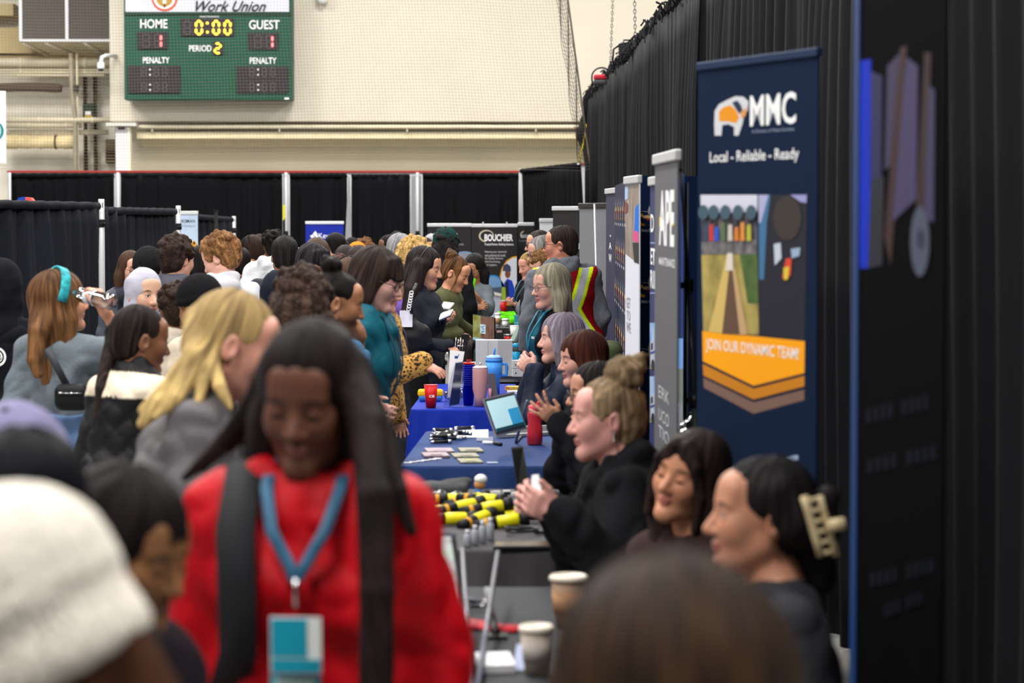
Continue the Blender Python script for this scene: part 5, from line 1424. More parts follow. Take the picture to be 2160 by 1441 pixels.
# crumpled foil
t = thing('foil_bag', 'crumpled silver foil bag on the floor behind the leaning stand', 'bag', (X(1467, 10.2), 10.2, 0))
zb = Z(918, 10.2); zt = Z(872, 10.2)
F = Field((-0.12, -0.12, -0.02), (0.12, 0.12, zt + 0.06), 0.009); F.ell((0, 0, zt - 0.08), (0.062, 0.06, 0.08)); F.cone((0, 0, 0.06), (0, 0, zt - 0.10), 0.055, 0.05, k=0.04); F.cut((0, 0, -1), -0.003)
F.warp(lambda x, y, z: 0.014 * vnoise(x * 38, y * 38, z * 38) + 0.010 * np.abs(vnoise(x * 60, y * 60, z * 60)))
F.mesh('foil', M('foil', (196, 198, 204), 0.18, 0.95), t)
b = MB(); b.tube([(0.02, -0.03, zt), (0.03, -0.04, zt + 0.02), (0.0, -0.04, zt + 0.025), (-0.02, -0.03, zt)], 0.005, 6); b.build('tied_neck', C(150, 152, 160), t)

# blue truck banner
B = Ban('roll_up_banner', 'navy banner with white letters and truck photos, left of the grey banner', 'banner', (X(1371, 11.9), 11.9), (X(1398, 11.15), 11.15), 0.05, 1.995, M('banner_navy_violet', (44, 52, 98), 0.55))
B.textpx('D', 1373, 452, 1380, 490, WHITE, bold=0.02); B.textpx('ETI', 1373, 524, 1384, 559, WHITE, bold=0.02); B.textpx('RIL', 1372.5, 571, 1385, 609, WHITE, bold=0.02)
B.polys([([(1372, 511), (1392, 511), (1392, 514), (1372, 514)], C(140, 150, 200)), ([(1372, 617), (1392, 617), (1392, 620), (1372, 620)], C(140, 150, 200))], 'pale_line')
for y in (681, 794):
    B.polys([([(1371, y), (1398, y), (1398, y + 60), (1371, y + 60)], photo_mat('sky_%d' % y, [(60, 136, 206), (190, 212, 234)], 6)), ([(1371, y + 45), (1398, y + 45), (1398, y + 98), (1371, y + 98)], C(120, 122, 116)),
             ([(1373, y + 38), (1379, y + 36), (1384, y + 42), (1398, y + 46), (1398, y + 90), (1373, y + 88)], C(176, 184, 200)), ([(1374, y + 44), (1378, y + 42), (1378, y + 56), (1374, y + 58)], C(30, 40, 60)), (ell(1378, y + 88, 3.4, 11, 12), C(24, 26, 32)), (ell(1387, y + 90, 3, 10, 12), C(24, 26, 32)), ([(1373, y + 62), (1384, y + 58), (1384, y + 62), (1373, y + 66)], C(40, 60, 150))], 'truck_photo')

# pop-up backdrop with the repeated boat marks
xn, dn, xf, df = 0.665, 13.6, 0.735, 18.3
B = Ban('backdrop_wall', 'large navy display wall with rows of small canoe marks', 'display', (xf, df), (xn, dn), 0.04, Z(372, dn), NAVYD, rail=False, base=False, th=0.02)
mb = MB(); mb.box((-B.w / 2, 0.022, 0.0), (B.w / 2, 0.05, 0.06)); mb.build('base_frame', ALU, B.t)
YEL = M('mark_yellow', (236, 176, 40), 0.5); REDM = M('mark_red', (196, 40, 50), 0.5); BLUM = M('mark_blue', (30, 70, 190), 0.5)
SANDM = M('mark_sand', (226, 190, 140), 0.5)
def boat(x, z, s, par, y=-0.0015):
    mb = MB()
    def pr(pts, m): mb.prism([(x + a * s, z + c * s) for a, c in pts], y - 0.0003 * m, y, m)
    arc = [(-0.34 + 0.30 * math.cos(a), -0.12 + 0.34 * math.sin(a)) for a in [math.radians(q) for q in range(95, 300, 20)]]
    inn = [(-0.30 + 0.20 * math.cos(a), -0.10 + 0.22 * math.sin(a)) for a in [math.radians(q) for q in range(285, 100, -20)]]
    pr(arc + inn, 1); pr([(-0.45, 0.10), (0.5, 0.16), (0.45, 0.02), (0.2, -0.06), (-0.30, -0.04)], 2)
    pr([(-0.2, -0.10), (0.45, -0.02), (0.30, -0.16), (-0.1, -0.14)], 3); pr([(-0.1, -0.20), (0.5, -0.22), (0.3, -0.32)], 4)
    pr([(-0.02, 0.16), (-0.05, 0.40), (0.0, 0.52), (0.03, 0.66), (0.07, 0.52), (0.14, 0.40), (0.12, 0.16)], 0); pr([(0.25, 0.16), (0.27, 0.30), (0.33, 0.36), (0.39, 0.28), (0.40, 0.16)], 0)
    pr([(-0.45, 0.34), (-0.44, 0.36), (0.05, 0.30), (0.05, 0.27)], 0)
    return mb.build('canoe_mark', [WHITE, YEL, SANDM, REDM, BLUM], par)
rows = [1.87, 1.60, 1.33, 1.06, 0.79, 0.52]
for r, z in enumerate(rows):
    for c in range(9):
        x = -B.w / 2 + 0.18 + c * 0.47 + (r % 2) * 0.23
        if x > B.w / 2 - 0.15: continue
        boat(x, z, 0.15, B.t)
        lettering('Métis Crossing', B.t, WHITE, (x, -0.0025, z - 0.095), (1, 0, 0), (0, 0, 1), 0.20, 0.028, bold=0.01)
B = Ban('backdrop_wall', 'end of the navy display wall with larger canoe marks and white words', 'display', (xn + 0.004, dn - 0.01), (xn + 0.36, dn + 0.16), 0.04, Z(371, dn), M('banner_navy_end', (20, 40, 78), 0.55), rail=False, base=False, th=0.02)
mb = MB(); mb.box((-B.w / 2, 0.022, 0.0), (B.w / 2, 0.05, 0.06)); mb.build('base_frame', ALU, B.t)
for px_y in (455, 605, 745):
    u, z = B.uv(1368, px_y + 4); boat(u, z, 0.10, B.t)
    lettering('Métis Crossing', B.t, WHITE, (B.uv(1371, px_y + 32)[0], -0.003, B.uv(1371, px_y + 32)[1]), (1, 0, 0), (0, 0, 1), 0.105, 0.022, bold=0.012)
# white banner with hanging garments photo
B = Ban('roll_up_banner', 'white banner with a photo at the top and a silver bar, before the display wall', 'banner', (X(1319, 13.5), 13.5), (X(1348, 12.85), 12.85), 0.05, 2.02, M('banner_white2', (222, 224, 236), 0.55))
B.polys([([(1319, 391), (1348, 389), (1348, 558), (1319, 535)], photo_mat('bark_print', [(96, 84, 76), (150, 136, 124), (186, 176, 170)], 10, (3, 1, 0.4))), ([(1340, 440), (1348, 428), (1348, 492), (1338, 492)], C(20, 110, 214)), ([(1336, 485), (1347, 490), (1347, 512), (1336, 508)], C(216, 80, 140)), ([(1335, 512), (1348, 512), (1348, 556), (1338, 553)], C(44, 46, 44)),
         ([(1319, 394), (1326, 394), (1325, 420), (1319, 422)], C(170, 190, 226)), ([(1319, 424), (1326, 430), (1325, 448), (1319, 450)], C(120, 70, 66))], 'garment_photo')
B.textpx('GET', 1322, 628, 1330, 650, C(150, 152, 162)); B.textpx('TO', 1322, 655, 1330, 676, C(150, 152, 162)); B.textpx('WE', 1322, 680, 1331, 702, C(150, 152, 162))
# indigo banner with cut-off words and its neighbour grey back
B = Ban('roll_up_banner', 'indigo banner with cut-off white capitals at the left end of the display wall', 'banner', (X(1278, 19.6), 19.6), (X(1298, 18.7), 18.7), 0.05, Z(403, 19), M('banner_indigo', (52, 50, 78), 0.6))
B.textpx('T', 1286, 496, 1290, 500, WHITE, bold=0.02); B.textpx('A', 1285, 511, 1290, 526, WHITE, bold=0.02); B.textpx('W', 1284.5, 536, 1290.5, 553, WHITE, bold=0.02)
mb = MB(); mb.box((B.w / 2 - 0.03, -0.004, 0.05), (B.w / 2, -0.001, B.z1)); mb.build('green_edge', C(18, 62, 48), B.t)
B = Ban('roll_up_banner', 'plain grey back of a banner with a thin upright support pole', 'banner', (X(1222, 21.6), 21.6), (X(1284, 20.6), 20.6), 0.05, Z(434, 21), M('banner_back_grey', (120, 122, 128), 0.6), railm=BLACKP)
mb = MB(); mb.tube([B.inv @ Vector((X(1268, 20.7), 20.7, 0.0)), B.inv @ P(1254, 430, 20.7)], 0.008, 8); mb.build('front_pole', ALUW, B.t)
# banners at the far end
DARKB = M('banner_near_black', (34, 32, 34), 0.5)
B = Ban('roll_up_banner', 'dark banner lettered DI at its lower right, behind the man in the vest', 'banner', (X(1166, 26), 26), (X(1221, 25.4), 25.4), 0.05, Z(440, 25.7), DARKB)
B.textpx('SOLDI', 1192, 513, 1222, 525, WHITE, bold=0.02)
B = Ban('roll_up_banner', 'plain white banner behind the two men in glasses', 'banner', (X(1138, 28), 28), (X(1172, 28), 28), 0.05, Z(465, 28), M('banner_white3', (216, 218, 226), 0.6))
B = Ban('roll_up_banner', 'dark logistics banner behind the green knit hat', 'banner', (X(902, 33), 33), (X(993.5, 33), 33), 0.05, Z(475, 33), DARKB)
B.textpx('LOGISTICS', 908, 492, 965, 502, WHITE, bold=0.02); B.textpx('Safe, efficient,', 920, 505, 970, 512, C(170, 170, 172)); B.textpx('comprehensive', 920, 512.5, 978, 519, C(170, 170, 172))
B.polys([(ell(980, 560, 34, 30, 24), C(120, 146, 180)), (ell(980, 562, 32, 28, 24), photo_mat('road_print', [(150, 120, 86), (120, 150, 190)], 5))], 'round_photo')
B = Ban('roll_up_banner', 'large dark contractor banner with a swoosh logo and round photos', 'banner', (X(995, 32), 32), (X(1091, 32), 32), 0.05, Z(476, 32), DARKB)
for px in (1019, 1069):
    mb = MB(); q = P(px, 474, 32); mb.box(q + Vector((-0.008, -0.02, -0.02)), q + Vector((0.008, 0.0, 0.035))); W(mb, 'top_clip', ALUW, B.t)
B.textpx('BOUCHIER', 1022, 494, 1082, 509, WHITE, bold=0.035)
B.textpx('Trusted Partner. Building Solutions.', 1022, 513, 1084, 519, WHITE, bold=0.012)
for i, l in enumerate(('Meeting your industrial', 'and commercial needs', 'for Facility Services,', 'Civil Contracting,', 'and Logistics.')): B.textpx(l, 1023, 529 + i * 6.9, 1023 + (45, 43, 39, 32, 26)[i], 534.5 + i * 6.9, C(206, 206, 208))
mb = MB(); outer = []; inner = []
for i in range(22):
    a = math.radians(20 + i * 11.5); outer.append(B.uv(1026 + 16 * math.cos(a) , 498 - 13 * math.sin(a))); inner.append(B.uv(1027 + 13.6 * math.cos(a), 498 - 10.4 * math.sin(a)))
for i in range(21): mb.prism([outer[i], outer[i + 1], inner[i + 1], inner[i]], -0.006, -0.004)
mb.build('swoosh_logo', C(196, 186, 166), B.t)
B.polys([(ell(1000, 585, 26, 42, 28), C(180, 60, 40)), (ell(999, 585, 24, 40, 28), photo_mat('forest_print', [(70, 90, 60), (150, 160, 140), (200, 200, 190)], 5))], 'round_photo')
B.polys([([(1090, 540), (1080, 542), (1068, 550), (1058, 566), (1053, 588), (1056, 615), (1064, 640), (1090, 645)], M('ring_gold', (222, 160, 20), 0.5)), ([(1090, 543), (1080, 545), (1069, 553), (1060, 568), (1056, 588), (1059, 614), (1066, 638), (1090, 642)], C(216, 218, 232)),
         ([(1060, 632), (1064, 596), (1070, 588), (1080, 592), (1086, 610), (1085, 634)], C(24, 62, 186)), (ell(1071, 578, 6, 9, 12), C(120, 72, 54)), ([(1060, 572), (1062, 560), (1070, 556), (1077, 562), (1078, 573)], C(60, 66, 92)), ([(1066, 596), (1072, 592), (1074, 625), (1068, 625)], C(22, 30, 60)), ([(1062, 632), (1088, 628), (1088, 645), (1064, 644)], C(206, 140, 20))], 'round_photo')
B.polys([(ell(1040, 625, 32, 45, 28), C(20, 130, 200)), (ell(1040, 625, 29, 42, 28), C(110, 150, 196)), ([(1012, 610), (1068, 604), (1068, 650), (1012, 650)], C(70, 84, 104)), ([(1058, 606), (1066, 606), (1068, 640), (1058, 640)], C(150, 176, 50))], 'round_photo')
B = Ban('roll_up_banner', 'narrow dark banner beside the large contractor banner, small swoosh logo', 'banner', (X(1092.5, 32.6), 32.6), (X(1126, 32.6), 32.6), 0.05, Z(473, 32.6), DARKB)
B.textpx('BOUCHIER', 1099, 495, 1120, 502, C(206, 206, 210), bold=0.03); B.textpx('Trusted Partner.', 1095, 506, 1118, 509.5, C(150, 150, 154))
B.polys([([(1099, 501), (1097, 496), (1099, 490), (1104, 486.5), (1105, 489), (1101, 492), (1099.5, 496)], C(180, 172, 156))], 'swoosh_logo')
# college banner
B = Ban('roll_up_banner', 'royal blue college banner with a white leaf mark, in front of the back drape', 'banner', (X(645, 37), 37), (X(725, 37), 37), 0.05, Z(470, 37), M('banner_royal', (12, 34, 146), 0.5))
B.textpx('Keyano', 672, 492, 715, 506, WHITE); B.textpx('College', 676, 509, 714, 521, WHITE)
B.polys([([(660, 494), (665, 487), (669, 493), (671, 500), (668, 501)], WHITE), ([(659, 495), (667, 503), (660, 505), (654, 498)], WHITE), ([(656, 506), (669, 504), (664, 509), (658, 509)], WHITE)], 'leaf_logo')
# excavator banner
B = Ban('roll_up_banner', 'pale banner with yellow excavators standing behind the left booth pole', 'banner', (X(381, 30.5), 30.5), (X(418, 30.5), 30.5), 0.05, Z(449, 30.5), M('banner_sky', (176, 194, 218), 0.6, var=0.12, vscale=3))
B.textpx('MARKSMAN', 367, 463, 411, 470, C(40, 44, 52), bold=0.01); B.textpx('Earthmoving Ltd.', 382, 474, 412, 480, C(110, 130, 160))
for x, y in ((388, 508), (399, 513), (410, 516), (404, 530)):
    B.polys([([(x - 6, y), (x - 5, y - 7), (x + 1, y - 8), (x + 5, y - 2), (x + 5, y + 4), (x - 6, y + 4)], C(206, 140, 24)), ([(x - 3, y - 5), (x + 1, y - 6), (x + 2, y - 1), (x - 3, y)], C(40, 44, 50)), ([(x - 7, y + 4), (x + 6, y + 4), (x + 7, y + 9), (x - 7, y + 9)], C(60, 56, 54))], 'excavator_picture')

# ================================================================ tables
def table(label, corners, col, key, rough=0.75, fold=0.02, top=0.742, seed=1, edge=None):
    """corners: front-left, front-right, back-right, back-left (x, y)"""
    c = sum((Vector((*p, 0)) for p in corners), Vector()) / 4; rd = random.Random(seed)
    t = thing('display_table', label, 'table', c)
    loc = [Vector((*p, 0)) - c for p in corners]
    per = []; n = 40; rad = 0.04
    for i in range(4):
        p, q = loc[i], loc[(i + 1) % 4]; L = (q - p).length; u = (q - p) / L; o = Vector((u.y, -u.x, 0))
        for k in range(n):
            s = rad / L + (1 - 2 * rad / L) * k / (n - 1); per.append((p + u * L * s, o))
        q2 = loc[(i + 2) % 4]; u2 = (q2 - q).normalized(); o2 = Vector((u2.y, -u2.x, 0)); cc = q - u * rad + u2 * rad
        for k in (1, 2, 3):
            a = k / 4; d = (o * (1 - a) + o2 * a).normalized(); per.append((cc + d * rad, d))
    N = len(per); vs = []; fs = []; ph = rd.uniform(0, 6)
    levels = [(top, 0.0), (top - 0.012, 0.006), (top - 0.05, 0.009), (0.5, 0.018), (0.25, 0.028), (0.012, 0.034)]
    for j, (z, off) in enumerate(levels):
        for i, (p, o) in enumerate(per):
            w = (fold * (math.sin(i * 0.55 + ph) + 0.7 * math.sin(i * 0.23 + 2 * ph)) * max(0, j - 1) / 4) if j > 1 else 0
            vs.append(p + o * (off + max(w, -off + 0.004)) + Vector((0, 0, z)))
    for j in range(len(levels) - 1):
        for i in range(N):
            k = (i + 1) % N; fs.append((j * N + i, (j + 1) * N + i, (j + 1) * N + k, j * N + k))
    fs.append(tuple(range(N)))
    b = MB(); b.add(vs, fs, 0, True); b.sm[-1] = False
    o = b.build('tablecloth', M('tablecloth_' + key, col, rough, bump=0.15, bscale=300, var=0.06, vscale=6, spec=0.2), t)
    b = MB()
    hx = [v * 0.97 for v in loc]; b.add([v + Vector((0, 0, top - 0.04)) for v in hx] + [v + Vector((0, 0, top - 0.008)) for v in hx], [(3, 2, 1, 0), (4, 5, 6, 7), (0, 1, 5, 4), (1, 2, 6, 5), (2, 3, 7, 6), (3, 0, 4, 7)]); b.build('tabletop', C(190, 188, 184), t)
    for v in loc:
        b = MB(); q = v * 0.86; b.tube([(q.x, q.y, 0.005), (q.x, q.y, top - 0.04)], 0.014, 8); b.build('leg', C(90, 90, 94), t)
    if edge:
        pass
    return t
TZ = 0.744
def on(px, py, z=TZ):
    """point at height z seen at a pixel"""
    q = P(px, py, 10.0); v = q - Vector((0, 0, CAM_H)); return Vector((0, 0, CAM_H)) + v * ((z - CAM_H) / v.z)
table('black table nearest the camera with paper cups and red lanyards', [(-0.42, 5.6), (0.19, 5.6), (0.20, 7.55), (-0.40, 7.55)], (58, 60, 64), 'charcoal', seed=2)
table('grey table heaped with yellow and black giveaways', [(-0.46, 8.4), (0.165, 8.4), (0.185, 10.25), (-0.42, 10.25)], (74, 72, 76), 'grey', seed=3)
table('navy blue table with a laptop and a pink bottle', [(-0.487, 11.2), (0.228, 11.2), (0.19, 13.0), (-0.432, 13.0)], (34, 60, 112), 'navy', seed=4)
table('bright royal blue table with cups and tumblers', [(-0.57, 14.45), (0.05, 14.45), (0.02, 16.6), (-0.53, 16.6)], (10, 42, 156), 'royal', seed=5)
table('white-topped table with a monitor and cardboard box', [(-0.36, 17.4), (0.085, 17.4), (0.07, 19.1), (-0.34, 19.1)], (206, 208, 214), 'white', seed=6)
table('dark green table with red tumblers behind the monitor', [(-0.30, 20.6), (0.07, 20.6), (0.06, 22.2), (-0.28, 22.4)], (22, 78, 58), 'green', seed=7)
table('far black table with acrylic holders and lime green bags', [(-0.46, 24.2), (0.10, 24.2), (0.10, 28.5), (-0.44, 28.5)], (36, 38, 42), 'black', seed=8)
b = MB(); b.box((-0.365, 17.355, 0.02), (0.09, 17.365, 0.70)); t = thing('table_skirt', 'black skirt on the front of the white-topped table', 'table skirt', (-0.125, 17.36, 0)); W(b, 'fabric', M('skirt_black', (24, 25, 28), 0.8), t)
b = MB(); b.box((-0.366, 17.352, 0.695), (0.091, 17.367, 0.705)); W(b, 'hook_strip', BLACKP, t)

# ================================================================ the people
LIGHTSKIN = (206, 156, 134); MID = (186, 136, 106); TAN = (170, 120, 90); BROWN = (120, 78, 54); DARKB_ = (84, 54, 40)
BLACKH = (24, 20, 20); DKBROWN = (44, 32, 26); BROWNH = (78, 54, 38)

def two(c1, c2, test):
    """colour function: c2 where test(x, y, z) of the spine frame holds"""
    a, b_ = np.array(lin(c1)), np.array(lin(c2))
    def mk(p):
        def cf(v):
            q = ((v - p.pel) @ p.Rl) / p.s
            m = test(q[:, 0], q[:, 1], q[:, 2]).astype(float)[:, None]
            return a * (1 - m) + b_ * m
        return cf
    return mk

# --- woman in red, nearest standing figure
p = Person('red', 'person in a bright red jacket with long black hair and a blue lanyard, looking down', 652, 845, 290, 4.6, face=-4, look=(-8, 14, 3), lean=2, skin=(98, 60, 44), lips=(150, 92, 84), brow=(30, 20, 18), hs=1.03, width=1.08, eyes='down')
p.arm('l', out=0.05).arm('r', out=0.07).build(face_step=0.0036)
p.top('red_jacket', (176, 5, 20), NYLON, off=0.030, hood='down', collar=0.035, fat=1.1, hem=-0.16, fold=0.013, quilt=0.0)
p.trousers((30, 32, 42))
p.hair('long', BLACKH, (36, 26, 26), length=0.10, top=0.074, facew=0.061, vol=0.004, amp=0.0015, chains=[('px', [(590, 770, 4.66), (540, 860, 4.70), (480, 930, 4.74), (425, 980, 4.78), (390, 1008, 4.8)], 0.038, 0.006), ('px', [(600, 790, 4.68), (560, 870, 4.72), (515, 930, 4.76)], 0.034, 0.012), ('px', [(742, 780, 4.60), (775, 900, 4.50), (792, 1050, 4.40), (795, 1250, 4.35), (792, 1500, 4.33)], 0.036, 0.029), ('px', [(752, 800, 4.66), (800, 920, 4.60), (838, 1040, 4.52), (868, 1120, 4.50)], 0.036, 0.012)])
p.lanyard((44, 92, 122), bottom=0.285, w=0.022, o=0.055)
b = MB(); c = p.surf(0, 0.155, True, 0.058); r = p.Rl
for (x0, x1, z0, z1, y, m) in ((-0.050, 0.040, -0.05, 0.012, 0, 1), (-0.040, 0.028, -0.045, 0.004, -0.002, 0), (-0.050, 0.040, -0.12, -0.058, 0, 0), (-0.048, 0.02, -0.075, -0.062, -0.002, 1)):
    vs = [c + r @ np.array((x, yy, z)) for yy in (y, y + 0.002) for x, z in ((x0, z0), (x1, z0), (x1, z1), (x0, z1))]
    b.add(vs, [(0, 1, 2, 3), (7, 6, 5, 4), (0, 4, 5, 1), (1, 5, 6, 2), (2, 6, 7, 3), (3, 7, 4, 0)], m)
b.build('lower_badge', [M('badge_pale', (196, 214, 206), 0.4), M('badge_teal', (60, 160, 176), 0.4)], p.root)
p.strap([p.sp(-0.10, 0.11, 0.42), p.sp(-0.115, 0.05, 0.535), p.sp(-0.118, -0.04, 0.525), p.surf(-0.118, 0.43, True, 0.055), p.surf(-0.112, 0.33, True, 0.052), p.surf(-0.115, 0.20, True, 0.05), p.sp(-0.16, -0.07, 0.08)], w=0.068, col=(26, 28, 32))
p.backpack((24, 25, 28), straps=False)

# --- lower left foreground
p = Person('hat', 'person in a cream ribbed knit hat, at the lower left corner', 52, 1350, 440, 2.7, face=-98, look=(0, 30, 0), skin=TAN, hs=0.97, facevis=False, sc=1.0)
p.build().top('jacket', (44, 26, 34), hood='down', off=0.03).trousers().hair('short', (70, 44, 30), vol=-0.006, chains=[([(0, 0.07, -0.03), (0, 0.075, -0.13)], 0.06, 0.05), ([(0.05, 0.03, -0.06), (0.055, 0.03, -0.13)], 0.035, 0.03)]).headwear('beanie', (220, 213, 202), loose=0.014, tilt=0.0, low=0.062)
p = Person('profile', 'person with black hair and brown skin facing right beside the cream knit hat', 272, 1165, 300, 3.9, face=62, look=(0, 16, 0), skin=(134, 92, 58), lips=(130, 80, 70), hs=0.93, lean=8)
p.build().top('jacket', (34, 28, 34), off=0.022, collar=0.02).trousers().hair('long', BLACKH, (40, 34, 34), length=0.16, vol=0.006)
p = Person('blackdome', 'person with black hair seen from behind above the cream knit hat', 62, 1085, 300, 3.5, face=170, skin=BROWN, hs=0.86, facevis=False)
p.build().top('jacket', (24, 24, 30), hood='down').trousers().hair('bob', (18, 17, 22), (26, 26, 34), vol=0.008)
p = Person('lavender', 'person in a lavender grey headscarf behind the black hair at the left edge', 38, 1020, 270, 4.7, face=175, skin=TAN, hs=1.0, facevis=False)
p.build().top('coat', (120, 116, 146)).trousers().hair('bun', BLACKH, bunr=0.02).headwear('hijab', (122, 118, 150), loose=0.016)
p = Person('brownhead', 'person with long brown hair seen from behind at the bottom centre', 1408, 1545, 480, 2.22, face=192, look=(0, 8, 0), skin=MID, hs=1.03, facevis=False, sc=1.0)
p.build().top('jacket', (40, 36, 34)).trousers().hair('long', (38, 29, 26), (78, 56, 38), length=0.40, vol=0.018, seed=4)

# --- blonde woman bending
p = Person('blonde', 'person with a long blonde ponytail in a grey jacket, bending to the right', 496, 728, 210, 6.5, face=92, look=(8, 20, 0), lean=24, skin=(204, 146, 126), hs=1.07)
p.arm('r', local=None, out=0.03).build()
p.top('grey_jacket', (98, 95, 98), NYLON, off=0.026, fold=0.014, collar=0.02, hem=-0.14).trousers((46, 48, 60))
p.hair('pony', (150, 124, 86), (206, 176, 116), top=0.068, chains=[('px', [(450, 668, 6.5), (424, 684, 6.5), (425, 735, 6.44), (388, 800, 6.38), (340, 850, 6.34), (300, 894, 6.33)], 0.046, 0.010), ('px', [(424, 684, 6.5), (445, 760, 6.42), (462, 815, 6.36), (488, 862, 6.34)], 0.036, 0.006), ('px', [(424, 684, 6.5), (415, 770, 6.40), (372, 840, 6.34), (330, 880, 6.32)], 0.042, 0.008), ('px', [(424, 684, 6.5), (405, 750, 6.40), (350, 820, 6.36), (298, 865, 6.34)], 0.038, 0.008), ('px', [(424, 684, 6.5), (430, 780, 6.40), (420, 850, 6.34), (408, 890, 6.33)], 0.034, 0.005)])
p = Person('puffer', 'person in a black quilted jacket with a cream yoke and a long black ponytail', 298, 718, 134, 9.6, face=140, look=(-22, 10, 0), lean=12, skin=(122, 80, 56), hs=1.02, fem=True)
p.build(); yk = two((26, 25, 27), (226, 212, 190), lambda x, y, z: (z > 0.40) & (z < 0.515))
p.top('quilted_jacket', yk(p), NYLON, off=0.034, collar=0.045, hem=-0.18, fold=0.008, quilt=0.006, fat=1.12).trousers((30, 30, 36))
p.hair('pony', BLACKH, (52, 42, 38), chains=[('px', [(262, 680, 9.62), (240, 700, 9.64), (228, 760, 9.58), (212, 820, 9.52), (206, 880, 9.5)], 0.040, 0.018)])

# --- woman drinking
p = Person('drink', 'person in a grey t-shirt with a teal headband, drinking from a water bottle', 128, 640, 128, 11.2, face=168, look=(-46, -8, -6), skin=(204, 146, 118), hs=1.08)
p.arm('r', target=(218, 650, 10.92), dirw=(-0.35, 0.1, 0.85), nrm=(-0.75, 0.5, -0.1), hint=(0.9, -0.2, -0.55), curl=72, vis=True)
p.arm('l', out=0.06).build()
p.top('t_shirt', (106, 116, 124), off=0.018, end=0.62, hem=0.12, fold=0.012, fat=1.2)
p.trousers((98, 124, 164), name='jeans', shoe=(220, 220, 222), waist=0.145)
p.hair('long', (78, 52, 36), (124, 88, 56), length=0.30, vol=0.008, chains=[('px', [(95, 640, 11.15), (80, 700, 11.05), (72, 760, 11.02), (80, 790, 11.0)], 0.06, 0.02)])
pts = [p.hp(0.098 * math.cos(a), 0.030 - 0.050 * math.sin(a), 0.035 + 0.108 * math.sin(a)) for a in [math.radians(-5 + i * 190 / 16) for i in range(17)]]
b = MB(); b.ribbon(pts, [tuple(p.Rh @ np.array((0, 0.9, 0.45)))] * 17, 0.042, 0.010); b.build('headband', M('headband_teal', (40, 158, 168), 0.6, var=0.5, vscale=40), p.root)

p = Person('edgehood', 'person in a black hoodie with a round white back emblem at the left edge', 2, 612, 112, 12.2, face=172, skin=MID, hs=1.05, fem=False, facevis=False)
p.build().top('hoodie', (24, 25, 30), off=0.03, hem=-0.10, fold=0.012).trousers((44, 62, 98), name='jeans').hair('short', BLACKH).headwear('hood', (22, 23, 28), loose=0.014)
b = MB(); q = p.w2l(P(18, 706, 12.2)); q = p.surf(q[0] / p.s, 0.33, False, 0.040); tm = Vector(q)
disc(b, tm + Vector((0, 0.004, 0)), 0.036, 0.046); disc(b, tm + Vector((0, 0.004, 0)), 0.024, 0.028)
for a in (0.5, 2.6, 4.7): disc(b, tm + Vector((0.010 * math.cos(a), 0.004, 0.010 * math.sin(a))), 0.011, 0.015)
b.build('round_emblem', WHITE, p.root)
p = Person('hijab', 'person in a pale grey headscarf with a dark inner edge, looking right', 305, 622, 112, 13.8, face=38, look=(0, 4, 0), skin=(210, 166, 142), lips=(170, 96, 92), hs=1.08, eyes='open')
p.build().top('blouse', (226, 226, 232)).trousers((40, 40, 52)).hair('bun', DKBROWN, bunr=0.01).headwear('hijab', (176, 174, 190), band=(40, 38, 56), opening=(0.056, 0.058, -0.116))
p = Person('creamcoat', 'person in a cream jacket with a black head covering, between ponytails', 420, 652, 110, 12.2, face=-120, look=(-10, 12, 0), skin=(150, 102, 70), hs=1.02)
p.build().top('cream_jacket', (206, 192, 172), off=0.032, hood='down', fold=0.014, fat=1.1).trousers().hair('bun', BLACKH, bunr=0.02).headwear('beanie', (22, 21, 24), loose=0.010)
p = Person('darktuft', 'person with messy dark curls half hidden beside the cream jacket', 370, 652, 86, 13.1, face=200, skin=BROWN, hs=0.95, facevis=False)
p.build().top('sweater', (186, 174, 160)).trousers().hair('curly', DKBROWN)
p = Person('navyvest', 'person with glasses and long brown hair in a navy padded vest by the booth pole', 277, 568, 78, 18.6, face=32, look=(0, 6, 0), skin=LIGHTSKIN, hs=1.0)
p.build().top('padded_vest', two((30, 32, 48), (70, 72, 84), lambda x, y, z: np.abs(x) > 0.15)(p), NYLON, off=0.026, collar=0.03, quilt=0.004).trousers().hair('long', (66, 46, 36), length=0.16).glasses((60, 30, 40))
p = Person('blackcap', 'person in a smooth black head covering above the pale headscarf', 314, 572, 76, 17.2, face=175, skin=TAN, hs=1.02, facevis=False)
p.build().top('coat', (30, 30, 36)).trousers().hair('short', BLACKH).headwear('beanie', (26, 26, 28), loose=0.012)
p = Person('curlyboy', 'person with dark curly hair in a charcoal hoodie, left of the pale grey hoodie', 376, 549, 84, 15.6, face=160, look=(-20, 8, 0), skin=LIGHTSKIN, fem=False, hs=1.0, facevis=False)
p.build().top('hoodie', (84, 85, 96), off=0.030, hood='down', fold=0.013).trousers().hair('curly', (44, 32, 28), vol=0.010)
p = Person('gap', 'person with long black hair in a black coat between the two boys in hoodies', 424, 556, 70, 19.0, face=-160, look=(0, 10, 0), skin=MID, hs=1.0)
p.build().top('coat', (28, 28, 32), collar=0.03).trousers().hair('long', BLACKH, length=0.12)
p = Person('greyboy', 'person with wavy light brown hair in a pale grey hoodie, looking down left', 464, 546, 84, 15.0, face=198, look=(52, 24, 0), lean=4, skin=(214, 164, 146), fem=False, hs=1.02)
p.build().top('hoodie', (196, 197, 203), off=0.030, hood='down', fold=0.012).trousers().hair('curly', (104, 72, 46), (150, 108, 68), vol=0.004, amp=0.006)
p = Person('redpack', 'person in a black cap and white hoodie carrying a dark red backpack', 529, 530, 60, 21.5, face=196, look=(30, 10, 0), skin=MID, fem=False, hs=1.0)
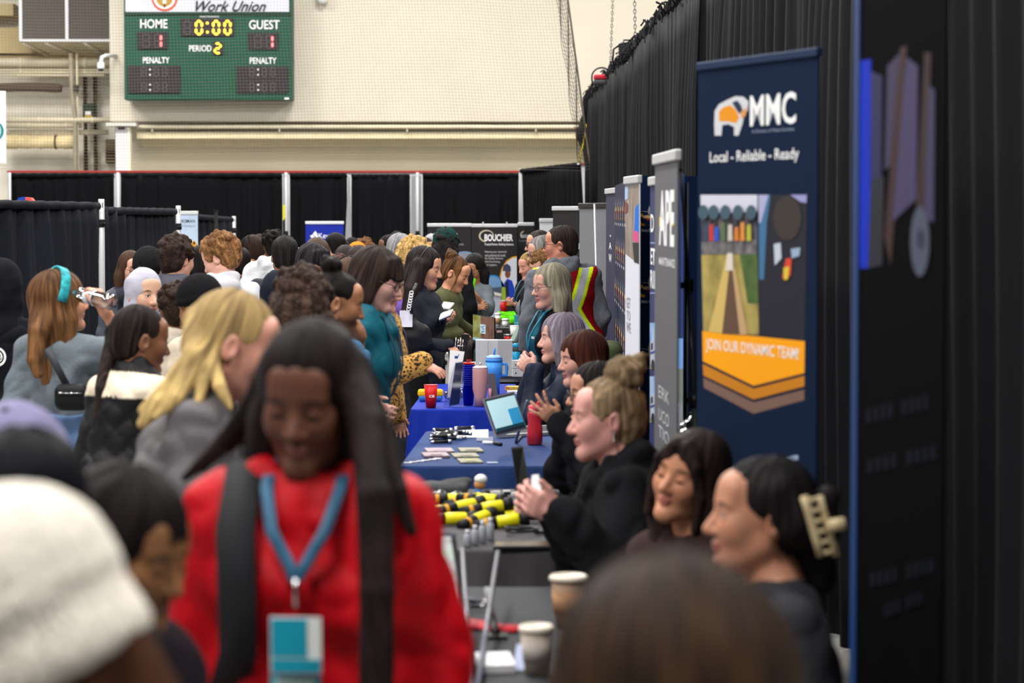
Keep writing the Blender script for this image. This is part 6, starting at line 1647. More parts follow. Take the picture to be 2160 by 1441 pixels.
p.build().top('hoodie', (210, 208, 206), off=0.03, hood='down').trousers().hair('short', DKBROWN).headwear('cap', (28, 28, 28)).backpack((112, 26, 36))
p = Person('navycap', 'person in a navy cap in the far crowd left of the white hoodie', 551, 524, 54, 24.0, face=150, skin=MID, hs=1.0, fem=False, facevis=False)
p.build().top('jacket', (40, 42, 50)).trousers().hair('short', DKBROWN).headwear('cap', (34, 36, 50))
p = Person('whitehoodie', 'person with short round black hair in a white hoodie, back turned', 578, 518, 60, 20.2, face=178, skin=DARKB_, hs=0.96, fem=False, facevis=False)
p.build().top('hoodie', (206, 210, 214), off=0.03, hood='down', fold=0.012).trousers((60, 60, 66)).hair('afro', (22, 19, 18), vol=-0.010)
p = Person('blackjacket', 'person with short black hair in a black hooded jacket, back turned, before the pole', 601, 541, 78, 16.6, face=184, skin=(150, 104, 80), hs=1.04, fem=False, facevis=False)
p.build().top('jacket', (34, 37, 46), NYLON, off=0.03, hood='down', fold=0.012).trousers().hair('short', (26, 23, 23), (44, 40, 40), vol=-0.004, amp=0.006)
p = Person('navyscarf', 'person in a dark navy headscarf low in front of the black hooded jacket', 588, 630, 100, 12.6, face=180, skin=TAN, hs=0.96, facevis=False)
p.build().top('coat', (30, 32, 44)).trousers().hair('bun', BLACKH, bunr=0.01).headwear('hijab', (28, 31, 42), loose=0.01)
p = Person('smallhood', 'person in a pale grey hood far back beside the black hooded jacket', 629, 552, 50, 25.5, face=170, skin=MID, hs=1.0, facevis=False)
p.build().top('hoodie', (184, 186, 192)).trousers().hair('short', BLACKH).headwear('hood', (186, 188, 194))
p = Person('longbrown', 'person with long straight brown hair from behind, below the blue college banner', 668, 542, 70, 19.6, face=186, skin=LIGHTSKIN, hs=1.06, facevis=False)
p.build().top('coat', (70, 66, 68)).trousers().hair('long', (66, 52, 44), (92, 76, 64), length=0.22, vol=0.006)
p = Person('whitehood', 'person with black hair and a white hood, in front of the blue college banner', 706, 522, 50, 24.2, face=-150, look=(10, 8, 0), skin=LIGHTSKIN, hs=0.98, fem=False)
p.build().top('hoodie', (208, 210, 216), off=0.032, hood='down').trousers().hair('short', BLACKH, vol=0.006)
p = Person('pinkshirt', 'person with swept black hair and glasses facing right, behind the tall hair bun', 662, 562, 80, 15.6, face=40, look=(8, 14, 0), skin=(190, 134, 104), hs=1.0)
p.build().top('blouse', (196, 156, 142), off=0.012).trousers().hair('bob', (20, 18, 20), (52, 50, 54), vol=0.006, fringe=0.03).glasses((40, 34, 34))
p = Person('messy', 'person with big messy dark brown hair, back turned, next to the blue t-shirt', 638, 652, 134, 9.1, face=178, skin=TAN, hs=0.98, facevis=False)
p.build().top('jacket', (36, 32, 34), off=0.024).trousers().hair('curly', (44, 32, 28), (70, 52, 42), vol=0.016, chains=[([(0, 0.07, -0.02), (0, 0.08, -0.14)], 0.11, 0.10), ([(0.05, 0.05, -0.05), (0.07, 0.06, -0.16)], 0.07, 0.05), ([(-0.05, 0.05, -0.05), (-0.08, 0.06, -0.16)], 0.07, 0.05)])
p = Person('bluetee', 'person with a black hair bun and short beard in a blue t-shirt, hand at chin', 712, 640, 122, 10.0, face=118, look=(-18, 14, 0), skin=(150, 102, 72), beard=(40, 28, 24), hs=0.98, fem=False)
p.arm('l', target=(756, 700, 10.2), dirw=(-0.35, 0, 0.9), nrm=(-0.9, 0.2, 0), curl=50, vis=True).build()
p.top('t_shirt', (66, 112, 152), off=0.018, end=0.7, hem=-0.08, fold=0.011).trousers()
p.hair('bun', (22, 19, 19), (36, 30, 28), bunpos=(0, 0.060, 0.140), bunr=0.040, curl=0.003)
p = Person('teal', 'person with dark bobbed hair and glasses in a teal jacket, looking down right', 797, 592, 112, 11.2, face=74, look=(0, 16, 0), lean=10, skin=(206, 158, 146), hs=1.04, eyes='down')
p.arm('r', target=(768, 850, 10.95)).arm('l', target=(775, 850, 11.25)).build().top('teal_jacket', (16, 84, 100), NYLON, off=0.026, hood='down', collar=0.02, fold=0.008).trousers((34, 36, 44))
p.hair('bob', (38, 29, 27), (62, 48, 42), vol=0.006, fringe=0.035, top=0.055).glasses((34, 30, 32)).lanyard((22, 60, 76), badge=False)
p = Person('leopard', 'person in a leopard print fleece jacket with a dark backpack strap', 808, 612, 84, 13.35, face=84, look=(0, 12, 0), lean=4, skin=(196, 142, 122), hs=0.9)
p.arm('r', target=(886, 768, 13.15), dirw=(0.9, -0.1, -0.3), nrm=(0.2, 0.3, -0.9), hint=(-0.4, -0.3, -0.8), curl=18, vis=True).build()
p.top('leopard_jacket', (196, 150, 76), leopard(), off=0.036, hood='down', collar=0.02, fold=0.010, fat=1.18, hem=-0.12).trousers((26, 27, 32)).hair('short', DKBROWN).backpack((30, 32, 38))
p = Person('purple', 'person in a purple jacket mostly hidden behind the teal jacket', 838, 592, 70, 18.0, face=120, skin=MID, hs=1.0, facevis=False)
p.build().top('purple_jacket', (88, 66, 138), NYLON, off=0.03).trousers().hair('short', DKBROWN)

# --- woman in black shirt at the tables
p = Person('blackshirt', 'person with long black hair in a black shirt reading a notepad, sunglasses on head', 897, 566, 82, 16.9, face=70, look=(4, 12, 0), skin=(202, 148, 118), lips=(176, 104, 98), hs=1.05, eyes='down', width=0.92)
p.arm('r', target=(945, 728, 16.75), dirw=(0.75, -0.1, -0.65), nrm=(0, 0.3, -1), curl=24, vis=True)
p.arm('l', target=(930, 684, 17.0), dirw=(0.85, -0.2, 0.45), nrm=(-0.2, 0.1, 1), curl=55, vis=True).build()
p.top('shirt', (42, 45, 52), off=0.018, collar=0.04, hem=-0.16, fold=0.012).trousers((24, 24, 27))
p.hair('long', (26, 22, 24), (50, 42, 42), length=0.30, vol=0.004, top=0.060, amp=0.002, chains=[('px', [(885, 560, 16.8), (868, 610, 16.75), (858, 660, 16.75), (852, 690, 16.75)], 0.055, 0.03)])
b = MB(); pts = [p.hp(0.092 * math.cos(a), 0.02 - 0.02 * math.sin(a), 0.05 + 0.088 * math.sin(a)) for a in [math.radians(-10 + i * 200 / 14) for i in range(15)]]; b.tube(pts, 0.004, 5); b.build('sunglasses', C(60, 52, 48, 0.3), p.root)
b = MB(); b.lathe([(0.001, -0.006), (0.006, 0), (0.001, 0.006)], 8, p.hp(-0.085, 0.012, -0.05)); b.build('earring', CHROME, p.root)
p = Person('olive', 'person with a brown hair bun in an olive sweater leaning over the tables', 962, 577, 74, 19.4, face=70, look=(0, 26, 0), lean=22, skin=(190, 134, 104), hs=1.03, eyes='down')
p.arm('r', target=(968, 704, 19.4), dirw=(0.6, 0, -0.8), curl=40, vis=True).arm('l', target=(995, 700, 19.9)).build()
p.top('sweater', (80, 82, 56), KNIT, off=0.022, hem=-0.14, fold=0.010).trousers((28, 28, 30))
p.hair('bun', (54, 36, 26), (120, 82, 48), bunpos=(0, 0.085, 0.10), bunr=0.050, chains=[([(0.066, -0.03, 0.05), (0.07, -0.045, -0.04), (0.066, -0.04, -0.12)], 0.012, 0.006), ([(-0.066, -0.03, 0.05), (-0.07, -0.045, -0.04), (-0.066, -0.04, -0.12)], 0.012, 0.006)])
p = Person('greyhair', 'person with short grey hair and dark glasses in a charcoal coat, facing right', 848, 529, 64, 20.4, face=76, look=(0, 10, 0), skin=(204, 142, 118), hs=1.03, fem=False, brow=(110, 106, 102))
p.build().top('coat', (62, 68, 70), off=0.028, collar=0.035).trousers().hair('short', (120, 120, 124), (178, 178, 182), vol=-0.002, amp=0.005).glasses((24, 24, 34), thick=0.003)
p = Person('leftface', 'person with dark skin and black hair in the far crowd facing left', 818, 523, 48, 25.8, face=-70, look=(0, 2, 0), skin=(104, 72, 54), hs=0.98, fem=False)
p.build().top('jacket', (30, 30, 34)).trousers().hair('short', (24, 20, 20))
p = Person('farcap', 'person in a black cap rising above the grey haired head', 838, 512, 42, 29.0, face=170, skin=MID, hs=0.98, fem=False, facevis=False)
p.build().top('jacket', (34, 34, 38)).trousers().hair('short', BLACKH).headwear('cap', (40, 36, 36))
p = Person('curlyblond', 'person with curly blond hair between the grey hair and the black shirt', 880, 543, 62, 18.4, face=105, skin=LIGHTSKIN, hs=1.0, facevis=False)
p.build().top('coat', (52, 50, 52)).trousers().hair('curly', (150, 118, 70), (206, 172, 110), vol=0.010, chains=[([(0, 0.07, -0.02), (0, 0.08, -0.12)], 0.10, 0.08)])
p = Person('greenhat', 'person in a dark green knit hat and black coat with long dark curls', 941, 522, 62, 21.6, face=172, skin=TAN, hs=1.04, facevis=False)
p.build().top('coat', (22, 22, 25), off=0.03, collar=0.04).trousers().hair('curly', (26, 22, 22), vol=0.010, chains=[([(0, 0.06, -0.03), (0, 0.08, -0.16)], 0.11, 0.10)]).headwear('beanie', (18, 52, 48), loose=0.014)
p = Person('farbrown', 'person with short brown hair in front of the dark logistics banner', 899, 527, 46, 27.5, face=60, skin=MID, hs=1.0, fem=False)
p.build().top('jacket', (40, 40, 44)).trousers().hair('short', (50, 38, 32))
p = Person('greybeanie', 'person in a grey knit hat at the left edge of the logistics banner', 912, 520, 42, 31.0, face=150, skin=MID, hs=1.0, fem=False, facevis=False)
p.build().top('jacket', (50, 50, 54)).trousers().hair('short', DKBROWN).headwear('beanie', (164, 162, 166))
p = Person('greenbag', 'person with black hair and glasses in a grey shirt behind the lime green bag', 1000, 568, 62, 23.3, face=-24, look=(-6, 22, 0), skin=(160, 112, 84), hs=1.04)
p.arm('r', target=(1012, 648, 23.0), curl=40, vis=True).arm('l', target=(1004, 625, 22.95)).build()
p.top('shirt', (96, 104, 110), off=0.02, end=0.7, fold=0.011).trousers().hair('long', (24, 22, 22), length=0.14).glasses((40, 34, 32))
p = Person('suit', 'person with short dark hair and black glasses facing left before the white banner', 1134, 517, 58, 23.6, face=-80, look=(0, 4, 0), skin=(206, 152, 130), hs=1.05, fem=False)
p.build().top('suit_jacket', (26, 26, 30), off=0.024, vneck=0.12).trousers().hair('short', (40, 34, 32), (78, 70, 66), vol=-0.006).glasses((18, 18, 20), thick=0.003)
p = Person('greysweater', 'person with grey hair and thin glasses in a grey sweater, left of the vest', 1142, 534, 62, 20.3, face=-78, look=(0, 12, 0), skin=(204, 152, 132), hs=1.04, fem=False, brow=(90, 84, 80))
p.arm('l', target=(1112, 712, 20.0), hint=(-0.7, -0.4, -0.5)).build()
p.top('sweater', (112, 116, 124), KNIT, off=0.030, fat=1.15, hem=-0.12, fold=0.012).trousers((34, 36, 44)).hair('short', (96, 94, 94), (160, 158, 156), vol=-0.002).glasses((26, 26, 30))
p = Person('blackcoat', 'person with straight blond hair in a black coat holding a badge', 1116, 562, 54, 22.8, face=-60, look=(0, 14, 0), skin=(210, 150, 132), hs=0.94)
p.arm('l', target=(1100, 648, 22.4), dirw=(-0.8, -0.1, 0.3), nrm=(0.2, 0.2, 1), curl=50, vis=True).arm('r', target=(1092, 645, 22.8), dirw=(-0.6, -0.2, 0.2), nrm=(0.2, 0.1, 1), curl=50, vis=True).build()
p.top('coat', (22, 22, 25), off=0.024, vneck=0.1, hem=-0.3).trousers((26, 26, 30)).hair('long', (140, 108, 66), (184, 150, 100), length=0.05).lanyard((20, 70, 96), bottom=0.17)
p = Person('curlyfront', 'person with curly brown hair hidden in front of the grey sweater', 1141, 566, 52, 19.2, face=-40, look=(0, 12, 0), skin=LIGHTSKIN, hs=0.92)
p.build().top('coat', (34, 32, 36)).trousers().hair('curly', (96, 66, 40), (140, 102, 64), vol=0.004)

# --- man in the safety vest
p = Person('vest', 'person in a red safety vest with yellow crossed stripes over a grey hoodie', 1181, 517, 76, 17.7, face=-162, look=(62, 4, 0), side=6, skin=(196, 132, 108), hs=1.05, fem=False, width=1.12, sc=1.04)
p.arm('l', out=0.0).arm('r', out=0.0).build()
p.top('hoodie', (98, 102, 110), KNIT, off=0.030, hood='down', fold=0.012, hem=-0.06)
def vest_col(v):
    q = ((v - p.pel) @ p.Rl) / p.s; x, y, z = q[:, 0], q[:, 1], q[:, 2]
    red, yel, sil = np.array(lin((140, 18, 26))), np.array(lin((206, 240, 24))), np.array(lin((176, 180, 188)))
    c = np.tile(red, (len(v), 1))
    back = y > -0.02
    for sg in (-1, 1):
        dd = np.abs((x * sg) - (z - 0.22) * 0.52) * 0.887
        c[back & (dd < 0.050)] = yel
    for sg in (-1, 1):
        dd = np.abs((x * sg) - (z - 0.22) * 0.52) * 0.887
        c[back & (dd < 0.026)] = sil
    fr = ~back & (np.abs(np.abs(x) - 0.10) < 0.05); c[fr] = yel; c[~back & (np.abs(np.abs(x) - 0.10) < 0.026)] = sil
    c[(z < -0.02) & (z > -0.07)] = yel; c[z < -0.07] = sil
    return c
lo = p.pel + np.array((-0.42, -0.36, -0.25)); hi = p.pel + np.array((0.42, 0.36, 0.62)); F = Field(lo, hi, 0.0052)
p.torso(F, 0.046, 0.06)
for sg in (-1, 1): F.ell(p.sp(sg * 0.245, 0, 0.36), (0.075, 0.13, 0.16), p.Rl, k=0.02, op='s')
F.cone(p.sp(0, -0.02, 0.50), p.sp(0, -0.03, 0.62), 0.10, 0.11, k=0.02, op='s'); F.cut((0, 0, -1), -(p.pz - 0.13)); F.cut((0, 0, 1), p.sp(0, 0, 0.50)[2])
F.warp(lambda x, y, z: 0.007 * vnoise(x * 11, y * 11, z * 11))
F.mesh('safety_vest', CLOTH, p.root, vest_col)
p.trousers((40, 42, 50)).hair('short', (38, 30, 28), (60, 48, 42), vol=-0.006, amp=0.006).glasses((30, 28, 28))
# --- booth staff, seated and standing
p = Person('greyblond', 'smiling person with long ash blond hair and glasses in a black cardigan', 1160, 606, 90, 15.5, face=-70, look=(6, 4, 0), skin=(212, 160, 142), lips=(186, 110, 106), hs=1.06, eyes='open', brow=(120, 104, 86))
p.arm('l').arm('r').build()
p.top('cardigan', two((24, 24, 28), (24, 84, 100), lambda x, y, z: (np.abs(x) < 0.055) & (y < -0.02))(p), off=0.020, vneck=0.06, fold=0.010).trousers((30, 30, 34))
p.hair('long', (112, 108, 96), (168, 160, 136), length=0.13, vol=0.004, top=0.067, amp=0.003, seed=3).glasses((90, 84, 90), thick=0.0018).lanyard((22, 112, 140), bottom=0.16, badge=True)
lettering('PEMS', p.root, WHITE, p.surf(0.09, 0.33, True, 0.042), tuple(p.Rl @ np.array((1, 0, 0))), (0, 0, 1), 0.05, 0.014, name='chest_lettering', bold=0.02)
p = Person('purplehair', 'seated person with grey violet hair in a navy jacket, hands clasped', 1181, 716, 100, 14.0, face=-84, look=(0, 0, 0), lean=10, seated=True, skin=(214, 164, 150), lips=(196, 120, 118), hs=1.06, eyes='open')
p.arm('l', target=(1128, 786, 13.85), dirw=(-0.6, 0.25, 0.55), nrm=(0.1, 1, 0.2), hint=(0.5, -0.3, -0.9), curl=60, vis=True).arm('r', target=(1126, 782, 14.1), dirw=(-0.6, -0.35, 0.5), nrm=(0, -1, 0.1), hint=(0.5, 0.3, -0.9), curl=60, vis=True).build()
p.top('navy_jacket', (24, 32, 52), NYLON, off=0.022, collar=0.04, fold=0.012).trousers((28, 30, 38))
p.hair('bob', (104, 92, 108), (150, 140, 150), vol=0.006, top=0.056, chains=[([(0.066, -0.045, 0.045), (0.078, -0.03, -0.06), (0.076, -0.02, -0.13)], 0.018, 0.010)])
p = Person('auburn', 'seated person with long dark auburn hair in a black jacket, talking', 1226, 760, 108, 12.5, face=-74, look=(0, 4, 0), lean=8, seated=True, skin=(206, 152, 136), lips=(176, 104, 100), hs=1.04)
p.arm('l').build().top('jacket', (26, 26, 30), off=0.022).trousers().hair('long', (52, 26, 22), (84, 44, 34), length=0.34, vol=0.008, top=0.067, amp=0.003)
p = Person('spread', 'seated person with black hair and glasses, gesturing with open fingers', 1252, 832, 120, 10.8, face=-78, look=(0, 2, 0), lean=8, seated=True, skin=(188, 136, 112), hs=1.03)
p.arm('l', target=(1180, 892, 10.5), dirw=(-0.72, -0.1, 0.62), nrm=(-0.1, 0.75, 0.5), hint=(0.5, -0.3, -0.9), curl=14, spread=0.5, vis=True).arm('r', target=(1190, 930, 10.9)).build()
p.top('hoodie', (24, 25, 29), off=0.028, hood='down', fold=0.012).trousers().hair('long', (24, 21, 22), (40, 34, 34), length=0.12).glasses((70, 62, 64))
p = Person('bunblond', 'seated person with a curly blond top bun in a black hoodie, side view', 1278, 884, 168, 8.05, face=-84, look=(0, 2, 0), lean=9, seated=True, skin=(218, 160, 150), lips=(190, 118, 112), hs=1.06, eyes='open', width=1.18, brow=(120, 92, 66))
p.arm('l', target=(1182, 1084, 7.72), dirw=(-0.85, 0.15, 0.35), nrm=(0.1, 0.9, 0.25), hint=(0.5, -0.4, -0.9), curl=48, vis=True, thumb=-0.4).arm('r', target=(1166, 1074, 8.0), dirw=(-0.85, -0.15, 0.3), nrm=(0, -1, 0), hint=(0.4, 0.4, -0.9), curl=55, vis=True).build()
p.top('hoodie', (23, 24, 27), off=0.032, hood='down', fold=0.014, fat=1.12).trousers((28, 28, 32))
p.hair('bun', (116, 96, 72), (168, 142, 112), bunpos=(0, 0.060, 0.135), bunr=0.058, top=0.056, seed=8, amp=0.007, curl=0.005)
for dz in (-0.038, -0.050, -0.060):
    b = MB(); b.lathe([(0.001, -0.005), (0.005, 0), (0.001, 0.005)], 8, p.hp(0.088, 0.010, dz)); b.build('earring', CHROME, p.root)
A = p.arms['l']; q = A['W'] + A['dr'] * 0.105 + A['sd'] * 0.055
p = Person('leaning', 'seated person with long dark hair and closed eyes, head tilted toward the claw clip', 1452, 1010, 178, 6.9, face=-46, look=(8, -6, 14), lean=4, seated=True, skin=(196, 136, 104), lips=(190, 110, 104), hs=1.0, eyes='down')
p.build(face_step=0.0042).top('blouse', (54, 40, 40), off=0.016, vneck=0.05).trousers().hair('long', (30, 24, 25), (58, 44, 40), length=0.34, vol=0.004, top=0.060, amp=0.0015, chains=[([(-0.02, -0.075, 0.085), (-0.055, -0.075, 0.04), (-0.074, -0.05, -0.03), (-0.078, -0.03, -0.12)], 0.020, 0.012), ([(0.02, -0.070, 0.088), (0.06, -0.07, 0.045), (0.080, -0.045, -0.03), (0.082, -0.03, -0.12)], 0.020, 0.012)])
p = Person('clip', 'seated person with a claw clip in black hair and a dark grey blazer, side view', 1602, 1090, 240, 5.5, face=-84, look=(0, -3, 0), lean=3, seated=True, skin=(190, 134, 106), lips=(168, 100, 94), hs=1.04, eyes='open')
p.build(face_step=0.0038).top('blazer', (56, 57, 63), off=0.026, fold=0.010).trousers((30, 30, 34))
p.hair('bun', (22, 20, 21), (38, 34, 36), bunpos=(0, 0.092, 0.010), bunr=0.066, top=0.058, chains=[([(0.06, 0.02, 0.05), (0.07, 0.06, 0.0), (0.045, 0.11, -0.02)], 0.045, 0.05), ([(-0.06, 0.02, 0.05), (-0.07, 0.06, 0.0), (-0.045, 0.11, -0.02)], 0.045, 0.05), ([(0, 0.10, 0.0), (0.0, 0.13, -0.12)], 0.06, 0.04)])
b = MB(); c0 = V3(p.hp(0.112, 0.105, 0.0)); ax = p.Rh
def loc(a, bb, cc): return Vector(c0 + ax @ np.array((a, bb, cc)) * 1.0)
for k in range(6):
    z = 0.05 - k * 0.022; b.tube([loc(-0.045, 0.010 - z * 0.35, z), loc(-0.012, 0.012 - z * 0.35, z + 0.004), loc(0.006, -0.012 - z * 0.35, z + 0.002)], 0.005, 6)
b.tube([loc(0.002, -0.020 - z_ * 0.35, z_) for z_ in (0.06, 0.03, 0.0, -0.03, -0.065)], 0.009, 8)
b.tube([loc(-0.012, 0.016 - z_ * 0.35, z_) for z_ in (0.06, 0.03, 0.0, -0.03, -0.065)], 0.008, 8)
b.tube([loc(0.0, 0.012, -0.002), loc(0.004, 0.05, 0.006)], 0.014, 8)
b.build('claw_clip', M('clip_cream', (206, 188, 148), 0.35), p.root)

# --- heads of the far crowd
for key, lb, px, py, hp_, d, f, st, hc, cc, hw in (
    ('c1', 'person with long dark hair, left of a pair below the orange knit hat', 729, 552, 60, 20.0, 182, 'long', (44, 38, 36), (40, 40, 46), None),
    ('c2', 'person with long parted dark hair directly below the orange knit hat', 757, 554, 62, 19.2, 178, 'long', (50, 42, 40), (44, 44, 50), None),
    ('c3', 'person in an orange knit hat in the middle of the far crowd', 754, 546, 54, 22.5, 170, 'short', BLACKH, (60, 56, 54), ('beanie', (196, 122, 40))),
    ('c4', 'person with brown hair and a black hair band behind the teal jacket', 738, 590, 74, 14.6, 176, 'bob', (78, 58, 48), (60, 48, 50), ('band', (24, 24, 30))),
    ('c5', 'person with tousled brown hair at the right of the orange knit hat', 771, 532, 52, 25.0, 165, 'curly', (92, 62, 40), (40, 40, 44), None),
    ('c6', 'person in a dark cap before the grey drape sliver', 744, 527, 52, 27.0, 160, 'short', BLACKH, (36, 36, 40), ('cap', (38, 38, 42))),
    ('c7', 'person with black hair in black right of the white hood', 724, 533, 48, 26.0, 150, 'short', (20, 18, 18), (24, 24, 28), None),
    ('c8', 'person with dark hair low between the far crowd and the red backpack', 508, 556, 56, 20.6, 175, 'short', (26, 22, 22), (32, 32, 36), None),
    ('c9', 'person with reddish brown hair peeking above the hair bun', 712, 580, 62, 17.7, 182, 'curly', (70, 48, 44), (56, 46, 50), None)):
    p = Person(key, lb, px, py, hp_, d, face=f, skin=MID, hs=0.98, facevis=False)
    p.build().top('coat', cc).trousers().hair(st, hc, length=0.16)
    if hw and hw[0] != 'band': p.headwear(hw[0], hw[1])
    elif hw:
        b = MB(); pts = [p.hp(0.097 * math.cos(a), 0.018, 0.035 + 0.102 * math.sin(a)) for a in [math.radians(i * 180 / 14) for i in range(15)]]
        b.ribbon(pts, [tuple(p.Rh @ np.array((0, 1, 0)))] * 15, 0.035, 0.010); b.build('hair_band', C(*hw[1]), p.root)

# ================================================================ things on the tables and in hands
Q6 = [(0, 1, 2, 3), (7, 6, 5, 4), (0, 4, 5, 1), (1, 5, 6, 2), (2, 6, 7, 3), (3, 7, 4, 0)]
Q7 = [(3, 2, 1, 0), (4, 5, 6, 7), (0, 1, 5, 4), (1, 2, 6, 5), (2, 3, 7, 6), (3, 0, 4, 7)]
def px2m(n, d): return n * d / FPX
def up_at(px, py, z=TZ): return on(px, py, z)

def lathe_thing(name, label, cat, base, parts, group=None, n=22):
    """parts: (part name, profile [(r, z)], material)"""
    t = thing(name, label, cat, base, 0, group)
    for nm, prof, mt in parts:
        b = MB(); b.lathe(prof, n); b.build(nm, mt, t)
    return t
def slab(name, label, cat, c, w, h, th, mat, rz=0.0, tilt=0.0, part='sheet', group=None, extra=None):
    """flat thing lying at c (tilt 0) or raised about its near edge"""
    t = thing(name, label, cat, c, rz, group); b = MB(); R = Matrix.Rotation(tilt, 3, 'X')
    b.box((-w / 2, 0, 0), (w / 2, h, th), R=R); b.build(part, mat, t)
    if extra: extra(t, R)
    return t
PAPER = M('paper', (240, 240, 244), 0.8)
PAPERG = M('paper_grey', (204, 206, 214), 0.8)

# paper coffee cups on the nearest table
KRAFT = M('kraft_sleeve', (172, 130, 96), 0.85); LID = M('cup_lid', (226, 216, 200), 0.4); CUPB = M('cup_brown', (150, 122, 100), 0.7)
def coffee(label, px, ytop, d, h, r, lid=LID, body=CUPB, sleeve=KRAFT, group=None, z0=None):
    top = P(px, ytop, d); base = Vector((top.x, d, TZ if z0 is None else z0)); H = top.z - base.z
    t = lathe_thing('coffee_cup', label, 'cup', base, [('cup', [(r * 0.68, 0.001), (r * 0.93, H - 0.014)], body), ('sleeve', [(r * 0.775, H * 0.25), (r * 0.90, H * 0.70)], sleeve), ('lid', [(r, H - 0.016), (r * 1.04, H - 0.012), (r * 1.03, H - 0.005), (r * 0.9, H), (r * 0.86, H - 0.004), (r * 0.3, H - 0.005)], lid)], group)
    return t
coffee('larger paper coffee cup with a pale lid, near the blazer sleeve', 1199, 1212, 6.8, 0.15, 0.050)
coffee('smaller paper coffee cup with a pale lid, in front of the dark brown head', 1131, 1318, 6.1, 0.14, 0.041, sleeve=M('cup_sleeve_grey', (188, 178, 170), 0.8), body=M('cup_pale', (176, 164, 152), 0.7))
# red lanyard ribbons
t = thing('lanyard_ribbon', 'bright red ribbon lying across the nearest black table', 'lanyard', on(1010, 1322)); b = MB()
b.ribbon([on(945, 1312) + Vector((0, 0, .004)), on(985, 1318) + Vector((0, 0, .006)), on(1040, 1326) + Vector((0, 0, .004)), on(1100, 1330) + Vector((0, 0, .004))], (0, 1, 0), 0.10, 0.004); W(b, 'ribbon', M('ribbon_red', (212, 52, 66), 0.6), t)
b = MB(); b.tube([on(930, 1306) + Vector((0, 0, .012)), on(942, 1309) + Vector((0, 0, .012))], 0.012, 8); W(b, 'metal_clip', CHROME, t)
slab('tissue', 'crumpled white tissue on the nearest black table', 'tissue', on(1050, 1420), 0.085, 0.10, 0.02, PAPER, 0.15, 0.15, 'folded_sheet')
slab('card', 'white and blue card propped beside the tissue', 'card', on(1096, 1415), 0.034, 0.075, 0.003, M('card_blue', (184, 194, 226), 0.5), -0.2, 0.8, 'card_face')
slab('notepad', 'pale notepad at the left edge of the nearest black table', 'notepad', on(935, 1405), 0.05, 0.12, 0.012, M('pad_white', (206, 208, 212), 0.7), 0.5, 0.3, 'pages')
t = thing('phone_stand', 'slim dark stand with a pale edge on the nearest black table', 'stand', on(1046, 1345)); q = on(1046, 1345)
b = MB(); b.tube([P(1028, 1240, q.y + 0.25), P(1038, 1302, q.y + 0.22)], 0.010, 8); W(b, 'pale_edge', M('stand_pale', (170, 172, 178), 0.3), t)
b = MB(); b.tube([P(1038, 1302, q.y + 0.22), q + Vector((0, 0, 0.006))], 0.011, 8); b.box(q + Vector((-0.03, -0.03, 0.0)), q + Vector((0.03, 0.03, 0.008))); W(b, 'stand_body', BLACKP, t)
for i, (x0, y0, x1, y1) in enumerate(((940, 1282, 1000, 1276), (945, 1290, 1012, 1288), (962, 1272, 1018, 1281), (938, 1275, 972, 1265))):
    t = thing('pen', 'grey pen loosely heaped near the red ribbon', 'pen', on(x0, y0), 0, 'grey pens near the red ribbon'); a, c = on(x0, y0) + Vector((0, 0, .008 + .004 * i)), on(x1, y1) + Vector((0, 0, .008 + .004 * i))
    b = MB(); b.tube([a, c], 0.0065, 8); W(b, 'barrel', M('pen_grey', (96, 100, 108), 0.4), t); b = MB(); b.tube([c, c + (c - a).normalized() * 0.02], [0.0065, 0.002], 8); W(b, 'tip', CHROME, t)
# acrylic sign holder
t = thing('sign_holder', 'clear acrylic sign holder standing on the nearest table by the red sleeve', 'sign holder', on(985, 1470)); AC = clear_plastic(); EDGE = M('acrylic_edge', (112, 114, 126), 0.25)
fl, fr_, tl, tr = on(905, 1475), on(1004, 1470), P(868, 1112, 7.05), P(962, 1130, 7.05)
def pane(nm, q4, mt, th=0.003):
    b = MB(); n = ((q4[1] - q4[0]).cross(q4[3] - q4[0])).normalized() * th
    b.add([Vector(v) for v in q4] + [Vector(v) + n for v in q4], Q6); return W(b, nm, mt, t)
pane('front_panel', [fl, on(895, 1475) + Vector((0.11, 0, 0)), tr, tl], AC)
for nm, a, c, r in (('left_edge', fl, tl, 0.006), ('right_edge', on(895, 1475) + Vector((0.11, 0, 0)), P(975, 1160, 7.0), 0.007), ('top_edge', tl, tr, 0.007), ('rear_edge', fr_, P(1050, 1165, 7.2), 0.007)):
    b = MB(); b.tube([a, c], r, 6); W(b, nm, EDGE, t)
b = MB(); b.box(on(990, 1478) + Vector((-0.12, 0.0, 0)), on(990, 1478) + Vector((0.06, 0.10, 0.004))); W(b, 'base_sheet', AC, t)
t0 = t
t = thing('leaflet', 'printed leaflet with a green patch inside the acrylic holder', 'leaflet', on(925, 1440))
b = MB(); m_ = [fl.lerp(tl, 0.40), fl.lerp(tl, 0.40) + Vector((0.10, 0, 0)), fl.lerp(tl, 0.93) + Vector((0.10, 0, 0)), fl.lerp(tl, 0.93)]
b.add([v + Vector((0.004, 0.012, 0)) for v in m_] + [v + Vector((0.004, 0.014, 0)) for v in m_], Q6); W(b, 'sheet', photo_mat('leaflet_print', [(60, 62, 70), (120, 124, 130), (90, 130, 90)], 9), t)

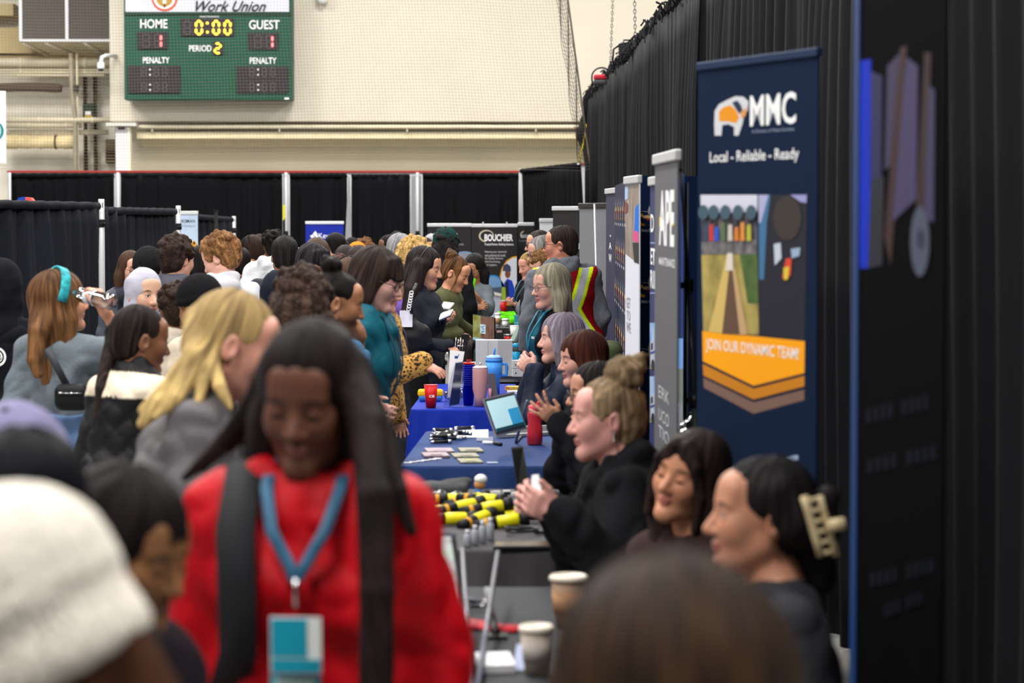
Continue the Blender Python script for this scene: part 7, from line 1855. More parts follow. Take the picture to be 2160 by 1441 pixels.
# heap of yellow and black torches on the grey table
YT = M('torch_yellow', (232, 222, 24), 0.4); BT = M('torch_black', (24, 24, 26), 0.5)
spots = ((930, 1078, 25, 0), (976, 1068, 35, 1), (996, 1077, 30, 0), (1032, 1071, 20, 1), (1058, 1080, 15, 0), (1083, 1088, 5, 0), (960, 1053, 10, 0), (990, 1055, 40, 0), (1022, 1054, -30, 1), (1010, 1094, 60, 0), (955, 1094, 15, 0), (1065, 1100, 10, 0))
for i, (px, py, ang, lv) in enumerate(spots):
    z = TZ + 0.024 + 0.03 * lv; c = on(px, py, z); a = math.radians(ang); u = Vector((math.cos(a), math.sin(a) * 0.8, 0.12 * (i % 2))).normalized()
    t = thing('torch', 'black and yellow hand torch in the heap on the grey table', 'torch', (c.x, c.y, TZ), 0, 'torches heaped on the grey table')
    b = MB(); b.tube([c - u * 0.03, c - u * 0.026, c + u * 0.045, c + u * 0.05], [0.018, 0.022, 0.022, 0.019], 12); W(b, 'yellow_grip', YT, t)
    b = MB(); b.tube([c - u * 0.11, c - u * 0.06, c - u * 0.03], [0.018, 0.019, 0.022], 12); W(b, 'body', BT, t)
    b = MB(); b.tube([c + u * 0.05, c + u * 0.062, c + u * 0.085], [0.018, 0.026, 0.027], 12); W(b, 'lamp_head', BT, t)
    b = MB(); b.tube([c - u * 0.075, c - u * 0.062], 0.0205, 12); W(b, 'orange_band', M('band_orange', (226, 160, 30), 0.5), t)
# dark cloth, foil strip, figurine, packets
t = thing('folded_cloth', 'folded dark grey felt cloth at the back of the grey table', 'cloth', on(925, 1044)); c = on(925, 1046)
F = Field((-0.17, -0.09, -0.01), (0.17, 0.09, 0.12), 0.008); F.rbox((-0.02, 0, 0.028), (0.135, 0.06, 0.026), 0.02); F.cone((0.05, 0, 0.04), (0.125, 0.0, 0.06), 0.026, 0.012, k=0.03); F.warp(lambda x, y, z: 0.005 * vnoise(x * 30, y * 30, z * 30)); F.cut((0, 0, -1), -0.002)
o = F.mesh('felt', KNIT, None, (84, 84, 86)); o.parent = t; o.location = c - ROOTM[t.name].translation
t = thing('plastic_bag', 'shiny black plastic bag between the grey felt and the torches', 'bag', on(915, 1062)); c = on(915, 1062)
F = Field((-0.16, -0.07, -0.01), (0.18, 0.07, 0.09), 0.007); F.rbox((0, 0, 0.022), (0.13, 0.045, 0.02), 0.018); F.warp(lambda x, y, z: 0.010 * vnoise(x * 34, y * 34, z * 34)); F.cut((0, 0, -1), -0.002)
o = F.mesh('bag', M('bin_bag', (16, 16, 18), 0.25), None); o.parent = t; o.location = c - ROOTM[t.name].translation
t = thing('figurine', 'small figurine with a white cap and blue body among the torches', 'figurine', on(1012, 1062)); c = on(1012, 1062) + Vector((0, 0, 0.03))
for nm, o_, r, m_ in (('body', (0, 0, 0.0), (0.026, 0.022, 0.032), C(60, 110, 190)), ('head', (0, 0, 0.042), (0.022, 0.022, 0.022), C(216, 150, 96)), ('white_cap', (0.004, 0, 0.062), (0.025, 0.025, 0.020), WHITEP)):
    b = MB(); b.lathe([(max(0.001, r[0] * math.sin(a)), -r[2] * math.cos(a)) for a in [math.pi * k / 8 for k in range(9)]], 14, c + Vector(o_)); W(b, nm, m_, t)
for i, (px, py) in enumerate(((1032, 1044), (1048, 1043), (1070, 1042), (1088, 1046))):
    slab('packet', 'small white packet in a row behind the torches', 'packet', on(px, py), 0.028, 0.02, 0.012, WHITEP, 0.1 * i, 0, 'wrapper', 'white packets behind the torches')
for i in range(7):
    x, y = 868 + (i % 4) * 11, 1068 + (i // 4) * 9 + (i % 2) * 3
    t = thing('pen', 'white and silver pen in the heap by the red sleeve', 'pen', on(x, y), 0, 'white pens at the left of the grey table'); a = on(x - 14, y + 4) + Vector((0, 0, .008 + .004 * (i % 3))); c = on(x + 16, y - 3 + (i % 3)) + Vector((0, 0, .008 + .004 * (i % 3)))
    b = MB(); b.tube([a, c], 0.0062, 8); W(b, 'barrel', C(206, 210, 218, 0.3), t); b = MB(); b.tube([c, c + (c - a).normalized() * 0.018], [0.0062, 0.002], 8); W(b, 'tip', CHROME, t)
for i, (px, yt, yb) in enumerate(((986, 1118, 1154), (1002, 1108, 1150), (1018, 1098, 1146), (1034, 1092, 1140))):
    q = on(px, yb); h = P(px, yt, q.y).z - TZ
    lathe_thing('spray_bottle', 'small clear grey bottle in the row at the front of the grey table', 'bottle', q, [('bottle', [(0.012, 0.001), (0.0135, 0.004), (0.0135, h * 0.72), (0.006, h * 0.8)], C(150, 154, 162, 0.2)), ('cap', [(0.0075, h * 0.78), (0.0075, h)], C(206, 208, 214, 0.3))], 'clear bottles on the grey table', 14)
t = thing('tablet', 'black tablet lying flat at the front edge of the grey table', 'tablet', on(1110, 1158), 0.05); b = MB(); b.box((-0.11, -0.02, 0), (0.10, 0.12, 0.010), bev=0.004); b.build('case', M('tablet_black', (18, 18, 20), 0.3), t); b = MB(); b.box((-0.10, -0.01, 0.0102), (0.09, 0.11, 0.0112)); b.build('screen', M('screen_off', (10, 10, 12), 0.12), t)
t = thing('cable', 'black cable coiled beside the flat tablet', 'cable', on(1095, 1125)); c = on(1100, 1128) + Vector((0, 0, 0.006)); b = MB(); b.tube([c + Vector((0.05 * math.cos(a) * (1 + 0.1 * a / 6), 0.05 * math.sin(a), 0.002 * a)) for a in [k * 0.4 for k in range(30)]], 0.0045, 6); W(b, 'cord', BLACKP, t); b = MB(); b.box(c + Vector((0.05, -0.01, -0.004)), c + Vector((0.08, 0.01, 0.008)), bev=0.003); W(b, 'plug', BLACKP, t)
# phone on its stand
q = on(1100, 1042); t = thing('phone', 'black phone leaning upright on a stand at the back of the grey table', 'phone', q); a0, a1 = P(1078, 945, q.y), P(1103, 943, q.y); c0, c1 = P(1092, 1034, q.y - 0.06), P(1118, 1030, q.y - 0.06)
b = MB(); n = Vector((0, 0.008, 0.002)); b.add([c0, c1, a1, a0] + [v + n for v in (c0, c1, a1, a0)], Q6); W(b, 'body', M('phone_black', (9, 9, 11), 0.18), t)
b = MB(); b.add([v + Vector((0, -0.0012, 0)) for v in (c0.lerp(a1, .06), c1.lerp(a0, .06), a1.lerp(c0, .04), a0.lerp(c1, .04))], [(0, 1, 2, 3)]); W(b, 'screen', M('screen_off', (10, 10, 12), 0.12), t)
b = MB(); b.tube([(c0 + c1) / 2 + Vector((0, 0.02, 0.03)), q + Vector((-0.02, 0.06, 0.004))], 0.008, 8); b.box(q + Vector((-0.07, -0.01, 0)), q + Vector((0.03, 0.08, 0.008))); W(b, 'stand', BLACKP, t)
# white card held by the blond woman, pink nails on her hand
pb = PEOPLE['bunblond']; A = pb.arms['l']; hw = Vector(pb.l2w(A['W'] + A['dr'] * 0.09))
t = thing('card', 'white card held upright in the hands of the person with the blond bun', 'card', hw); q4 = [P(1118, 1085, 7.82), P(1152, 1088, 7.82), P(1136, 1001, 7.9), P(1122, 1003, 7.9)]
b = MB(); b.add(q4 + [v + Vector((0, 0.004, 0)) for v in q4], Q6); W(b, 'folded_sheet', PAPER, t)

# navy table
# laptop
q = on(1075, 922); t = thing('laptop', 'open silver laptop with a lit document on the navy table', 'laptop', q)
l0, l1, l3 = P(1047, 922, 11.75), P(1112, 905, 12.0), P(1019, 841, 11.75)
l2 = l1 + l3 - l0
b = MB(); n = (l1 - l0).cross(l3 - l0).normalized() * -0.006
b.add([l0, l1, l2, l3] + [v + n for v in (l0, l1, l2, l3)], Q6); W(b, 'lid', M('laptop_silver', (176, 178, 184), 0.35, 0.5), t)
def on_lid(u, v, o): return l0.lerp(l1, u).lerp(l3.lerp(l2, u), v) - n * o
def lidq(u0, v0, u1, v1, o, nm, m_):
    b = MB(); b.add([on_lid(u0, v0, o), on_lid(u1, v0, o), on_lid(u1, v1, o), on_lid(u0, v1, o)], [(0, 1, 2, 3)]); W(b, nm, m_, t)
lidq(0.03, 0.05, 0.97, 0.96, 0.15, 'bezel', M('bezel', (70, 74, 80), 0.3))
lidq(0.05, 0.12, 0.95, 0.91, 0.3, 'screen', M('screen_doc', (190, 222, 226), 0.4, emit=(176, 216, 222), estr=0.55))
lidq(0.60, 0.16, 0.94, 0.60, 0.45, 'screen_picture', M('screen_blue', (60, 160, 206), 0.4, emit=(50, 150, 200), estr=0.45)); lidq(0.05, 0.12, 0.95, 0.20, 0.5, 'task_bar', M('screen_bar', (36, 70, 84), 0.4, emit=(30, 70, 90), estr=0.3))
b = MB(); bv = [on(1047, 925), on(1170, 918), on(1176, 902), on(1108, 905)]; b.add([v + Vector((0, 0, 0.002)) for v in bv] + [v + Vector((0, 0, 0.016)) for v in bv], Q7); W(b, 'keyboard_base', M('laptop_silver'), t)
b = MB(); b.add([bv[0].lerp(bv[2], .1) + Vector((0, 0, .0168)), bv[1].lerp(bv[3], .15) + Vector((0, 0, .0168)), bv[2].lerp(bv[0], .15) + Vector((0, 0, .0168)), bv[3].lerp(bv[1], .1) + Vector((0, 0, .0168))], [(0, 1, 2, 3)]); W(b, 'keys', C(40, 42, 46), t)
t = thing('tablet_easel', 'thin clear slanted stand beside the laptop screen', 'stand', on(1090, 935)); b = MB(); b.tube([on(1088, 935) + Vector((0, 0, .004)), P(1112, 846, 11.9)], 0.007, 6); b.tube([on(1088, 935) + Vector((0, 0, .004)), on(1100, 922) + Vector((0, 0, .004))], 0.007, 6); W(b, 'leg', EDGE, t)
# pink bottle
q = on(1128, 938); h = P(1128, 846, q.y).z - TZ; r = px2m(16.5, q.y); PB = M('bottle_pink', (232, 58, 78), 0.15, trans=0.45, coat=0.3)
t = lathe_thing('water_bottle', 'translucent pinkish red bottle with a straw on the navy table', 'bottle', q, [('bottle', [(r * 0.92, 0.001), (r, 0.006), (r, h * 0.36), (r * 0.86, h * 0.50), (r * 0.98, h * 0.66), (r * 0.92, h * 0.74), (r * 0.7, h * 0.78)], PB), ('lid', [(r * 0.84, h * 0.76), (r * 0.86, h * 0.88), (r * 0.5, h * 0.92)], M('lid_pink', (226, 70, 96), 0.35)), ('liquid', [(r * 0.88, 0.006), (r * 0.90, h * 0.30)], M('liquid_red', (226, 40, 40), 0.2))])
b = MB(); b.tube([(r * 0.2, 0, h * 0.9), (r * 0.75, 0, h * 1.04)], 0.006, 8); b.tube([(0, 0, h * 0.05), (r * 0.2, 0, h * 0.9)], 0.005, 8); b.build('straw', M('straw_red', (224, 60, 86), 0.4), t)
# keychain torches, papers, brochures
t = thing('paper', 'white paper strip at the back of the navy table', 'paper', on(985, 914)); b = MB(); bv = [on(919, 922), on(1030, 924), on(1030, 907), on(920, 910)]; b.add([v + Vector((0, 0, .0005)) for v in bv] + [v + Vector((0, 0, .0025)) for v in bv], Q7); W(b, 'sheet', PAPER, t)
b = MB(); bv = [on(1000, 922), on(1018, 922), on(1018, 909), on(1000, 909)]; b.add([v + Vector((0, 0, .0032)) for v in bv], [(0, 1, 2, 3)]); W(b, 'printed_block', PAPERG, t)
t = thing('paper', 'grey sheet partly over the navy table behind the pen', 'paper', on(1020, 930)); b = MB(); bv = [on(1005, 931), on(1040, 931), on(1040, 922), on(1005, 922)]; b.add([v + Vector((0, 0, .0005)) for v in bv] + [v + Vector((0, 0, .002)) for v in bv], Q7); W(b, 'sheet', C(96, 104, 128), t)
rd = random.Random(12)
for i in range(16):
    px, py = 945 + rd.uniform(-20, 40), 926 + rd.uniform(-10, 11); lv = i % 3; a = rd.uniform(-0.4, 0.4); c = on(px, py) + Vector((0, 0, 0.010 + lv * 0.012)); u = Vector((math.cos(a), math.sin(a), 0))
    t = thing('key_light', 'black keychain light with chrome ends in the heap on the navy table', 'keychain', (c.x, c.y, TZ), 0, 'keychain lights on the navy table')
    b = MB(); b.tube([c - u * 0.035, c + u * 0.035], 0.0085, 10); W(b, 'barrel', BT, t)
    b = MB(); b.tube([c + u * 0.035, c + u * 0.052], 0.010, 10); b.tube([c - u * 0.05, c - u * 0.035], 0.0085, 10); W(b, 'chrome_end', CHROME, t)
BRO = [photo_mat('brochure_a', [(76, 62, 66), (150, 126, 140), (110, 100, 84)], 26), photo_mat('brochure_b', [(70, 70, 58), (140, 138, 108), (100, 100, 84)], 26)]
for i, (px, py, w, m_, lb) in enumerate(((930, 957, 0.125, 0, 'left upper brochure on the navy table, pinkish print'), (922, 966, 0.115, 0, 'left lower brochure on the navy table, greyish print'), (996, 955, 0.105, 1, 'right upper brochure on the navy table, olive print'), (985, 966, 0.115, 1, 'right middle brochure on the navy table, olive print'), (995, 977, 0.10, 1, 'nearest brochure on the navy table, yellow patch'))):
    q = on(px, py); t = thing('brochure', lb, 'brochure', q, 0.12); b = MB(); b.box((-w / 2, -0.01, 0.0005), (w / 2, 0.17, 0.004 + 0.0016 * (5 - i))); b.build('cover', BRO[m_], t); b = MB(); b.box((-w / 4, 0.02, 0.0126), (w / 4, 0.05, 0.0132)); b.build('printed_block', C(180, 170, 70) if i == 4 else C(150, 134, 146), t)
for i in range(6):
    slab('sticker', 'white sticker in the spread row at the front left of the navy table', 'sticker', on(860 + i * 13, 977 - i * 1.6), 0.034, 0.03, 0.001 + 0.0005 * i, PAPER, 0.3 * (i % 2), 0, 'label', 'white stickers on the navy table')
slab('card', 'pale card with a green corner at the front of the navy table', 'card', on(1040, 978), 0.048, 0.055, 0.003, C(150, 160, 196), 0.1, 0, 'card_face', extra=lambda t, R: MB().box((0.006, 0.03, 0.0032), (0.022, 0.05, 0.0037)).build('green_corner', C(150, 190, 130), t))
t = thing('marker_pen', 'white marker pen with a black cap on the navy table', 'pen', on(1035, 938)); a, c = on(1019, 937) + Vector((0, 0, .008)), on(1042, 938) + Vector((0, 0, .008)); b = MB(); b.tube([a, c], 0.008, 10); W(b, 'barrel', WHITEP, t); b = MB(); b.tube([c, on(1057, 941) + Vector((0, 0, .008))], 0.0085, 10); W(b, 'cap', BLACKP, t)

# royal blue table
def tumbler(name, label, px, ytop, ybot, rt, rb, mat, extra=None, d=None, z0=TZ, cat='cup'):
    q = on(px, ybot, z0); h = P(px, ytop, q.y).z - z0; a, c = px2m(rt, q.y), px2m(rb, q.y)
    return q, h, a, c
q, h, a, c = tumbler('', '', 909, 812, 860, 14.5, 10.5, None)
t = lathe_thing('cup', 'red plastic cup at the front left of the royal blue table', 'cup', q, [('cup', [(c, 0.001), (a, h), (a * 0.96, h), (c * 0.9, h * 0.3)], RED)]); lettering('CE', t, WHITE, (0.006, -a * 0.92, h * 0.52), (1, 0, 0), (0, 0, 1), a * 0.8, 0.014, bold=0.03)
b = MB(); b.lathe([(a * 0.985, h - 0.004), (a * 1.03, h - 0.002), (a * 1.03, h + 0.001), (a * 0.985, h + 0.001)], 22); b.build('rim', RED, t)
q = on(988, 855); a, c = px2m(13.5, q.y), px2m(10.5, q.y); n = 10
for i in range(n):
    t = lathe_thing('cup', ('bright blue plastic cup in the tall stack beside the pink tumbler' if i else 'bottom blue plastic cup of the tall stack'), 'cup', q + Vector((0, 0, i * 0.0125)), [('cup', [(c, 0.001), (a, 0.115), (a * 1.05, 0.115), (a * 1.05, 0.121), (a * 0.97, 0.121), (c * 0.9, 0.007)], M('cup_blue', (14, 28, 172), 0.35))], 'stack of blue cups', 18)
    if not i: del t['group']
q = q + Vector((0, 0, n * 0.0125 + 0.112)); t = lathe_thing('cup', 'red cup rim on top of the tall blue stack', 'cup', q, [('rim', [(a * 0.9, 0), (a * 1.05, 0.004), (a * 1.05, 0.010), (a * 0.96, 0.010)], RED)])
for k in range(4):
    x = 984 + k * 2.6; s0 = P(x, 771, q.y); t = thing('straw', 'thin dark red straw rising from the blue cup stack', 'straw', (s0.x, s0.y, q.z), 0, 'straws above the blue stack'); b = MB(); b.tube([(s0.x, s0.y, q.z), P(x + 2, 758, q.y)], 0.003, 6, m=0); b.tube([P(x + 2, 758, q.y), P(x + 4.5, 718, q.y)], 0.003, 6, m=1); W(b, 'tube', [M('straw_dark_red', (150, 30, 40), 0.4), M('straw_black', (34, 26, 28), 0.4)], t)
q = on(1013, 857); h = P(1013, 772, q.y).z - TZ; r = px2m(16.5, q.y)
t = lathe_thing('tumbler', 'tall dusty pink tumbler with a clear lid on the royal blue table', 'tumbler', q, [('body', [(r * 0.74, 0.001), (r * 0.76, h * 0.25), (r * 0.98, h * 0.42), (r, h * 0.9), (r * 0.98, h * 0.93)], M('tumbler_pink', (196, 146, 146), 0.4)), ('lid', [(r * 0.99, h * 0.93), (r * 0.99, h * 0.97), (r * 0.7, h)], M('lid_clear_pink', (206, 190, 196), 0.15))]); b = MB(); b.tube([(0, 0, h * 0.98), (0.002, 0, h * 1.09)], 0.004, 8); b.build('straw', CHROME, t)
q = on(1042, 830); h = P(1042, 752, q.y).z - TZ; r = px2m(17.5, q.y)
t = lathe_thing('tumbler', 'sky blue tumbler with a handle and blue straw behind the pink one', 'tumbler', q, [('body', [(r * 0.68, 0.001), (r * 0.70, h * 0.40), (r * 0.98, h * 0.46), (r, h * 0.86)], M('tumbler_blue', (64, 146, 226), 0.4)), ('collar', [(r * 1.04, h * 0.86), (r * 1.04, h * 0.92), (r * 0.98, h * 0.93)], M('tumbler_blue')), ('lid', [(r * 0.98, h * 0.93), (r * 0.96, h * 1.0), (r * 0.5, h * 1.04)], M('lid_clear_blue', (150, 190, 236), 0.15))])
b = MB(); b.tube([(r * 0.9, 0, h * 0.80), (r * 1.5, 0, h * 0.80), (r * 1.55, 0, h * 0.7), (r * 1.5, 0, h * 0.5), (r * 0.9, 0, h * 0.48)], 0.010, 8); b.build('handle', M('tumbler_blue'), t); b = MB(); b.tube([(0.0, 0, h * 1.0), (0.006, 0, h * 1.22)], 0.0055, 8); b.build('straw', M('straw_blue', (30, 120, 220), 0.4), t)
q = on(1040, 845); t = thing('tablet', 'dark tablet leaning behind the pink tumbler', 'tablet', q); b = MB(); a4 = [P(1030, 846, q.y), P(1052, 846, q.y), P(1044, 788, q.y + 0.05), P(1030, 788, q.y + 0.05)]; b.add(a4 + [v + Vector((0, 0.01, 0)) for v in a4], Q6); W(b, 'body', M('tablet_purple', (66, 58, 70), 0.35), t); b = MB(); b.tube([P(1034, 848, q.y - 0.02), P(1034, 820, q.y - 0.02)], 0.008, 8); W(b, 'pink_pen', C(206, 130, 140), t)
q = on(960, 858); t = thing('sign_holder', 'slanted acrylic holder with a white and navy leaflet on the royal blue table', 'sign holder', q)
d_ = q.y
for nm, pts, m_ in (('white_leaflet', [(944, 838), (962, 838), (980, 742), (949, 739)], PAPER), ('navy_panel', [(947, 858), (969, 852), (976, 764), (961, 766)], M('panel_navy', (52, 62, 128), 0.4))):
    b = MB(); o = 0.03 if nm == 'white_leaflet' else 0.0; q4 = [P(x, y, d_ + o) for x, y in pts]; b.add(q4 + [v + Vector((0, 0.003, 0)) for v in q4], Q6); W(b, nm, m_, t)
b = MB(); q4 = [P(x, y, d_ - 0.01) for x, y in ((934, 860), (976, 855), (980, 762), (960, 764))]; b.add(q4 + [v + Vector((0, 0.003, 0)) for v in q4], Q6); W(b, 'acrylic_front', clear_plastic(), t)
b = MB(); b.box(P(959, 756, d_ + 0.028), P(966, 751, d_ + 0.03)); b.tube([P(966, 752, d_ + 0.028), P(968, 747, d_ + 0.028)], 0.0015, 5); W(b, 'logo_mark', C(24, 70, 150), t)
t = thing('toy_figure', 'yellow and blue rounded toy piece behind the red cup', 'toy', on(905, 855)); c = on(908, 846) + Vector((0, 0, 0.03))
for nm, z_, r_, m_ in (('yellow_top', 0.018, (0.075, 0.03, 0.022), C(244, 190, 20)), ('blue_base', -0.012, (0.07, 0.03, 0.018), C(48, 116, 200))):
    b = MB(); b.box(c + Vector((-r_[0], -r_[1], z_ - r_[2])), c + Vector((r_[0], r_[1], z_ + r_[2])), bev=0.014); W(b, nm, m_, t)
t = thing('clear_bag', 'clear plastic bag of small things behind the slanted holder', 'bag', on(975, 850)); c = on(958, 846)
F = Field((-0.09, -0.05, -0.01), (0.09, 0.05, 0.11), 0.006); F.ell((0, 0, 0.035), (0.06, 0.03, 0.04)); F.warp(lambda x, y, z: 0.012 * vnoise(x * 40, y * 40, z * 40)); o = F.mesh('bag', clear_plastic('clear_film', (0.9, 0.92, 0.95), 0.2, 0.1), None); o.parent = t; o.location = c - ROOTM[t.name].translation
for i, (px, py, w, hh, cl, lb) in enumerate(((1080, 824, 0.09, 0.10, (206, 120, 90), 'colourful printed card on the pile at the right of the royal table'), (1098, 832, 0.12, 0.10, (234, 236, 244), 'white sheet on the pile at the right of the royal table'), (1085, 846, 0.13, 0.06, (130, 124, 122), 'grey booklet at the front of the pile on the royal table'), (1106, 838, 0.08, 0.07, (50, 110, 206), 'blue leaflet at the right end of the royal table'))):
    q = on(px, py); q.x = min(q.x, 0.01 + 0.02 * i); slab('leaflet', lb, 'leaflet', q, w, hh, 0.006 + 0.006 * (3 - i), C(*cl) if i else photo_mat('rainbow_print', [(220, 60, 70), (240, 200, 60), (90, 170, 80)], 30), 0.2 * (i - 1), 0, 'stack')

# white-topped table: box, small boxes, monitor, tumbler
q = on(1040, 794); w0 = px2m(37, q.y)
t = thing('cardboard_box', 'large white cardboard box standing behind the blue tumbler', 'box', q, 0.0); hb = P(1040, 718, q.y).z - TZ; x0, x1, xm = X(1003, q.y) - q.x, X(1081, q.y) - q.x, X(1050, q.y) - q.x
b = MB(); b.box((x0, 0.0, 0.001), (xm, 0.14, hb)); b.build('box_body', M('box_white', (220, 222, 228), 0.8), t); b = MB(); b.box((xm, -0.004, 0.001), (x1, 0.13, hb)); b.build('side_panel', M('box_grey', (190, 190, 196), 0.8), t); b = MB(); b.box((x0 + (xm - x0) * 0.55, -0.003, 0.001), (x0 + (xm - x0) * 0.56, 0.0, hb)); b.build('crease', C(160, 162, 170), t)
for i, (y0, lb) in enumerate(((795, 'lower small white box beside the large cardboard box'), (777, 'upper small white box beside the large cardboard box'))):
    q = on(1096, 795); t = thing('small_box', lb, 'box', q + Vector((0, 0, 0.056 * i)), 0.05); b = MB(); b.box((-0.05, 0, 0.001), (0.05, 0.1, 0.055), bev=0.002); b.build('box_body', M('box_white'), t); b = MB(); b.box((-0.03, -0.002, 0.02), (-0.022, 0, 0.03)); b.build('logo_mark', INK, t)
q = on(1089, 770); h = P(1089, 724, q.y).z - TZ; r = px2m(9, q.y)
lathe_thing('tumbler', 'turquoise tumbler with a dark grey band right of the cardboard box', 'tumbler', q, [('body', [(r * 0.9, 0.001), (r, h * 0.62)], M('tumbler_turquoise', (20, 140, 186), 0.35)), ('band', [(r * 1.01, h * 0.62), (r * 1.01, h * 0.82)], C(58, 64, 72)), ('lid', [(r * 1.05, h * 0.82), (r * 1.05, h * 0.93), (r * 0.6, h)], M('tumbler_turquoise'))])
q = on(1020, 772); t = thing('monitor', 'tilted flat monitor showing a picture of grass and bark, behind the box', 'monitor', q); d_ = q.y
m0, m1, m3 = P(997, 718, d_ + 0.02), P(1044, 726, d_ - 0.04), P(997, 663, d_ + 0.02)
m2 = m1 + m3 - m0
b = MB(); q4 = [m0, m1, m2, m3]; b.add(q4 + [v + Vector((0.004, 0.02, 0)) for v in q4], Q6); W(b, 'case', BLACKP, t)
def onm(u, v, o=0.002): return m0.lerp(m1, u).lerp(m3.lerp(m2, u), v) + Vector((0, -o, 0))
for nm, u0, v0, u1, v1, o, m_ in (('screen_grass', 0.01, 0.13, 0.36, 0.985, .002, photo_mat('grass_screen', [(104, 100, 40), (140, 140, 70), (150, 166, 110)], 16)), ('screen_bark', 0.36, 0.13, 0.96, 0.985, .002, photo_mat('bark_screen', [(84, 56, 40), (124, 90, 74), (110, 70, 78)], 10, (4, 1, 0.6))), ('screen_caption', 0.01, 0.02, 0.96, 0.13, .002, M('caption_blue', (150, 190, 214), 0.4)), ('screen_logo', 0.33, 0.32, 0.58, 0.68, .004, M('caption_pale', (186, 214, 226), 0.4))):
    b = MB(); b.add([onm(u0, v0, o), onm(u1, v0, o), onm(u1, v1, o), onm(u0, v1, o)], [(0, 1, 2, 3)]); W(b, nm, m_, t)
b = MB(); disc(b, onm(0.52, 0.56, .005), 0.010, 0.014, 16); b.box(onm(0.38, 0.40, .006), onm(0.54, 0.43, .005)); b.box(onm(0.37, 0.56, .006), onm(0.42, 0.59, .005)); W(b, 'logo_mark', C(60, 100, 140), t)
b = MB(); b.tube([(m0 + m1) / 2 + Vector((0, 0.03, 0.02)), Vector((q.x, d_ + 0.04, TZ + 0.004))], 0.014, 8); b.box((q.x - 0.08, d_ - 0.02, TZ), (q.x + 0.08, d_ + 0.09, TZ + 0.008)); W(b, 'stand', BLACKP, t)
q = on(968, 772); t = thing('wire_rack', 'small chrome wire rack of pens at the left of the monitor', 'rack', q)
b = MB()
for k in range(4): b.tube([P(957 + k * 5, 768, q.y), P(962 + k * 5, 712 + 4 * (k % 2), q.y)], 0.003, 5)
b.tube([P(955, 768, q.y), P(976, 768, q.y)], 0.003, 5); b.tube([P(960, 730, q.y), P(980, 730, q.y)], 0.003, 5); W(b, 'wire_frame', CHROME, t)
b = MB(); b.box(P(974, 768, q.y) , P(990, 705, q.y) + Vector((0, 0.04, 0)), bev=0.003); W(b, 'black_pocket', BLACKP, t)

# further tables
WC = M('cup_white', (232, 232, 234), 0.5)
def far_cup(label, px, ytop, d, r, sleeve, H=None):
    top = P(px, ytop, d); H = top.z - TZ; return lathe_thing('coffee_cup', label, 'cup', (top.x, d, TZ), [('cup', [(r * 0.7, 0.001), (r * 0.94, H - 0.02)], WC), ('sleeve', [(r * 0.80, H * 0.25), (r * 0.90, H * 0.65)], sleeve), ('lid', [(r, H - 0.022), (r, H - 0.006), (r * 0.8, H)], WC)], None, 18)
far_cup('paper coffee cup with a brown sleeve just right of the monitor', 1050, 660, 24.7, 0.030, KRAFT)
far_cup('short white paper cup in front of the lime green bags', 1066, 672, 24.4, 0.034, WC)
t = lathe_thing('cup', 'white paper cup with slanted leaflets beside the red rimmed tumbler', 'cup', on(1086, 722), [('cup', [(0.030, 0.001), (0.042, 0.14)], WC), ('rim', [(0.041, 0.138), (0.044, 0.142), (0.040, 0.145)], WC)])
t = thing('leaflet', 'pale green leaflet leaning over the white paper cup', 'leaflet', on(1082, 722)); q4 = [P(1076, 716, 21.2), P(1084, 720, 21.2), P(1096, 690, 21.2), P(1093, 686, 21.2)]; b = MB(); b.add(q4 + [v + Vector((0, 0.004, 0)) for v in q4], Q6); W(b, 'sheet', C(190, 216, 206), t)
q = on(1073, 728); h = P(1073, 705, q.y).z - TZ
lathe_thing('tumbler', 'short red tumbler with a steel rim on the green table', 'tumbler', q, [('body', [(0.034, 0.001), (0.040, h * 0.85)], M('tumbler_red', (176, 26, 20), 0.35)), ('rim', [(0.041, h * 0.85), (0.042, h), (0.036, h)], CHROME)])
q = on(1062, 664); 
lathe_thing('tumbler', 'bright red tumbler among the far acrylic holders', 'tumbler', Vector((X(1062, 27.6), 27.6, TZ)), [('body', [(0.030, 0.001), (0.036, Z(634, 27.6) - TZ - 0.01)], M('tumbler_bright_red', (206, 24, 28), 0.35)), ('lid', [(0.037, Z(634, 27.6) - TZ - 0.012), (0.037, Z(634, 27.6) - TZ)], C(206, 206, 210, 0.3))])
t = thing('sign_holder', 'tall grey acrylic holder left of the bright red tumbler', 'sign holder', (X(1042, 27.4), 27.4, TZ)); d_ = 27.4
b = MB(); q4 = [P(1032, 668, d_), P(1051, 668, d_), P(1058, 619, d_ + 0.05), P(1039, 615, d_ + 0.05)]; b.add(q4 + [v + Vector((0, 0.006, 0)) for v in q4], Q6); W(b, 'backing', C(150, 152, 166, 0.3), t)
b = MB(); q4 = [P(1040, 622, d_ + 0.03), P(1057, 625, d_ + 0.03), P(1057, 620, d_ + 0.03), P(1040, 616, d_ + 0.03)]; b.add(q4 + [v + Vector((0, 0.004, 0)) for v in q4], [(0, 1, 2, 3), (7, 6, 5, 4)]); W(b, 'top_strip', C(210, 206, 196), t)
b = MB(); b.box(P(1032, 669, d_) + Vector((0, -0.03, -0.004)), P(1051, 667, d_) + Vector((0, 0.08, 0.0))); W(b, 'foot', C(190, 192, 200, 0.3), t)
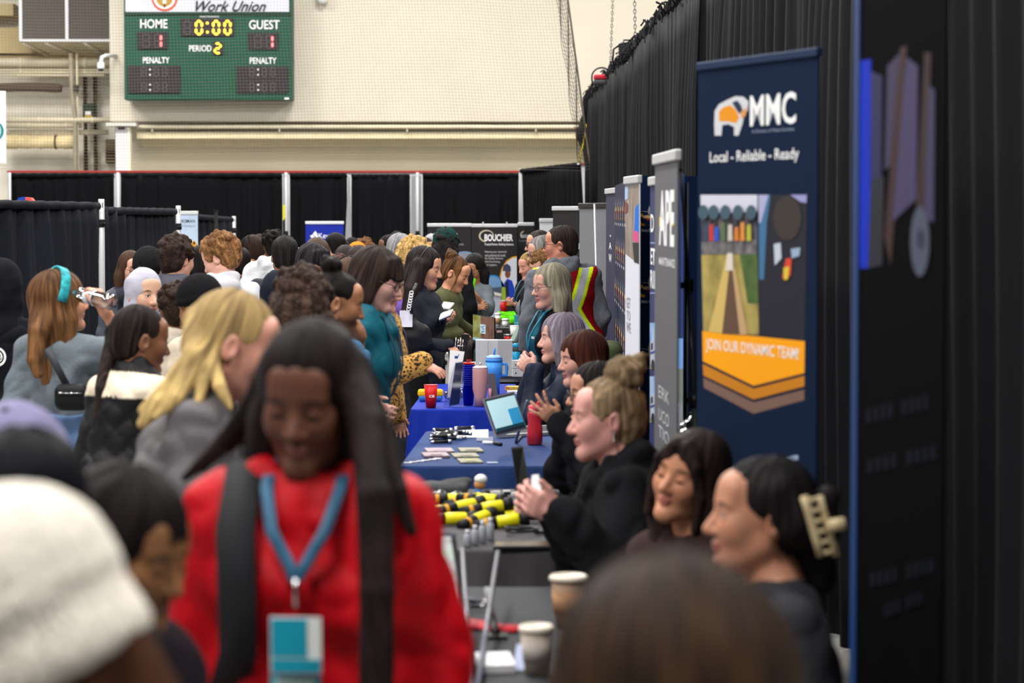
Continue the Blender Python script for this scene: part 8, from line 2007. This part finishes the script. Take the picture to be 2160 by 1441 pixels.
for i, (x, y0, y1, cl, lb) in enumerate(((1010, 641, 664, (44, 62, 80), 'dark blue leaflet standing in front of the white leaflets'), (1016, 628, 662, (196, 206, 204), 'white leaflet standing left of the grey acrylic holder'), (1021, 630, 662, (170, 184, 182), 'pale leaflet standing second from the grey acrylic holder'), (1027, 632, 664, (140, 160, 156), 'grey green leaflet standing next to the grey acrylic holder'))):
    d_ = 26.2 + i * 0.2; t = thing('leaflet', lb, 'leaflet', (X(x, d_), d_, TZ)); zt = Z(y0, d_); w = 0.045 if i < 2 else 0.028
    b = MB(); b.add([(X(x, d_) - w / 2, d_, TZ + .002), (X(x, d_) + w / 2, d_, TZ + .002), (X(x, d_) + w / 2 + .02, d_ + .03, zt), (X(x, d_) - w / 2 + .02, d_ + .03, zt)] + [(X(x, d_) - w / 2, d_ + .01, TZ + .002), (X(x, d_) + w / 2, d_ + .01, TZ + .002), (X(x, d_) + w / 2 + .02, d_ + .04, zt), (X(x, d_) - w / 2 + .02, d_ + .04, zt)], Q6); W(b, 'sheet', C(*cl), t)
    b = MB(); b.box((X(x, d_) - w / 2, d_ - 0.012, TZ), (X(x, d_) + w / 2, d_ + 0.03, TZ + 0.03)); W(b, 'holder_foot', clear_plastic(), t)
for i, (px, py, sx) in enumerate(((1068, 664, 0.09), (1084, 668, 0.10), (1076, 673, 0.11), (1090, 676, 0.08))):
    d_ = 26.3 - i * 0.25; t = thing('drawstring_bag', 'lime green fabric bag in the flat pile on the far black table', 'bag', (X(px, d_), d_, TZ), 0, 'lime green bags on the far table')
    F = Field((-0.16, -0.08, -0.01), (0.16, 0.08, 0.14), 0.011); F.rbox((0, 0, 0.03 + 0.012 * (3 - i)), (sx, 0.05, 0.028), 0.02); F.cone((sx * 0.7, 0, 0.05), (sx * 1.15, 0, 0.075), 0.02, 0.012, k=0.02); F.warp(lambda x, y, z: 0.010 * vnoise(x * 26 + i * 3, y * 26, z * 36)); F.cut((0, 0, -1), -0.002)
    F.mesh('fabric', CLOTH, t, (96, 206, 24))
t = thing('box', 'dark box with a pale corner behind the short red tumbler', 'box', (X(1062, 23.0), 22.1, TZ)); b = MB(); b.box((-0.06, -0.08, 0.001), (0.05, 0.08, 0.12), bev=0.004); b.build('box_body', C(40, 38, 40), t); b = MB(); b.box((-0.055, -0.083, 0.08), (-0.01, -0.079, 0.10)); b.build('label_strip', C(190, 150, 150), t)
t = thing('case', 'black hard case beside the far leaflets', 'case', (X(990, 25.6), 25.6, TZ)); b = MB(); b.box((-0.07, -0.08, 0.001), (0.075, 0.1, 0.11), bev=0.012); b.build('shell', C(26, 26, 28, 0.35), t); b = MB(); b.tube([(-0.03, -0.085, 0.06), (-0.03, -0.10, 0.075), (0.03, -0.10, 0.075), (0.03, -0.085, 0.06)], 0.006, 6); b.build('handle', BLACKP, t)
# lime bag held up
t = thing('folder', 'lime green folder held by the person in the grey shirt', 'folder', P(1000, 610, 22.9)); d_ = 22.85
b = MB(); q4 = [P(988, 626, d_), P(994, 608, d_), P(1005, 590, d_ - 0.05), P(987, 582, d_ - 0.05)]; q4 = [P(989, 622, d_), P(1000, 612, d_), P(1004, 589, d_ - 0.04), P(987, 580, d_ - 0.04)]; b.add(q4 + [v + Vector((0, 0.012, 0)) for v in q4], Q6); W(b, 'cover', M('lime', (120, 226, 30), 0.6), t)
b = MB(); b.tube([P(989, 622, d_), P(972, 642, d_ - 0.02)], 0.006, 5); W(b, 'strap', M('lime'), t)

# held by the reading woman
pk = PEOPLE['blackshirt']
for (nm, lb, pts, dd, cl) in (('notepad', 'white notepad open in the hand of the person in the black shirt', ((926, 672), (950, 662), (956, 652), (930, 660)), 16.75, (240, 240, 244)), ('paper', 'white paper sheet held just above the notepad', ((929, 648), (948, 650), (958, 639), (936, 636)), 17.0, (238, 238, 242))):
    t = thing(nm, lb, nm, P(pts[0][0], pts[0][1], dd)); q4 = [P(pts[0][0], pts[0][1], dd), P(pts[1][0], pts[1][1], dd), P(pts[2][0], pts[2][1], dd + 0.14), P(pts[3][0], pts[3][1], dd + 0.14)]
    b = MB(); b.add(q4 + [v - Vector((0, 0, 0.010)) for v in q4], Q6); W(b, 'pages', C(*cl), t)
    if nm == 'notepad':
        b = MB(); b.add([v - Vector((0, 0, 0.011)) for v in q4] + [v - Vector((0, 0, 0.020)) for v in q4], Q6); W(b, 'cover', C(40, 50, 80), t)
t = thing('paper', 'white sheet of paper between the teal jacket and the black bag', 'paper', P(860, 690, 16.53)); q4 = [P(843, 690, 16.53), P(870, 690, 16.53), P(870, 655, 16.55), P(843, 655, 16.55)]; b = MB(); b.add(q4 + [v + Vector((0, 0.003, 0)) for v in q4], Q6); W(b, 'sheet', C(214, 214, 228), t)
t = thing('shoulder_bag', 'black shoulder bag with a chain on the arm of the black shirt', 'bag', P(872, 700, 16.6)); c = P(872, 695, 16.6)
F = Field((-0.18, -0.10, -0.20), (0.18, 0.10, 0.20), 0.010); F.ell((0.01, 0, -0.06), (0.12, 0.055, 0.10)); F.cone((-0.02, 0, 0.0), (-0.03, 0, 0.12), 0.07, 0.03, k=0.06, flat=((0, 1, 0), 0.5)); F.warp(lambda x, y, z: 0.016 * vnoise(x * 14, y * 14, z * 20)); F.mesh('pouch', NYLON, t, (30, 31, 34)).location = c - ROOTM[t.name].translation
b = MB(); b.tube([P(868, 660, 16.55), P(866, 640, 16.5), P(872, 615, 16.5), P(878, 600, 16.6)], 0.012, 8); W(b, 'strap', BLACKP, t)
b = MB(); a_, c_ = P(862, 652, 16.48), P(868, 618, 16.45)
for k in range(7):
    o = a_.lerp(c_, k / 6); b.tube([o + Vector((0.012 * math.cos(x), 0.004 * math.sin(x) * (k % 2), 0.012 * math.sin(x))) for x in [j * 0.785 for j in range(9)]], 0.0035, 5)
W(b, 'chain', WHITEP, t)
# belt bag of the drinking woman
pd = PEOPLE['drink']; c = Vector(P(152, 838, 10.9)); t = thing('belt_bag', 'black crossbody pouch hanging at the hip of the grey t-shirt', 'bag', c)
F = Field((-0.11, -0.08, -0.10), (0.11, 0.08, 0.10), 0.008); F.rbox((0, 0, 0), (0.075, 0.04, 0.058), 0.038); F.mesh('pouch', NYLON, t, (24, 24, 27))
b = MB(); b.tube([(-0.05, -0.042, 0.02), (0.05, -0.042, 0.02)], 0.003, 5); b.build('zip', CHROME, t)
b = MB(); b.ribbon([P(140, 812, 10.95), P(118, 770, 10.93), P(100, 735, 10.95)], (1, 0, 0), 0.03, 0.006); W(b, 'strap', C(58, 62, 68), t)
# water bottle
t = thing('water_bottle', 'clear crinkled water bottle tipped at the mouth of the drinking person', 'bottle', P(186, 628, 11.0)); AP = P(158, 618, 11.02); BP = P(220, 634, 10.86); u = (BP - AP).normalized(); L = (BP - AP).length
q = Vector((0, 0, 1)).rotation_difference(u).to_matrix(); b = MB(); b.lathe([(0.012, 0), (0.013, 0.016), (0.020, 0.03), (0.032, 0.05)] + [(0.032 + (0.0025 if k % 2 else -0.001), 0.05 + (L * 1.25 - 0.055) * k / 7) for k in range(1, 8)] + [(0.012, L * 1.25)], 18, AP, R=q); W(b, 'bottle', clear_plastic('bottle_clear', (0.88, 0.92, 0.96), 0.25, 0.06), t)
b = MB(); b.lathe([(0.033, L * 0.45), (0.033, L * 0.75)], 18, AP, R=q, cap=False); W(b, 'wrapper', M('wrapper_white', (214, 220, 232), 0.4), t)
# badge at the left edge person
t = thing('name_badge', 'white name badge on a teal lanyard hanging at the left edge', 'badge', P(14, 872, 11.95)); b = MB(); b.box(P(-10, 892, 11.95), P(27, 877, 11.953)); W(b, 'card', C(220, 226, 234), t); b = MB(); b.tube([P(15, 877, 11.95), P(15, 862, 11.95)], 0.004, 6); W(b, 'clip', CHROME, t); b = MB(); b.ribbon([P(15, 862, 11.95), P(13, 850, 11.95), P(14, 836, 11.95)], (1, 0, 0), 0.016, 0.003); W(b, 'lanyard', C(30, 140, 160), t)
# olive jacket hung over a chair
t = thing('jacket', 'olive green jacket hung over a chair back, behind the auburn hair', 'jacket', (X(1285, 14.6), 14.6, 0)); c = P(1287, 775, 14.6)
F = Field((-0.14, -0.22, -0.42), (0.14, 0.22, 0.20), 0.012); F.rbox((0, 0, -0.10), (0.055, 0.17, 0.24), 0.05); F.ell((0, 0, 0.07), (0.055, 0.13, 0.07), k=0.05); F.warp(lambda x, y, z: 0.012 * vnoise(x * 14, y * 14, z * 14)); F.mesh('fabric', CLOTH, t, (66, 74, 50)).location = c - ROOTM[t.name].translation
F = Field((-0.1, -0.3, -0.5), (0.1, 0.3, 0.1), 0.014)
for g in (-1, 1): F.cone((-0.03, g * 0.15, -0.02), (-0.035, g * 0.17, -0.42), 0.05, 0.042, k=0.02)
F.mesh('sleeves', CLOTH, t, (70, 78, 54)).location = c - ROOTM[t.name].translation

# chairs under the seated staff
def chair(label, x, y, zs, rz, name='folding_chair'):
    t = thing(name, label, 'chair', (x, y, 0), rz); SE = M('chair_black', (26, 26, 28), 0.6); MT = M('chair_metal', (60, 60, 64), 0.4, 0.6)
    b = MB(); b.box((-0.20, -0.15, zs - 0.03), (0.20, 0.21, zs), bev=0.012); b.build('seat', SE, t)
    b = MB(); b.box((-0.16, 0.205, zs + 0.14), (0.16, 0.225, zs + 0.30), bev=0.01); b.build('backrest', SE, t)
    for sx in (-1, 1):
        b = MB(); b.tube([(sx * 0.19, -0.13, 0.003), (sx * 0.19, -0.13, zs - 0.03)], 0.011, 8); b.build('leg', MT, t)
        b = MB(); b.tube([(sx * 0.17, 0.23, 0.003), (sx * 0.17, 0.215, zs - 0.02), (sx * 0.17, 0.215, zs + 0.30)], 0.011, 8); b.build('leg', MT, t)
    return t
for key, lb in (('purplehair', 'black chair under the person with grey violet hair'), ('auburn', 'black chair under the person with auburn hair'), ('spread', 'black chair under the gesturing person with glasses'), ('bunblond', 'black chair under the person with the blond bun'), ('leaning', 'black chair under the person with closed eyes'), ('clip', 'black chair under the person with the claw clip')):
    p = PEOPLE[key]; o = p.l2w(np.array((0, 0.03, 0))); chair(lb, o[0], o[1], p.pz - 0.14 * p.s - 0.024, p.root.rotation_euler.z)
o = Vector((X(1285, 14.6), 14.6, 0)); chair('black chair carrying the olive jacket', o.x - 0.19, o.y, 0.45, -math.pi / 2)
